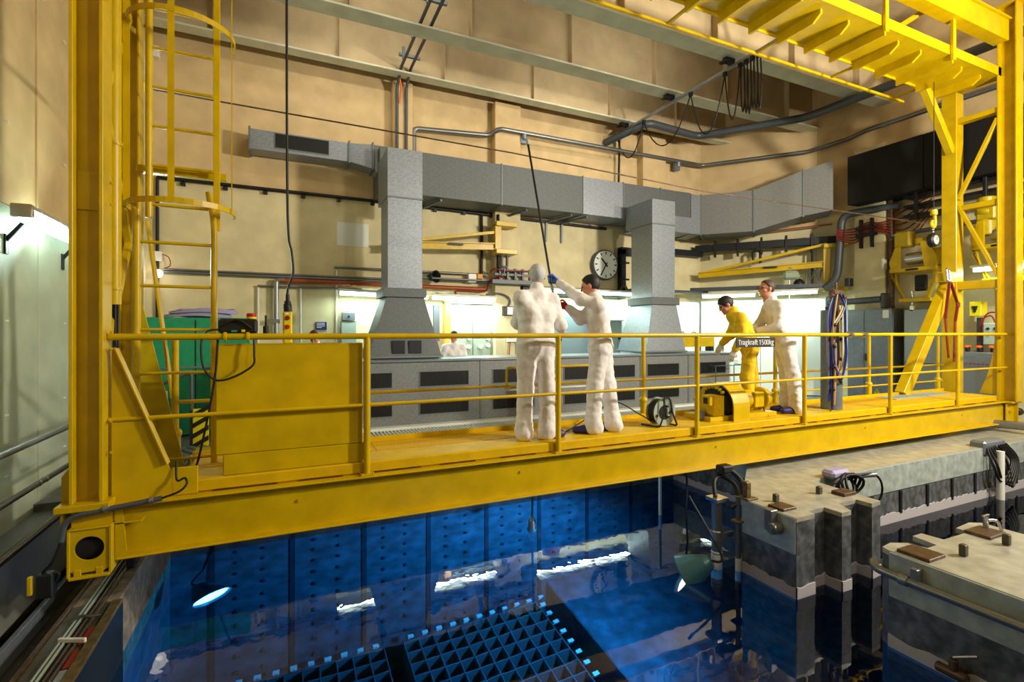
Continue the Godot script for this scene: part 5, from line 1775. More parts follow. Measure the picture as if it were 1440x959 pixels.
	for y in [0.45, 0.9]:
		part("hinge", sbox(8.22, 8.32, y, y + 0.07, 11.06, 11.1, 0.006), M.sign_black, td)
	tag(part("upright_pipe", stube([P(8.55, -0.6, 11.05), P(8.55, 1.0, 11.05)], 0.07, 10), M.white_panel, self), "cream upright pipe beside the blue-grey door", "pipe")
	# white wall cladding below the lamps, right half
	for k in 6:
		var x0 := 8.62 + 0.44 * k
		part("white_panel", sbox(x0 + 0.003, x0 + 0.437, -0.6, 1.98, 11.08, 11.2, 0.006), M.white_panel, get_node("wall_back"))
	for k in 4:
		st = new_st()
		qbox(st, -0.05 + 0.78 * k, 0.72 + 0.78 * k, -0.6, 2.0, 0.02, 0.10, 0.006)
		part("white_panel", st, M.white_panel, get_node("wall_corner"))
	st = new_st()
	qbox(st, 0.35, 0.95, 0.3, 1.5, 0.10, 0.115, 0.0)
	solid("notice_sheet", st, M.white_print, "large pale notice sheet behind the man in yellow", "notice")
	tag(part("fire_sign", sbox(10.02, 10.16, 1.36, 1.56, 11.06, 11.08, 0.002), M.red, self), "small square red sign right of the right chimney", "sign")
	tag(part("red_plate", sbox(10.08, 10.40, 1.18, 1.30, 11.06, 11.08, 0.002), M.red, self), "flat red plate right of the right chimney, under the square red sign", "sign")
	part("sign_print", sbox(10.06, 10.10, 1.40, 1.52, 11.055, 11.061, 0.0), M.white_print, get_node("fire_sign"))
	# beacon box
	var bb := thing("beacon_box", P(1.2, 0.6, 11.0), "grey wall box with an orange beacon left of the left chimney", "box")
	part("cabinet", sbox(1.07, 1.38, 0.7, 1.335, 10.98, 11.2, 0.01), M.cabinet_light, bb)
	part("head_box", sbox(1.09, 1.35, 1.345, 1.515, 10.96, 11.15, 0.01), M.cabinet_grey, bb)
	st = new_st()
	rod(st, P(1.22, 1.515, 11.05), P(1.22, 1.64, 11.05), 0.09, 16, 0.02)
	part("beacon", st, M.beacon_orange, bb)
	st = new_st()
	rod(st, P(1.22, 1.43, 10.96), P(1.22, 1.43, 10.945), 0.022, 10)
	part("lock", st, M.sign_black, bb)
	var bs := thing("blue_sign", P(0.69, 1.15, 11.18), "small blue notice with white lines on the far wall beside the bent man", "sign")
	part("board", sbox(0.58, 0.80, 1.15, 1.315, 11.17, 11.2, 0.003), M.blue_sign, bs)
	for y in [1.28, 1.25, 1.22, 1.19]:
		part("text_line", sbox(0.60, 0.76 if y > 1.2 else 0.70, y, y + 0.012, 11.166, 11.172, 0.0), M.white_print, bs)
	tag(part("wall_patch", sbox(1.0, 1.66, 2.95, 3.45, 11.19, 11.21, 0.003), M.white_panel, self), "repainted pale rectangle on the far wall left of the left chimney", "patch")
	tag(part("sensor_box", sbox(-2.30, -2.12, 6.18, 6.38, 11.05, 11.2, 0.01), M.white_plastic, self), "small white sensor box high on the far wall behind the ladder", "sensor")
	var ob := thing("orange_bucket", P(4.55, -0.62, 8.2), "small orange bucket with a pale rim behind the two men in white", "bucket")
	st = new_st()
	lathe(st, [Vector2(0.0, -0.6), Vector2(0.11, -0.6), Vector2(0.15, 0.28), Vector2(0.14, 0.28), Vector2(0.10, -0.58), Vector2(0.0, -0.58)], Transform3D(Basis(), P(4.55, 0, 8.2)), 16)
	part("body", st, M.orange, ob)
	st = new_st()
	lathe(st, [Vector2(0.150, 0.26), Vector2(0.162, 0.26), Vector2(0.162, 0.31), Vector2(0.145, 0.31)], Transform3D(Basis(), P(4.55, 0, 8.2)), 16)
	part("rim", st, M.white_plastic, ob)
	# wall bulb at the left
	var wl := thing("bulb_lamp", P(-2.1, 2.1, 11.1), "small bright bulb lamp beside the dark cable at the left end of the far wall", "lamp")
	st = new_st()
	ball(st, P(-2.12, 2.18, 11.05), Vector3(0.07, 0.08, 0.07), 14)
	part("bulb", st, M.bulb_white, wl)
	part("switch_box", sbox(-2.2, -2.08, 2.42, 2.60, 11.1, 11.2, 0.006), M.white_plastic, wl)
	part("lead", stube(spline([P(-2.1, 2.55, 11.12), P(-1.98, 2.5, 11.1), P(-1.95, 2.35, 11.1), P(-2.05, 2.28, 11.1)]), 0.01, 6), M.pipe_copper, wl)
	var ol := OmniLight3D.new()
	ol.name = "bulb_light"
	ol.light_color = Color(1, 0.97, 0.92)
	ol.light_energy = 0.08
	ol.light_size = 0.16
	ol.omni_range = 20.0
	ol.omni_attenuation = 2.0
	ol.shadow_enabled = true
	add_child(ol, true)
	ol.position = P(-2.12, 2.18, 10.95)
	# festoon rail with hanging cable loops
	var fz := thing("festoon_rail", P(8.23, 6.45, 8.0), "grey festoon rail under the girders with looping black cables", "cable rail")
	part("rail", sbox(8.205, 8.255, 6.44, 6.50, 3.0, 11.05, 0.004), M.galvanised, fz)
	for w in [7.3, 9.0, 10.7]:
		st = new_st()
		hb(st, 8.0, 8.24, 6.50, 6.60, w - 0.05, w + 0.05, 0.004)
		hb(st, 7.95, 8.05, 6.5, 6.53, w - 0.1, w + 0.1, 0.004)
		part("rail_hanger", st, M.dark_steel, fz)
	var hang := [11.15, 10.05, 8.45, 7.5, 7.12]
	for i in hang.size() - 1:
		part("cable_loop", stube(sag(P(8.23, 6.40, hang[i]), P(8.23, 6.40, hang[i + 1]), [0.72, 0.85, 1.05, 1.0][i], 14), 0.015, 6), M.black_rubber, fz)
	for k in 6:
		var w := 7.10 - 0.075 * k
		part("cable_loop", stube(spline([P(8.23, 6.42, w), P(8.24 + 0.02 * (k % 2), 5.8, w + 0.01), P(8.25, 5.46 - 0.05 * (k % 3), w - 0.03), P(8.27, 5.8, w - 0.06), P(8.25, 6.42, w - 0.05)]), 0.015, 6), M.black_rubber, fz)
	for w in [11.1, 10.05, 8.45, 7.5, 7.12, 6.98, 6.84, 6.70]:
		part("cable_trolley", sbox(8.20, 8.27, 6.36, 6.45, w - 0.04, w + 0.04, 0.006), M.black_rubber, fz)
	part("end_cable", stube([P(8.20, 6.40, 11.0), P(8.20, 4.9, 11.05)], 0.03, 8), M.black_rubber, fz)
	# green cabinet with a coil of cable, striped post and pallet things at the left
	var gcab := thing("green_cabinet", P(-1.4, -0.62, 10.0), "tall sea-green cabinet behind the ladder with a cable coil on top", "cabinet")
	part("body", sbox(-2.1, -0.55, -0.6, 1.34, 9.7, 10.35, 0.012), M.green_paint, gcab)
	part("door_gap", sbox(-1.36, -1.345, -0.5, 1.3, 9.692, 9.702, 0.0), M.dark_steel, gcab)
	part("ledge_strip", sbox(-2.1, -0.55, 0.50, 0.53, 9.68, 9.70, 0.003), M.cabinet_grey, gcab)
	st = new_st()
	tube(st, bend([P(-1.28, 0.42, 9.70), P(-1.28, 0.42, 9.64), P(-1.18, 0.42, 9.64)], 0.02), 0.014, 6)
	part("handle", st, M.sign_black, gcab)
	var coil := thing("cable_coil", P(-1.35, 1.34, 10.0), "flat coil of pale lilac cable lying on the green cabinet", "cable coil")
	st = new_st()
	for k in 6:
		var ring := []
		for j in 25: ring.append(P(-1.35 + (0.50 - 0.05 * (k % 3)) * cos(TAU * j / 24) + 0.03 * k, 1.37 + 0.022 * k + 0.015 * sin(TAU * j / 8.0), 9.95 + (0.20 - 0.02 * (k % 3)) * sin(TAU * j / 24)))
		tube(st, ring, 0.016, 6)
	part("loops", st, M.cable_lilac, coil)
	st = new_st()
	tube(st, bend([P(-1.95, 0.2, 8.6), P(-1.25, 0.52, 8.6), P(-1.25, -0.6, 8.6)], 0.08), 0.025, 8)
	solid("stair_rail", st, M.pipe_grey, "grey tubular handrail in front of the green cabinet", "handrail")
	tag(part("white_sheet", sbox(-1.78, -1.60, -0.05, 0.22, 8.9, 8.93, 0.003), M.white_print, self), "small white sheet in front of the green cabinet", "notice")
	var sp := thing("striped_post", P(-1.12, -0.62, 8.5), "post with yellow and black warning stripes by the green cabinet", "post")
	st = new_st()
	hb(st, -1.22, -1.02, -0.62, -0.02, 8.5, 8.54, 0.004)
	part("board", st, M.yellow_box, sp)
	for k in 4:
		st = new_st()
		upright(st, [Vector2(-1.22, -0.60 + 0.15 * k), Vector2(-1.02, -0.48 + 0.15 * k), Vector2(-1.02, -0.41 + 0.15 * k), Vector2(-1.22, -0.53 + 0.15 * k)], 8.494, 8.50)
		part("stripe", st, M.sign_black, sp)
	var pb := thing("parts_tray", P(-1.0, -0.62, 7.6), "low tray with grey profiles lying on the floor behind the step", "tray")
	for k in 5:
		st = new_st()
		bar(st, P(-1.45 + 0.13 * k, -0.48, 8.0), P(-1.05 + 0.13 * k, -0.45, 7.2 + 0.05 * k), 0.08, 0.05)
		part("profile", st, M.cabinet_grey, pb)
	part("tray_frame", sbox(-1.05, -0.35, -0.6, -0.4, 7.1, 7.6, 0.01), M.yellow_machine, pb)


func jib(called: String, base: Vector3, root: Vector3, tip: Vector3, ys: Array, label: String) -> void:
	var o := thing(called, base, label, "crane", "wall jib cranes")
	var dir := (tip - root).normalized()
	var out := dir.cross(Vector3.UP)
	var yv := func(p: Vector3, y: float) -> Vector3: return Vector3(p.x, y, p.z)
	var st := new_st()
	var m := root + dir * 0.1
	bar(st, yv.call(m, ys[1] + 0.05), yv.call(m, ys[0] - 0.05), 0.16, 0.14, 0.008, out)
	part("mast", st, M.yellow, o)
	for y in [ys[0] - 0.06, ys[1] + 0.02]:
		st = new_st()
		bar(st, yv.call(root - dir * 0.36, y), yv.call(root + dir * 0.18, y), 0.30, 0.11, 0.01)
		part("wall_bracket", st, M.yellow, o)
	st = new_st()
	ibeam(st, yv.call(m, ys[3]), yv.call(tip, ys[4] + (ys[3] - ys[4]) * 0.0 - 0.06), 0.12, 0.16, 0.025)
	part("boom", st, M.yellow, o)
	st = new_st()
	bar(st, yv.call(m, ys[2]), yv.call(tip + (root - tip) * 0.08, ys[4] + 0.02), 0.07, 0.07, 0.006)
	part("tie_rod", st, M.yellow, o)
	st = new_st()
	var c: Vector3 = yv.call(root.lerp(tip, 0.45), ys[3] - 0.02)
	bar(st, c - dir * 0.22 - out * 0.065, c + dir * 0.12 - out * 0.065, 0.006, 0.05, 0.0)
	bar(st, c - dir * 0.22 + out * 0.065, c + dir * 0.12 + out * 0.065, 0.006, 0.05, 0.0)
	part("rating_mark", st, M.sign_black, o)
	st = new_st()
	var h: Vector3 = yv.call(root + dir * -0.15, ys[1] - 0.05)
	tube(st, bend([h, h + Vector3(0, -0.28, 0), h + dir * 0.14 + Vector3(0, -0.28, 0), h + dir * 0.14], 0.06), 0.035, 8)
	bar(st, h + dir * 0.07 + Vector3(0, -0.28, 0), h + dir * 0.07 + Vector3(0, -0.45, 0), 0.03, 0.03)
	part("hanging_hook", st, M.pipe_grey, o)


func tube_lamp(a: Vector3, b: Vector3, label: String, energy: float, back := Vector3(0, 0.05, -0.42)) -> void:
	var o := thing("tube_lamp", (a + b) / 2, "white fluorescent " + label, "lamp", "fluorescent tube lamps")
	var st := new_st()
	bar(st, a + Vector3(0, 0.07, 0), b + Vector3(0, 0.07, 0), 0.20, 0.05, 0.01)
	part("housing", st, M.white_plastic, o)
	var d := (b - a).normalized()
	for t in [0.15, 0.85]:
		st = new_st()
		var m := a.lerp(b, t) + Vector3(0, 0.09, 0)
		bar(st, m, m + back, 0.03, 0.03, 0.0)
		part("lamp_arm", st, M.pipe_grey, o)
	st = new_st()
	tube(st, [a + d * 0.03, b - d * 0.03], 0.036, 10)
	part("tube", st, M.tube_light, o)
	var l := area_light("tube_lamp_light", (a + b) / 2 - Vector3(0, 0.045, 0), Vector3.DOWN, Vector2(a.distance_to(b), 0.1), COOL, energy)
	var z := Vector3.UP
	var x := d
	l.transform = Transform3D(Basis(x, z.cross(x), z), l.position)


# ---------------------------------------------------------------- right side of the hall

func build_right_side() -> void:
	var st := new_st()
	jib("jib_crane", Q(3.2, 2.0, 0.4), Q(3.15, 0, 0.35), Q(-0.1, 0, 0.35), [3.40, 2.20, 3.40, 2.88, 2.80], "larger yellow wall jib crane on the slanted corner wall")
	# hoist, red hook and cables of the jib
	var ch := thing("chain_hoist", Q(2.2, 2.3, 0.35), "small green chain hoist hanging from the larger jib crane", "hoist")
	st = new_st()
	qbox(st, 2.05, 2.42, 2.50, 2.74, 0.25, 0.45, 0.06)
	part("body", st, M.door_sage, ch)
	st = new_st()
	ball(st, Q(2.42, 2.36, 0.35), Vector3(0.14, 0.17, 0.14), 12)
	part("chain_bag", st, M.sign_black, ch)
	st = new_st()
	tube(st, [Q(2.2, 2.5, 0.35), Q(2.2, 1.6, 0.35)], 0.016, 6)
	qbox(st, 2.18, 2.26, 2.72, 2.84, 0.33, 0.37)
	part("chain", st, M.chrome, ch)
	tag(part("hose_loop", stube(spline([Q(2.55, 2.3, 0.3), Q(2.62, 2.75, 0.3), Q(2.70, 2.5, 0.3), Q(2.80, 2.75, 0.3), Q(2.90, 2.45, 0.3), Q(2.95, 2.75, 0.3), Q(3.1, 2.3, 0.3)]), 0.016, 6), M.pipe_grey, self), "grey cable festooned in three loops under the larger jib crane", "cable")
	st = new_st()
	tube(st, [Q(2.75, 3.4, 0.12), Q(2.75, 2.1, 0.12)], 0.03, 8)
	solid("drop_cable", st, M.black_rubber, "dark cable dropping behind the larger jib crane", "cable")
	var sk := thing("shackle", Q(1.4, 2.95, 0.2), "grey shackle hanging on the slanted wall behind the jib tie rod", "shackle")
	st = new_st()
	tube(st, bend([Q(1.32, 3.02, 0.2), Q(1.32, 3.36, 0.2), Q(1.50, 3.36, 0.2), Q(1.50, 3.02, 0.2)], 0.08), 0.035, 8)
	rod(st, Q(1.41, 3.36, 0.2), Q(1.41, 3.5, 0.2), 0.02, 8)
	part("bow", st, M.dark_steel, sk)
	st = new_st()
	qbox(st, -0.2, 3.6, 3.42, 3.62, 0.03, 0.25, 0.01)
	for k in 6: qbox(st, 0.3 + 0.6 * k, 0.36 + 0.6 * k, 3.26, 3.72, 0.02, 0.28)
	solid("cable_trunking", st, M.dark_steel, "dark cable trunking along the slanted corner wall above the jib crane", "trunking")
	tag(part("pipe", stube([Q(-0.1, 3.82, 0.05), Q(3.5, 3.98, 0.05)], 0.02, 6), M.pipe_copper, self), "thin copper line above the trunking on the slanted wall", "pipe")
	st = new_st()
	tube(st, bend([P(13.0, 4.05, 6.8), P(12.75, 4.05, 7.95), P(12.72, 2.45, 8.05), P(12.6, 2.2, 8.3)], 0.25, 7), 0.09, 12)
	solid("drain_pipe", st, M.pipe_grey, "thick grey pipe with two bends at the right end of the larger jib crane", "pipe")
	# cables fanning from the trunking onto the pilaster
	var fan := thing("cable_fan", P(12.9, 3.5, 7.4), "rust-red cables and dark clamps fanning over the wall pilaster", "cables")
	for k in 6:
		part("cable", stube(spline([P(12.6, 3.45 + 0.04 * k, 8.0), P(12.8, 3.3 + 0.07 * k, 7.7), P(12.84, 3.5 + 0.05 * k, 7.4), P(12.86, 3.45 + 0.05 * k, 7.05), P(13.1, 3.2 + 0.15 * k, 6.7), P(13.1, 3.75 + 0.08 * k, 6.2)]), 0.018, 6), M.red_brown, fan)
	for w in [7.55, 7.3]:
		st = new_st()
		hb(st, 12.80, 12.9, 3.15, 3.85, w - 0.02, w + 0.03, 0.006)
		part("clamp", st, M.dark_steel, fan)
	st = new_st()
	hb(st, 12.78, 12.88, 3.42, 3.50, 7.2, 7.65, 0.006)
	hb(st, 12.78, 12.88, 3.58, 3.64, 7.2, 7.65, 0.006)
	part("clamp_rail", st, M.dark_steel, fan)
	st = new_st()
	for k in 3: hb(st, 12.75, 13.18, 3.68 + 0.22 * k, 3.74 + 0.22 * k, -2.0, 6.6, 0.008)
	for k in 5: hb(st, 12.7, 12.78, 3.6, 4.3, 1.5 + 1.2 * k, 1.56 + 1.2 * k, 0.006)
	solid("cable_trays", st, M.dark_steel, "dark cable trays along the right wall under the black box duct", "cable trays")
	tag(part("wall_pipe", stube([P(12.9, 3.35, 6.9), P(12.9, 3.42, -1.0)], 0.05, 8), M.pipe_steel, self), "grey pipe below the cable trays on the right wall", "pipe")
	# the black box duct
	var bd := thing("black_duct", P(12.85, 4.2, 5.0), "large black box duct high on the right wall", "duct")
	for i in 4:
		st = new_st()
		hb(st, 12.5, 13.2, 4.20, 5.37 - 0.005 * i, 7.68 - 1.6 * (i + 1), 7.67 - 1.6 * i, 0.01)
		part("duct_section", st, M.black_matt, bd)
	tag(part("corner_pipe", stube([P(12.98, -0.6, 6.96), P(12.98, 5.3, 6.96)], 0.07, 10), M.brown_steel, self), "brown upright pipe beside the cream pilaster above the switch cabinet", "pipe")
	tag(part("floodlight", sbox(12.5, 12.66, 2.22, 2.42, 7.62, 7.74, 0.01), M.sign_black, self), "small black floodlight on the cream pilaster", "lamp")
	tag(part("wall_box", sbox(12.78, 12.9, 2.58, 2.82, 7.0, 7.06, 0.01), M.white_plastic, self), "small white box at the edge of the cream pilaster", "box")
	st = new_st()
	rod(st, P(12.5, 1.83, 8.1), P(12.5, 1.86, 6.9), 0.075, 12)
	hb(st, 12.45, 12.7, 1.64, 2.0, 6.82, 6.92, 0.03)
	hb(st, 12.45, 12.7, 1.64, 2.0, 8.1, 8.2, 0.03)
	solid("fan_heater", st, M.pipe_grey, "grey tubular heater on top of the switch cabinet", "heater")
	# switch cabinets
	var cb := thing("switch_cabinet", P(12.8, -0.62, 7.0), "tall grey steel switch cabinet with a yellow danger sign, right of the grey cylinder", "cabinet", "switch cabinets")
	part("body", sbox(12.42, 13.1, -0.58, 1.64, 6.66, 7.62, 0.01), M.cabinet_grey, cb)
	part("plinth", sbox(12.45, 13.1, -0.62, -0.58, 6.68, 7.6, 0.0), M.sign_black, cb)
	part("door", sbox(12.40, 12.42, -0.55, 1.62, 6.68, 7.22, 0.006), M.cabinet_grey, cb)
	part("door", sbox(12.40, 12.42, -0.55, 1.62, 7.23, 7.60, 0.006), M.cabinet_grey, cb)
	part("handle", sbox(12.375, 12.40, 0.43, 0.60, 7.17, 7.20, 0.006), M.sign_black, cb)
	part("name_plate", sbox(12.392, 12.40, 1.02, 1.10, 6.85, 7.05, 0.0), M.sign_black, cb)
	part("label", sbox(12.392, 12.40, 1.42, 1.60, 6.70, 6.82, 0.0), M.white_print, cb)
	st = new_st()
	across(st, [Vector2(6.87, -0.33), Vector2(7.01, -0.33), Vector2(6.94, -0.20)], 12.390, 12.398)
	var dg := part("danger_sign", st, M.yellow_box, cb, "yellow warning triangle")
	st = new_st()
	across(st, [Vector2(6.945, -0.225), Vector2(6.925, -0.27), Vector2(6.94, -0.27), Vector2(6.93, -0.315), Vector2(6.955, -0.262), Vector2(6.94, -0.262)], 12.386, 12.390)
	part("danger_print", st, M.sign_black, dg)
	cb = thing("switch_cabinet", P(12.9, -0.62, 6.0), "dented silver cabinet behind the raking yellow leg", "cabinet", "switch cabinets")
	part("body", sbox(12.5, 13.1, -0.6, 1.6, 5.75, 6.45, 0.012), M.stainless, cb)
	part("door_gap", sbox(12.494, 12.50, 0.42, 0.435, 5.77, 6.43, 0.0), M.dark_steel, cb)
	# control desk and boxes seen through the right frame
	var ds := thing("control_desk", P(12.9, -0.62, 5.3), "low grey control desk with red lamps seen through the right end frame", "desk")
	part("body", sbox(12.6, 13.15, -0.6, 0.70, 4.92, 5.62, 0.02), M.stainless, ds)
	part("front_panel", sbox(12.59, 12.60, 0.40, 0.62, 4.97, 5.58, 0.0), M.cabinet_grey, ds)
	for k in 8:
		st = new_st()
		rod(st, P(12.59, 0.47, 5.04 + 0.065 * k), P(12.575, 0.47, 5.04 + 0.065 * k), 0.014, 8)
		part("lamp", st, M.red, ds)
	for k in 3:
		var v := thing("hand_valve", P(12.8, 0.7, 5.02 + 0.2 * k), "small orange hand valve on the control desk, %s of three" % ["nearest to the camera", "middle", "farthest"][k], "valve", "hand valves")
		st = new_st()
		rod(st, P(12.75, 0.7, 5.02 + 0.2 * k), P(12.75, 0.80, 5.02 + 0.2 * k), 0.04, 10, 0.01)
		part("body", st, M.dark_steel, v)
		part("grip", sbox(12.66, 12.84, 0.78, 0.83, 4.99 + 0.2 * k, 5.05 + 0.2 * k, 0.01), M.orange, v)
	var cp := thing("control_box", P(12.9, 0.85, 5.05), "pale grey control box with dark knobs and red buttons on the right wall", "control box")
	part("case", sbox(12.72, 13.0, 0.85, 1.28, 4.75, 5.16, 0.012), M.cabinet_light, cp)
	for k in 3:
		st = new_st()
		rod(st, P(12.72, 1.17, 5.08 - 0.11 * k), P(12.70, 1.17, 5.08 - 0.11 * k), 0.024, 10)
		part("knob", st, M.sign_black, cp)
		st = new_st()
		rod(st, P(12.72, 1.06, 5.08 - 0.11 * k), P(12.70, 1.06, 5.08 - 0.11 * k), 0.018, 10)
		part("button", st, M.red, cp)
	st = new_st()
	tube(st, spline([P(12.8, 1.28, 5.0), P(12.8, 1.42, 5.06), P(12.8, 1.38, 5.18), P(12.8, 1.2, 5.25)]), 0.014, 6)
	tube(st, spline([P(12.8, 1.28, 4.9), P(12.8, 1.48, 4.98), P(12.8, 1.42, 5.16), P(12.82, 0.9, 5.27)]), 0.014, 6)
	part("cable", st, M.red_brown, cp)
	var yb := thing("yellow_switch_box", P(12.9, 1.4, 5.25), "yellow isolator box with a black switch on the right wall", "switch")
	part("case", sbox(12.75, 13.0, 1.42, 1.72, 5.20, 5.40, 0.012), M.yellow_box, yb)
	st = new_st()
	across(st, [Vector2(5.25, 1.63), Vector2(5.35, 1.63), Vector2(5.31, 1.50), Vector2(5.29, 1.50)], 12.73, 12.75)
	part("switch", st, M.sign_black, yb)
	tag(part("wall_conduit", sbox(13.0, 13.1, -0.6, 1.4, 5.3, 5.38, 0.01), M.pipe_grey, self), "grey conduit below the yellow isolator box", "conduit")
	tube_lamp_right()
	# wall hoists
	hoist(P(12.4, 1.7, 6.2), "yellow wall winch in an angled frame left of the right end frame", 0.0)
	hoist(P(12.4, 1.7, 4.75), "yellow wall winch seen through the right end frame", 0.30)
	hoist(P(12.4, 1.75, 3.95), "yellow wall winch at the right edge of the picture", 0.30)


func tube_lamp_right() -> void:
	tube_lamp(P(12.3, 2.31, 5.16), P(12.3, 2.31, 4.1), "tube lamp behind the right end frame", 3.0, Vector3(0.92, 0.05, 0))


# a winch on a wall frame: x is the front of the frame, w its middle
func hoist(at: Vector3, label: String, lift: float) -> void:
	var w := -at.z
	var x := at.x
	var y := at.y + lift
	var o := thing("wall_winch", at, label, "winch", "yellow wall winches")
	var Ym: Material = M.yellow_machine
	var st := new_st()
	hb(st, x - 0.05, x + 0.7, y + 0.72, y + 0.80, w - 0.42, w + 0.46, 0.008)
	part("platform", st, M.yellow, o)
	st = new_st()
	for s in [w - 0.40, w + 0.40]:
		across(st, [Vector2(s - 0.02, y + 0.72), Vector2(s - 0.02, y + 0.60), Vector2(s + (0.15 if s < w else -0.15), y + 0.12), Vector2(s + (0.22 if s < w else -0.22), y + 0.12), Vector2(s + 0.05, y + 0.62), Vector2(s + 0.05, y + 0.72)], x, x + 0.10)
	hb(st, x, x + 0.7, y + 0.06, y + 0.14, w - 0.30, w + 0.30, 0.008)
	part("frame", st, M.yellow, o)
	st = new_st()
	st = new_st()
	across(st, [Vector2(w + 0.45, y + 0.80), Vector2(w + 0.26, y + 0.80), Vector2(w + 0.26, y + 1.28), Vector2(w + 0.36, y + 1.28), Vector2(w + 0.48, y + 0.95)], x - 0.02, x + 0.02)
	part("side_plate", st, M.yellow, o)
	st = new_st()
	across(st, [Vector2(w - 0.42, y + 0.80), Vector2(w - 0.20, y + 0.80), Vector2(w - 0.12, y + 1.35), Vector2(w - 0.22, y + 1.35), Vector2(w - 0.42, y + 0.98)], x - 0.02, x + 0.02)
	part("side_plate", st, M.yellow, o)
	st = new_st()
	rod(st, P(x + 0.18, y + 1.02, w - 0.15), P(x + 0.18, y + 1.02, w + 0.22), 0.13, 18, 0.008)
	part("drum", st, M.chrome, o, "steel rope drum")
	st = new_st()
	hb(st, x + 0.0, x + 0.3, y + 1.28, y + 1.62, w + 0.10, w + 0.40, 0.03)
	rod(st, P(x + 0.15, y + 1.3, w - 0.05), P(x + 0.15, y + 1.45, w - 0.05), 0.10, 14, 0.02)
	part("gear_motor", st, Ym, o)
	if lift > 0.0:
		st = new_st()
		rod(st, P(x + 0.15, y + 1.0, w + 0.28), P(x + 0.15, y + 1.75, w + 0.28), 0.15, 16, 0.02)
		rod(st, P(x + 0.15, y + 1.4, w + 0.28), P(x + 0.15, y + 1.5, w + 0.28), 0.18, 16, 0.02)
		part("motor", st, Ym, o)
	st = new_st()
	rod(st, P(x + 0.22, y + 1.0, w - 0.42), P(x + 0.22, y + 1.0, w - 0.16), 0.2, 18, 0.03)
	part("gearbox", st, Ym, o)
	st = new_st()
	hb(st, x + 0.2, x + 0.3, y + 0.30, y + 0.65, w - 0.12, w + 0.1, 0.02)
	for k in 4: hb(st, x + 0.16, x + 0.2, y + 0.34 + 0.07 * k, y + 0.37 + 0.07 * k, w - 0.14, w + 0.06, 0.004)
	part("rope_guide", st, M.sign_black, o)
	st = new_st()
	rod(st, P(x + 0.15, y + 0.3, w + 0.1), P(x + 0.15, y - 0.05, w + 0.1), 0.03, 8)
	hb(st, x + 0.1, x + 0.2, y - 0.16, y + 0.0, w + 0.05, w + 0.15, 0.02)
	part("hook", st, M.chrome, o)
	part("maker_mark", sbox(x - 0.054, x - 0.05, y + 0.74, y + 0.78, w - 0.1, w + 0.14, 0.0), M.sign_black, o)


# ---------------------------------------------------------------- left side: railing, trench and crane rail

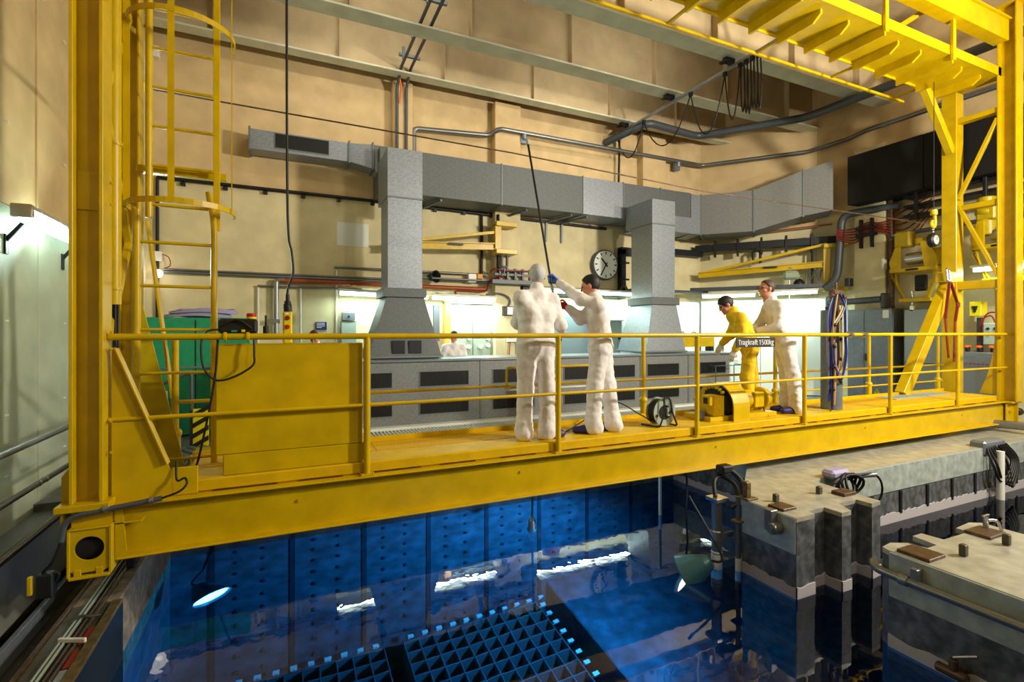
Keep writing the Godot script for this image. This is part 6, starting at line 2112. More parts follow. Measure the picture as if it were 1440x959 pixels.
func build_left_side() -> void:
	var st := new_st()
	# walkway behind the railing and the wall foot
	st = sbox(-2.33, -1.80, -0.95, -0.78, -3.2, 11.2, 0.0)
	solid("floor_walkway", st, M.concrete_floor, "grey walkway floor between the panel wall and the railing", "floor", "", "structure")
	solid("trim_1", sbox(-2.29, -2.05, -0.78, -0.70, -3.2, 11.2, 0.01), M.cabinet_grey, "pale blue-grey kerb along the foot of the panel wall", "kerb", "", "structure")
	var rl := thing("side_railing", P(-1.75, -1.03, 4.5), "steel tube railing with a perforated lower sheet beside the panel wall", "railing")
	for r in [[0.262, 0.024, M.pipe_steel], [-0.08, 0.022, M.rail_steel], [-0.452, 0.030, M.rail_steel]]:
		part("rail_tube", stube([P(-1.75, r[0], -1.0), P(-1.75, r[0], 9.5)], r[1], 12), r[2], rl)
	for w in [0.9, 3.2, 7.9, 9.4]:
		part("post", stube([P(-1.77, -1.0, w), P(-1.77, 0.26, w)], 0.024, 10), M.rail_steel, rl)
	part("perforated_sheet", sbox(-1.765, -1.75, -0.96, -0.47, -1.0, 9.5, 0.0), M.mesh_grey, rl, "finely perforated grey sheet")
	st = new_st()
	for k in 2:
		hb(st, -1.772, -1.728, -0.10, -0.06, 5.05 + 0.12 * k, 5.08 + 0.12 * k, 0.006)
	part("rail_clamp", st, M.chrome, rl)
	# lamp on the panel wall
	var o := thing("wall_tube_lamp", P(-2.15, 2.2, 6.9), "bright tube lamp on arms on the panel wall at the left edge", "lamp")
	st = new_st()
	bar(st, P(-2.13, 2.21, 5.82), P(-2.13, 2.19, 7.8), 0.16, 0.05, 0.01)
	hb(st, -2.2, -2.05, 2.12, 2.24, 5.80, 5.86, 0.008)
	part("housing", st, M.chrome, o)
	st = new_st()
	bar(st, P(-2.11, 2.13, 5.86), P(-2.11, 2.11, 7.75), 0.13, 0.09, 0.02)
	part("tube", st, M.tube_light_soft, o)
	for w in [5.95, 7.2]:
		st = new_st()
		bar(st, P(-2.30, 1.9, w), P(-2.12, 2.15, w), 0.03, 0.03)
		hb(st, -2.29, -2.27, 1.8, 1.98, w - 0.03, w + 0.03, 0.004)
		part("arm", st, M.dark_steel, o)
	var l := area_light("wall_tube_light", P(-2.08, 2.05, 6.72), Vector3.DOWN, Vector2(1.9, 0.12), COOL, 13.0)
	l.transform = Transform3D(Basis(Vector3(0, 0, 1), Vector3(0.85, -0.53, 0).cross(Vector3(0, 0, 1)) * -1.0, Vector3(0.53, 0.85, 0)), l.position)
	# trench between railing and pool: black gap, pale rail, olive floor, shiny crane rail
	solid("floor_trench", sbox(-1.80, -1.40, -1.2, -1.08, -3.2, 6.6, 0.0), M.olive_steel, "olive floor of the narrow trench beside the crane rail", "floor", "", "structure")
	solid("trim_2", sbox(-1.665, -1.63, -1.08, -0.925, -3.2, 6.4, 0.004), M.cabinet_grey, "pale steel strip along the trench under the railing", "strip", "", "structure")
	tag(part("trench_pipe", stube([P(-1.50, -1.04, -3.0), P(-1.50, -1.04, 6.4)], 0.04, 12), M.rail_steel, self), "dark pipe lying in the trench beside the crane rail", "pipe")
	var cr := thing("crane_rail", P(-1.30, -1.0, 2.0), "crane rail bed with brown lip, white lines and loose red and silver strips", "rail")
	cr.set_meta("kind", "structure")
	part("lip", sbox(-1.455, -1.425, -1.08, -0.915, -3.2, 6.3, 0.005), M.brown_steel, cr, "brown edge lip")
	part("bed", sbox(-1.425, -1.20, -0.97, -0.935, -3.2, 6.3, 0.003), M.olive_steel, cr)
	st = new_st()
	hb(st, -1.24, -1.18, -0.95, -0.575, 5.25, 6.3, 0.006)
	part("rail_head", st, M.rail_steel, cr)
	for xx in [-1.335, -1.31, -1.27, -1.235]:
		part("guide_strip", sbox(xx - 0.006, xx + 0.006, -0.935, -0.915, -3.2, 5.6, 0.002), M.brown_steel if xx > -1.3 else M.cabinet_light, cr)
	part("slot", sbox(-1.30, -1.28, -0.936, -0.930, -3.2, 5.9, 0.0), M.black_matt, cr)
	part("cover_plate", sbox(-1.225, -1.175, -0.935, -0.92, 3.2, 3.82, 0.003), M.stainless, cr, "silver cover strip")
	part("cover_plate", sbox(-1.222, -1.177, -0.935, -0.919, 3.84, 4.02, 0.003), M.red_brown, cr, "red cover strip")
	part("cover_plate", sbox(-1.222, -1.177, -0.935, -0.919, 4.10, 4.30, 0.003), M.red_brown, cr, "red cover strip")
	st = new_st()
	bar(st, P(-1.345, -0.91, 4.18), P(-1.18, -0.905, 4.10), 0.018, 0.03)
	part("cross_strip", st, M.white_print, cr)
	st = new_st()
	tube(st, spline([P(-1.36, -0.92, 4.42), P(-1.31, -0.90, 4.45), P(-1.26, -0.91, 4.44), P(-1.2, -0.92, 4.46)]), 0.01, 6)
	part("wire", st, M.olive_steel, cr)
	# navy steel kerb plate nearer the camera
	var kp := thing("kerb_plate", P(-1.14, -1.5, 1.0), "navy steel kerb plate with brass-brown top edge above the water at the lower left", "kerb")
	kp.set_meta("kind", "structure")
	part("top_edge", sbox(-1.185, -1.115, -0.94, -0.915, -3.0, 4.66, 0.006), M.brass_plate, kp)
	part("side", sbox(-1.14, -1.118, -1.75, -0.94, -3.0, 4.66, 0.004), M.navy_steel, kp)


# ---------------------------------------------------------------- people

# field of tapered capsules joined by a smooth minimum, on a grid; bones are [from, to, radius, radius]
func bone_field(bones: Array, cell: float, k: float) -> Dictionary:
	var lo := Vector3.INF
	var hi := -Vector3.INF
	for b in bones:
		var m: float = maxf(b[2], b[3]) + cell * 3.0
		lo = lo.min((b[0] as Vector3).min(b[1]) - Vector3.ONE * m)
		hi = hi.max((b[0] as Vector3).max(b[1]) + Vector3.ONE * m)
	var n := Vector3i(((hi - lo) / cell).ceil()) + Vector3i.ONE
	var f := PackedFloat32Array()
	f.resize(n.x * n.y * n.z)
	f.fill(1.0)
	for b in bones:
		var p: Vector3 = b[0]
		var d: Vector3 = b[1] - p
		var dd := maxf(d.length_squared(), 1e-9)
		var r0: float = b[2]
		var dr: float = b[3] - r0
		var m := maxf(b[2], b[3]) + k * 0.6 + cell * 2.0
		var a0 := Vector3i(((p.min(b[1]) - Vector3.ONE * m - lo) / cell).floor()).clamp(Vector3i.ZERO, n - Vector3i.ONE)
		var a1 := Vector3i(((p.max(b[1]) + Vector3.ONE * m - lo) / cell).ceil()).clamp(Vector3i.ZERO, n - Vector3i.ONE)
		for z in range(a0.z, a1.z + 1):
			for y in range(a0.y, a1.y + 1):
				var at := (z * n.y + y) * n.x
				for x in range(a0.x, a1.x + 1):
					var q := lo + Vector3(x, y, z) * cell - p
					var t := clampf(q.dot(d) / dd, 0.0, 1.0)
					var v := (q - d * t).length() - (r0 + dr * t)
					var o := f[at + x]
					var h := maxf(k - absf(v - o), 0.0) / k
					f[at + x] = minf(v, o) - h * h * k * 0.25
	return {"f": f, "n": n, "lo": lo, "cell": cell}


func shape_field(fn: Callable, lo: Vector3, hi: Vector3, cell: float) -> Dictionary:
	var n := Vector3i(((hi - lo) / cell).ceil()) + Vector3i.ONE
	var f := PackedFloat32Array()
	f.resize(n.x * n.y * n.z)
	var i := 0
	for z in n.z:
		for y in n.y:
			for x in n.x:
				f[i] = fn.call(lo + Vector3(x, y, z) * cell)
				i += 1
	return {"f": f, "n": n, "lo": lo, "cell": cell}


# surface nets of a field, added to st through xf; fold > 0 adds creases of cloth
func skin_field(st: SurfaceTool, g: Dictionary, xf := Transform3D(), fold := 0.0, seed_no := 1) -> void:
	var f: PackedFloat32Array = g.f
	var n: Vector3i = g.n
	var lo: Vector3 = g.lo
	var cell: float = g.cell
	var where := PackedInt32Array()
	where.resize(f.size())
	where.fill(-1)
	var pts := PackedVector3Array()
	var offs := [0, 1, n.x, n.x + 1, n.x * n.y, n.x * n.y + 1, n.x * n.y + n.x, n.x * n.y + n.x + 1]
	var edges := [[0, 1], [2, 3], [4, 5], [6, 7], [0, 2], [1, 3], [4, 6], [5, 7], [0, 4], [1, 5], [2, 6], [3, 7]]
	var cor := []
	for i in 8: cor.append(Vector3(i & 1, (i >> 1) & 1, (i >> 2) & 1))
	for z in n.z - 1:
		for y in n.y - 1:
			var row := (z * n.y + y) * n.x
			for x in n.x - 1:
				var at := row + x
				var s := int(f[at] < 0.0) + int(f[at + offs[1]] < 0.0) + int(f[at + offs[2]] < 0.0) + int(f[at + offs[3]] < 0.0) + int(f[at + offs[4]] < 0.0) + int(f[at + offs[5]] < 0.0) + int(f[at + offs[6]] < 0.0) + int(f[at + offs[7]] < 0.0)
				if s == 0 or s == 8: continue
				var sum := Vector3.ZERO
				var c := 0
				for e in edges:
					var va := f[at + offs[e[0]]]
					var vb := f[at + offs[e[1]]]
					if (va < 0.0) != (vb < 0.0):
						sum += (cor[e[0]] as Vector3).lerp(cor[e[1]], va / (va - vb))
						c += 1
				where[at] = pts.size()
				pts.append(lo + (Vector3(x, y, z) + sum / c) * cell)
	var tri := PackedInt32Array()
	var sx := 1
	var sy := n.x
	var sz := n.x * n.y
	for z in range(1, n.z - 1):
		for y in range(1, n.y - 1):
			for x in range(1, n.x - 1):
				var at := (z * n.y + y) * n.x + x
				var v := f[at] < 0.0
				for ax in 3:
					var st1: int = [sx, sy, sz][ax]
					var u: int = [sy, sz, sx][ax]
					var w: int = [sz, sx, sy][ax]
					if v == (f[at + st1] < 0.0): continue
					var a := where[at]
					var b := where[at - u]
					var c := where[at - u - w]
					var d := where[at - w]
					if a < 0 or b < 0 or c < 0 or d < 0: continue
					if v: tri.append_array([a, c, b, a, d, c])
					else: tri.append_array([a, b, c, a, c, d])
	if fold > 0.0:
		var nrm := PackedVector3Array()
		nrm.resize(pts.size())
		for i in range(0, tri.size(), 3):
			var nn := (pts[tri[i + 2]] - pts[tri[i]]).cross(pts[tri[i + 1]] - pts[tri[i]])
			for j in 3: nrm[tri[i + j]] += nn
		var fn := FastNoiseLite.new()
		fn.seed = seed_no
		fn.frequency = 4.5
		fn.fractal_type = FastNoiseLite.FRACTAL_RIDGED
		fn.fractal_octaves = 2
		for i in pts.size():
			var p := pts[i]
			var v := 0.6 * fn.get_noise_3d(p.x * 1.5 + p.y * 0.45, p.y * 0.5, p.z * 1.5 - p.y * 0.35) + 0.55 * fn.get_noise_3d(p.x * 0.7 + 9.0, p.y * 1.9 + p.x * 0.6, p.z * 0.7)
			pts[i] = p + nrm[i].normalized() * fold * v
	st.set_smooth_group(0)
	for i in tri: st.add_vertex(xf * pts[i])


func ell(p: Vector3, c: Vector3, r: Vector3) -> float:
	var q := (p - c) / r
	var k0 := q.length()
	var k1 := (q / r).length()
	return k0 * (k0 - 1.0) / maxf(k1, 1e-6)


func cap(p: Vector3, a: Vector3, b: Vector3, r0: float, r1: float) -> float:
	var d := b - a
	var t := clampf((p - a).dot(d) / d.length_squared(), 0.0, 1.0)
	return (p - a - d * t).length() - lerpf(r0, r1, t)


func smin(a: float, b: float, k: float) -> float:
	var h := maxf(k - absf(a - b), 0.0) / k
	return minf(a, b) - h * h * k * 0.25


# head looking along +z, centred between the ears
func head_shape(p: Vector3) -> float:
	var q := Vector3(absf(p.x), p.y, p.z)
	var d := ell(p, Vector3(0, 0.025, -0.012), Vector3(0.075, 0.095, 0.095))
	d = smin(d, ell(p, Vector3(0, -0.045, 0.028), Vector3(0.056, 0.072, 0.062)), 0.03)
	d = smin(d, cap(p, Vector3(0, -0.095, 0.066), Vector3(0, -0.100, 0.070), 0.018, 0.018), 0.02)
	d = smin(d, cap(q, Vector3(0, 0.030, 0.080), Vector3(0.042, 0.028, 0.066), 0.012, 0.010), 0.014)
	d = smin(d, cap(q, Vector3(0.045, -0.022, 0.060), Vector3(0.05, -0.03, 0.045), 0.016, 0.016), 0.02)
	d = -smin(-d, q.distance_to(Vector3(0.033, 0.008, 0.094)) - 0.016, 0.012)
	d = smin(d, cap(p, Vector3(0, 0.012, 0.088), Vector3(0, -0.030, 0.106), 0.009, 0.012), 0.010)
	d = smin(d, cap(q, Vector3(0, -0.034, 0.094), Vector3(0.014, -0.034, 0.088), 0.009, 0.008), 0.008)
	d = smin(d, cap(q, Vector3(0, -0.060, 0.086), Vector3(0.020, -0.061, 0.078), 0.008, 0.006), 0.006)
	d = smin(d, cap(q, Vector3(0, -0.072, 0.084), Vector3(0.017, -0.071, 0.077), 0.008, 0.006), 0.005)
	d = smin(d, ell(q, Vector3(0.079, -0.004, -0.012), Vector3(0.012, 0.033, 0.021)), 0.008)
	return smin(d, cap(p, Vector3(0, -0.07, -0.018), Vector3(0, -0.19, -0.035), 0.056, 0.062), 0.03)


func hair_shape(p: Vector3, low: float) -> float:
	var d := ell(p, Vector3(0, 0.030, -0.016), Vector3(0.086, 0.103, 0.106))
	var edge := 0.62 * (p.y - 0.050 - low) - 0.78 * (p.z - 0.035)
	d = maxf(d, -edge)
	var q := Vector3(absf(p.x), p.y, p.z)
	d = maxf(d, -(ell(q, Vector3(0.085, -0.02, -0.005), Vector3(0.03, 0.045, 0.032))))
	return d


func basis_for(forward: Vector3, roll := 0.0) -> Basis:
	var z := forward.normalized()
	var x := Vector3.UP.cross(z).normalized()
	return Basis(x, z.cross(x), z).rotated(z, roll)


# one hand, gripping a rod that passes at `hold` along `axis`; the wrist comes from `wrist`
func grip_hand(st: SurfaceTool, wrist: Vector3, hold: Vector3, axis: Vector3, rod_r: float) -> void:
	var a := axis.normalized()
	var back := (wrist - hold)
	back = (back - a * back.dot(a)).normalized()
	var side := a.cross(back)
	var bones := []
	var rad := rod_r + 0.011
	var palm := hold + back * (rad + 0.012)
	var wr := palm + (wrist - palm).normalized() * 0.085
	bones.append([wr, wr.lerp(wrist, 0.7), 0.028, 0.031])
	for i in 4:
		var along := a * (0.033 - 0.022 * i)
		var fr: float = [0.0088, 0.0095, 0.0092, 0.0080][i]
		var reach: float = [0.95, 1.0, 0.97, 0.85][i]
		var kn := hold + along + (back * 0.9 + side * 0.55).normalized() * (rad + 0.010)
		bones.append([wr, kn, 0.022, 0.0125])
		var prev := kn
		for ang in [75.0, 140.0, 205.0]:
			var t := deg_to_rad(ang * reach)
			var nx: Vector3 = hold + along + (back * cos(t) + side * sin(t)) * rad
			bones.append([prev, nx, fr + 0.0006, fr])
			prev = nx
	# thumb, from the side of the palm near its base, closing the other way round
	var t0 := wr.lerp(palm, 0.35) + a * 0.025
	var t1 := hold + a * 0.046 + (back * 0.75 - side * 0.7).normalized() * (rad + 0.008)
	var t2 := hold + a * 0.050 + (-back * 0.25 - side).normalized() * (rad + 0.002)
	var t3 := hold + a * 0.040 + (-back * 0.9 - side * 0.4).normalized() * (rad + 0.003)
	bones.append([t0, t1, 0.016, 0.0115])
	bones.append([t1, t2, 0.0112, 0.0102])
	bones.append([t2, t3, 0.0100, 0.0092])
	skin_field(st, bone_field(bones, 0.0042, 0.007))


# a relaxed hand hanging from a wrist: fingers towards `down`, palm facing `palm_to`
func open_hand(st: SurfaceTool, wrist: Vector3, down: Vector3, palm_to: Vector3, thumb_side: float) -> void:
	var d := down.normalized()
	var p := (palm_to - d * palm_to.dot(d)).normalized()
	var s := d.cross(p) * thumb_side
	var bones := [[wrist - d * 0.05, wrist, 0.031, 0.028]]
	for i in 4:
		var off := s * (0.030 - 0.020 * i)
		var kn: Vector3 = wrist + d * (0.092 - 0.004 * absf(i - 1.0)) + off
		bones.append([wrist + off * 0.5, kn, 0.019, 0.0125])
		var len: float = [0.040, 0.045, 0.042, 0.033][i]
		var prev := kn
		for j in 3:
			var bent: Vector3 = d.rotated(s * thumb_side, 0.0) * cos(0.28 + 0.32 * j) + p * sin(0.28 + 0.32 * j)
			var nx: Vector3 = prev + bent * len * [1.0, 0.68, 0.55][j]
			bones.append([prev, nx, 0.0092, 0.0086])
			prev = nx
	var t0 := wrist + d * 0.025 + s * 0.022
	var t1 := wrist + d * 0.062 + s * 0.050 + p * 0.016
	bones.append([t0, t1, 0.016, 0.0115])
	bones.append([t1, t1 + (d * 0.9 + s * 0.15 + p * 0.35).normalized() * 0.034, 0.0112, 0.0095])
	skin_field(st, bone_field(bones, 0.0042, 0.008))


# J holds the joints in the person's own metres (x along the bridge, y up, z towards the camera side)
func person(at: Vector3, label: String, J: Dictionary, suit: Material, hair: Material, look: Vector3, opts := {}) -> Node3D:
	var o := thing("person", at, label, "person", opts.get("group", ""))
	var turn := Basis(Vector3.UP, deg_to_rad(opts.get("turn", 0.0)))
	J = J.duplicate()
	for k in J.keys():
		if not k in opts.get("keep", []): J[k] = turn * J[k]
	look = turn * look
	for h in opts.get("hands", []):
		if h[0] == "open":
			for k in [1, 2, 3]: h[k] = turn * h[k]
	var g: float = opts.get("girth", 1.0)
	# clothes: torso, arms and legs of the coverall
	var hipw: Vector3 = J.hip_l - J.hip_r
	var shw: Vector3 = J.sh_l - J.sh_r
	var pel: Vector3 = (J.hip_l + J.hip_r) / 2.0
	var nk: Vector3 = J.neck
	var chest := pel.lerp((J.sh_l + J.sh_r) / 2.0, 0.66)
	var waist := pel.lerp((J.sh_l + J.sh_r) / 2.0, 0.30)
	var b := []
	var body := []
	for s in [1.0, -1.0]:
		var hip: Vector3 = J.hip_l if s > 0 else J.hip_r
		var knee: Vector3 = J.knee_l if s > 0 else J.knee_r
		var ank: Vector3 = J.ank_l if s > 0 else J.ank_r
		var sh: Vector3 = J.sh_l if s > 0 else J.sh_r
		var el: Vector3 = J.el_l if s > 0 else J.el_r
		var wr: Vector3 = J.wr_l if s > 0 else J.wr_r
		b.append([hip + Vector3(0, -0.02, 0), knee, 0.106 * g, 0.082])
		b.append([knee, ank + Vector3(0, 0.015, 0), 0.082, 0.080])
		var td: Vector3 = J.toe_l if s > 0 else J.toe_r
		td.y = 0.0
		td = td.normalized()
		b.append([ank + Vector3(0, 0.06, 0), ank - Vector3(0, 0.02, 0), 0.078, 0.084])
		b.append([ank, ank - td * 0.045 - Vector3(0, 0.025, 0), 0.07, 0.062])
		b.append([hip + Vector3(0, 0.03, 0), pel.lerp(hip, 0.3), 0.112 * g, 0.11 * g])
		b.append([waist + shw.normalized() * s * 0.068, chest + shw * s * 0.22, 0.112 * g, 0.118 * g])
		b.append([pel + hipw.normalized() * s * 0.06, waist + shw.normalized() * s * 0.068, 0.118 * g, 0.114 * g])
		b.append([chest + shw * s * 0.20, sh - Vector3(0, 0.05, 0), 0.105 * g, 0.066])
		b.append([sh - Vector3(0, 0.015, 0), nk - Vector3(0, 0.05, 0), 0.056, 0.060])
		b.append([sh - Vector3(0, 0.015, 0), el, 0.064, 0.060])
		b.append([el, el.lerp(wr, 0.93), 0.060, 0.047])
		body.append([hip, knee, 0.075, 0.05])
		body.append([knee, ank, 0.05, 0.04])
		body.append([sh, el, 0.05, 0.04])
		body.append([el, wr, 0.04, 0.028])
		body.append([pel + hipw.normalized() * s * 0.05, chest + shw * s * 0.15, 0.07, 0.06])
		body.append([sh, chest, 0.035, 0.05])
	b.append([nk - Vector3(0, 0.07, 0), nk + Vector3(0, 0.012, 0), 0.075, 0.066])
	b.append([chest, nk - Vector3(0, 0.09, 0), 0.10, 0.085])
	body.append([chest, nk, 0.06, 0.05])
	var X := Transform3D(Basis(), at)
	var st := new_st()
	skin_field(st, bone_field(b, opts.get("cell", 0.0145), 0.045), X, 0.010, opts.get("seed", 1))
	part("coverall", st, suit, o, opts.get("suit_label", ""))
	# head and neck, with the slim body under the clothes as one skin
	st = new_st()
	var hx := X * Transform3D(basis_for(look, opts.get("roll", 0.0)), J.head)
	skin_field(st, shape_field(head_shape, Vector3(-0.10, -0.19, -0.125), Vector3(0.10, 0.135, 0.135), 0.0062), hx)
	skin_field(st, bone_field(body, 0.024, 0.05), X)
	part("body", st, M.skin, o)
	if hair:
		st = new_st()
		var low: float = opts.get("hairline", 0.0)
		skin_field(st, shape_field(hair_shape.bind(low), Vector3(-0.10, -0.12, -0.135), Vector3(0.10, 0.15, 0.11), 0.0065), hx, 0.005, 3)
		part("hair", st, hair, o)
	for s in [-1.0, 1.0]:
		st = new_st()
		ball(st, hx * Vector3(0.032 * s, 0.008, 0.080), Vector3(0.010, 0.009, 0.010), 8)
		part("eye", st, M.sign_black, o)
	# hands in gloves
	for h in opts.get("hands", []):
		st = new_st()
		if h[0] == "grip": grip_hand(st, at + h[1], h[2], h[3], 0.014)
		else: open_hand(st, at + h[1], h[2], h[3], h[4])
		part("glove" if h[-1] != M.skin else "hand", st, h[-1], o)
	# overshoes
	for s in [0, 1]:
		if opts.get("no_feet", false): break
		var ank: Vector3 = J.ank_l if s == 0 else J.ank_r
		var toe: Vector3 = J.toe_l if s == 0 else J.toe_r
		var d := toe
		d.y = 0
		d = d.normalized()
		var fb := [[Vector3(ank.x, 0.048, ank.z) - d * 0.040, Vector3(ank.x, 0.045, ank.z) + d * 0.07, 0.044, 0.048], [Vector3(ank.x, 0.045, ank.z) + d * 0.07, Vector3(ank.x, 0.038, ank.z) + d * 0.19, 0.050, 0.040], [Vector3(ank.x, 0.06, ank.z), ank, 0.052, 0.05]]
		st = new_st()
		skin_field(st, bone_field(fb, 0.009, 0.03), X, 0.004, 5)
		part("overshoe", st, M.overshoe, o)
	return o


func build_people() -> void:
	# the pole the two men hold
	var p_top := P(2.67, 3.40, 5.40)
	var p_low := P(2.79, 1.00, 4.81)
	var ax := (p_top - p_low).normalized()
	var on := func(y: float) -> Vector3: return p_low + ax * ((y - p_low.y) / ax.y)
	var pole := thing("long_pole", p_low, "long dark handling pole held upright by the two men in white", "pole")
	part("shaft", stube([p_low, p_top], 0.0135, 10), M.dark_steel, pole)
	part("grip_sleeve", stube([on.call(1.5), on.call(1.64)], 0.017, 10), M.pipe_steel, pole)
	part("pole_tip", stube([on.call(3.36), p_top + ax * 0.02], 0.02, 10), M.cabinet_light, pole)
	# grey-haired man from behind
	var a := P(2.40, -0.02, 4.66)
	var J := {
		"hip_l": Vector3(-0.095, 0.96, 0.0), "hip_r": Vector3(0.095, 0.96, 0.0), "knee_l": Vector3(-0.125, 0.52, 0.0), "knee_r": Vector3(0.115, 0.52, 0.03),
		"ank_l": Vector3(-0.145, 0.09, 0.01), "ank_r": Vector3(0.10, 0.09, 0.06), "toe_l": Vector3(0.35, 0, -1), "toe_r": Vector3(1.0, 0, -0.1),
		"sh_l": Vector3(-0.185, 1.50, 0.02), "sh_r": Vector3(0.215, 1.49, -0.04), "el_l": Vector3(-0.10, 1.22, -0.24), "el_r": Vector3(0.31, 1.20, -0.02),
		"neck": Vector3(0.03, 1.58, -0.03), "head": Vector3(0.045, 1.715, -0.06)}
	var h1: Vector3 = on.call(1.33)
	var h2: Vector3 = on.call(1.14)
	J.wr_l = h1 - a + Vector3(-0.10, -0.02, 0.03)
	J.wr_r = h2 - a + Vector3(-0.02, -0.02, 0.10)
	person(a, "grey-haired man in white coverall seen from behind, holding the pole", J, M.suit_white, M.hair_grey, Vector3(0.45, 0.10, -1.0), {"girth": 1.06, "seed": 3, "hairline": -0.035, "hands": [["grip", J.wr_l, h1, ax, M.glove_white], ["grip", J.wr_r, h2, ax, M.glove_white]]})
	# dark-haired man in profile, reaching up to the pole
	a = P(3.20, -0.02, 4.68)
	J = {
		"hip_l": Vector3(0.015, 0.94, 0.09), "hip_r": Vector3(0.035, 0.94, -0.09), "knee_l": Vector3(-0.035, 0.51, 0.10), "knee_r": Vector3(0.10, 0.51, -0.08),
		"ank_l": Vector3(-0.05, 0.09, 0.11), "ank_r": Vector3(0.155, 0.09, -0.08), "toe_l": Vector3(-1, 0, 0.1), "toe_r": Vector3(-1, 0, -0.2),
		"sh_l": Vector3(0.01, 1.44, 0.17), "sh_r": Vector3(-0.05, 1.45, -0.18), "el_l": Vector3(-0.235, 1.475, 0.02), "el_r": Vector3(-0.15, 1.27, -0.13),
		"neck": Vector3(-0.045, 1.525, 0.0), "head": Vector3(-0.095, 1.635, 0.0)}
	h1 = on.call(1.70)
	h2 = on.call(1.405) + Vector3(0.075, 0, 0.02)
	J.wr_l = h1 - a + Vector3(0.085, -0.03, 0.03)
	J.wr_r = h2 - a + Vector3(0.085, -0.03, 0.0)
	person(a, "dark-haired man in white coverall in profile, reaching up the pole with a blue glove", J, M.suit_white, M.hair_dark, Vector3(-1.0, -0.22, -0.12), {"turn": -38.0, "keep": ["wr_l", "wr_r", "el_l", "el_r"], "seed": 8, "hairline": -0.01, "hands": [["grip", J.wr_l, h1, ax, M.glove_blue], ["grip", J.wr_r, h2, ax, M.glove_red]]})
	# young man in yellow, bending over the winch
	a = P(5.90, -0.02, 4.98)
	J = {
		"hip_l": Vector3(0.02, 0.90, 0.09), "hip_r": Vector3(0.03, 0.90, -0.09), "knee_l": Vector3(-0.02, 0.49, 0.10), "knee_r": Vector3(0.06, 0.49, -0.09),
		"ank_l": Vector3(0.0, 0.09, 0.10), "ank_r": Vector3(0.08, 0.09, -0.09), "toe_l": Vector3(-1, 0, 0), "toe_r": Vector3(-1, 0, 0),
		"sh_l": Vector3(-0.105, 1.335, 0.17), "sh_r": Vector3(-0.13, 1.34, -0.17), "el_l": Vector3(-0.085, 1.06, 0.22), "el_r": Vector3(-0.2, 1.08, -0.2),
		"wr_l": Vector3(-0.19, 0.88, 0.20), "wr_r": Vector3(-0.32, 0.95, -0.15), "neck": Vector3(-0.185, 1.415, 0.0), "head": Vector3(-0.285, 1.50, 0.0)}
	person(a, "young man in a yellow coverall bending forward behind the winch, smiling", J, M.suit_yellow, M.hair_dark, Vector3(-1.0, -0.55, 0.22), {"turn": -42.0, "girth": 0.92, "seed": 12, "hairline": -0.045, "hands": [["open", J.wr_l, Vector3(-0.35, -1, 0), Vector3(0, 0, -1), 1.0, M.glove_white], ["open", J.wr_r, Vector3(-0.5, -1, 0), Vector3(0, 0, 1), -1.0, M.glove_white]]})
	# man with glasses leaning on the rail
	a = P(6.42, -0.02, 4.72)
	J = {
		"hip_l": Vector3(-0.09, 0.97, 0.10), "hip_r": Vector3(-0.07, 0.97, -0.09), "knee_l": Vector3(0.0, 0.53, 0.11), "knee_r": Vector3(-0.02, 0.53, -0.08),
		"ank_l": Vector3(0.045, 0.09, 0.12), "ank_r": Vector3(-0.02, 0.09, -0.06), "toe_l": Vector3(-1, 0, 0.25), "toe_r": Vector3(-1, 0, 0.1),
		"sh_l": Vector3(-0.195, 1.50, 0.18), "sh_r": Vector3(-0.23, 1.50, -0.18), "el_l": Vector3(-0.22, 1.19, 0.23), "el_r": Vector3(-0.34, 1.22, -0.2),
		"wr_l": Vector3(-0.46, 1.13, 0.12), "wr_r": Vector3(-0.52, 1.13, -0.05), "neck": Vector3(-0.245, 1.595, 0.0), "head": Vector3(-0.31, 1.725, 0.0)}
	var m := person(a, "man with glasses and short brown hair in a white coverall, standing behind the load sign", J, M.suit_white, M.hair_brown, Vector3(-1.0, 0.05, 0.25), {"turn": -34.0, "girth": 1.0, "seed": 17, "hairline": 0.02, "hands": [["open", J.wr_l, Vector3(-1, -0.12, -0.25), Vector3(0, -1, 0), 1.0, M.skin], ["open", J.wr_r, Vector3(-1, -0.1, 0.2), Vector3(0, -1, 0), -1.0, M.skin]]})
	var tn := Basis(Vector3.UP, deg_to_rad(-34.0))
	var hx := Transform3D(basis_for(tn * Vector3(-1.0, 0.05, 0.25)), a + tn * J.head)
	var st := new_st()
	for s in [-1.0, 1.0]:
		var ring := []
		for k in 13: ring.append(hx * Vector3(0.034 * s + 0.023 * cos(TAU * k / 12), 0.006 + 0.017 * sin(TAU * k / 12), 0.104 - 0.004 * absf(cos(TAU * k / 12))))
		tube(st, ring, 0.0028, 6)
		tube(st, [hx * Vector3(0.058 * s, 0.010, 0.10), hx * Vector3(0.082 * s, 0.008, 0.02), hx * Vector3(0.082 * s, 0.0, -0.02)], 0.0028, 6)
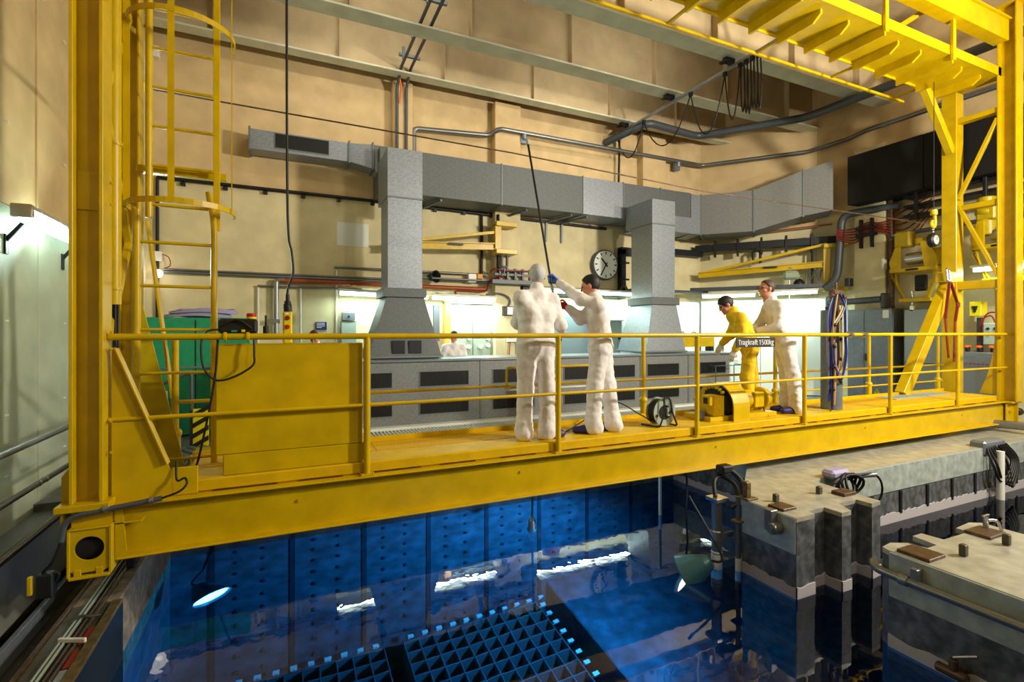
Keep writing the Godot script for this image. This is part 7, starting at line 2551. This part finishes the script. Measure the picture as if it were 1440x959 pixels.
	tube(st, [hx * Vector3(-0.012, 0.01, 0.105), hx * Vector3(0.012, 0.01, 0.105)], 0.0028, 6)
	part("glasses", st, M.sign_black, m)
	# two people behind the bench
	a = P(3.22, -0.62, 10.0)
	J = standing()
	person(a, "man in a white coat walking past the sage double door, half hidden by the bench", J, M.suit_white, M.hair_dark, Vector3(-0.5, -0.1, 1.0), {"seed": 23, "cell": 0.02, "hairline": -0.02, "hands": [["open", J.wr_l, Vector3(0, -1, 0), Vector3(1, 0, 0), 1.0, M.skin], ["open", J.wr_r, Vector3(0, -1, 0), Vector3(-1, 0, 0), -1.0, M.skin]]})
	a = P(0.55, -0.62, 9.95)
	J = standing()
	J.head = Vector3(-0.06, 1.62, 0.12)
	J.neck = Vector3(-0.03, 1.50, 0.05)
	person(a, "grey-brown-haired man bowing his head behind the yellow side panel", J, M.suit_white, M.hair_brown, Vector3(-0.35, -0.75, 0.9), {"seed": 29, "cell": 0.02, "hairline": -0.03, "hands": [["open", J.wr_l, Vector3(0, -1, 0), Vector3(1, 0, 0), 1.0, M.skin], ["open", J.wr_r, Vector3(0, -1, 0), Vector3(-1, 0, 0), -1.0, M.skin]]})


func standing() -> Dictionary:
	return {
		"hip_l": Vector3(-0.09, 0.90, 0.0), "hip_r": Vector3(0.09, 0.90, 0.0), "knee_l": Vector3(-0.10, 0.50, 0.02), "knee_r": Vector3(0.10, 0.50, 0.02),
		"ank_l": Vector3(-0.11, 0.09, 0.0), "ank_r": Vector3(0.11, 0.09, 0.0), "toe_l": Vector3(-0.2, 0, 1), "toe_r": Vector3(0.2, 0, 1),
		"sh_l": Vector3(-0.19, 1.42, 0.0), "sh_r": Vector3(0.19, 1.42, 0.0), "el_l": Vector3(-0.25, 1.12, 0.02), "el_r": Vector3(0.25, 1.12, 0.02),
		"wr_l": Vector3(-0.24, 0.86, 0.08), "wr_r": Vector3(0.24, 0.86, 0.08), "neck": Vector3(0, 1.49, -0.01), "head": Vector3(0, 1.62, 0.0)}
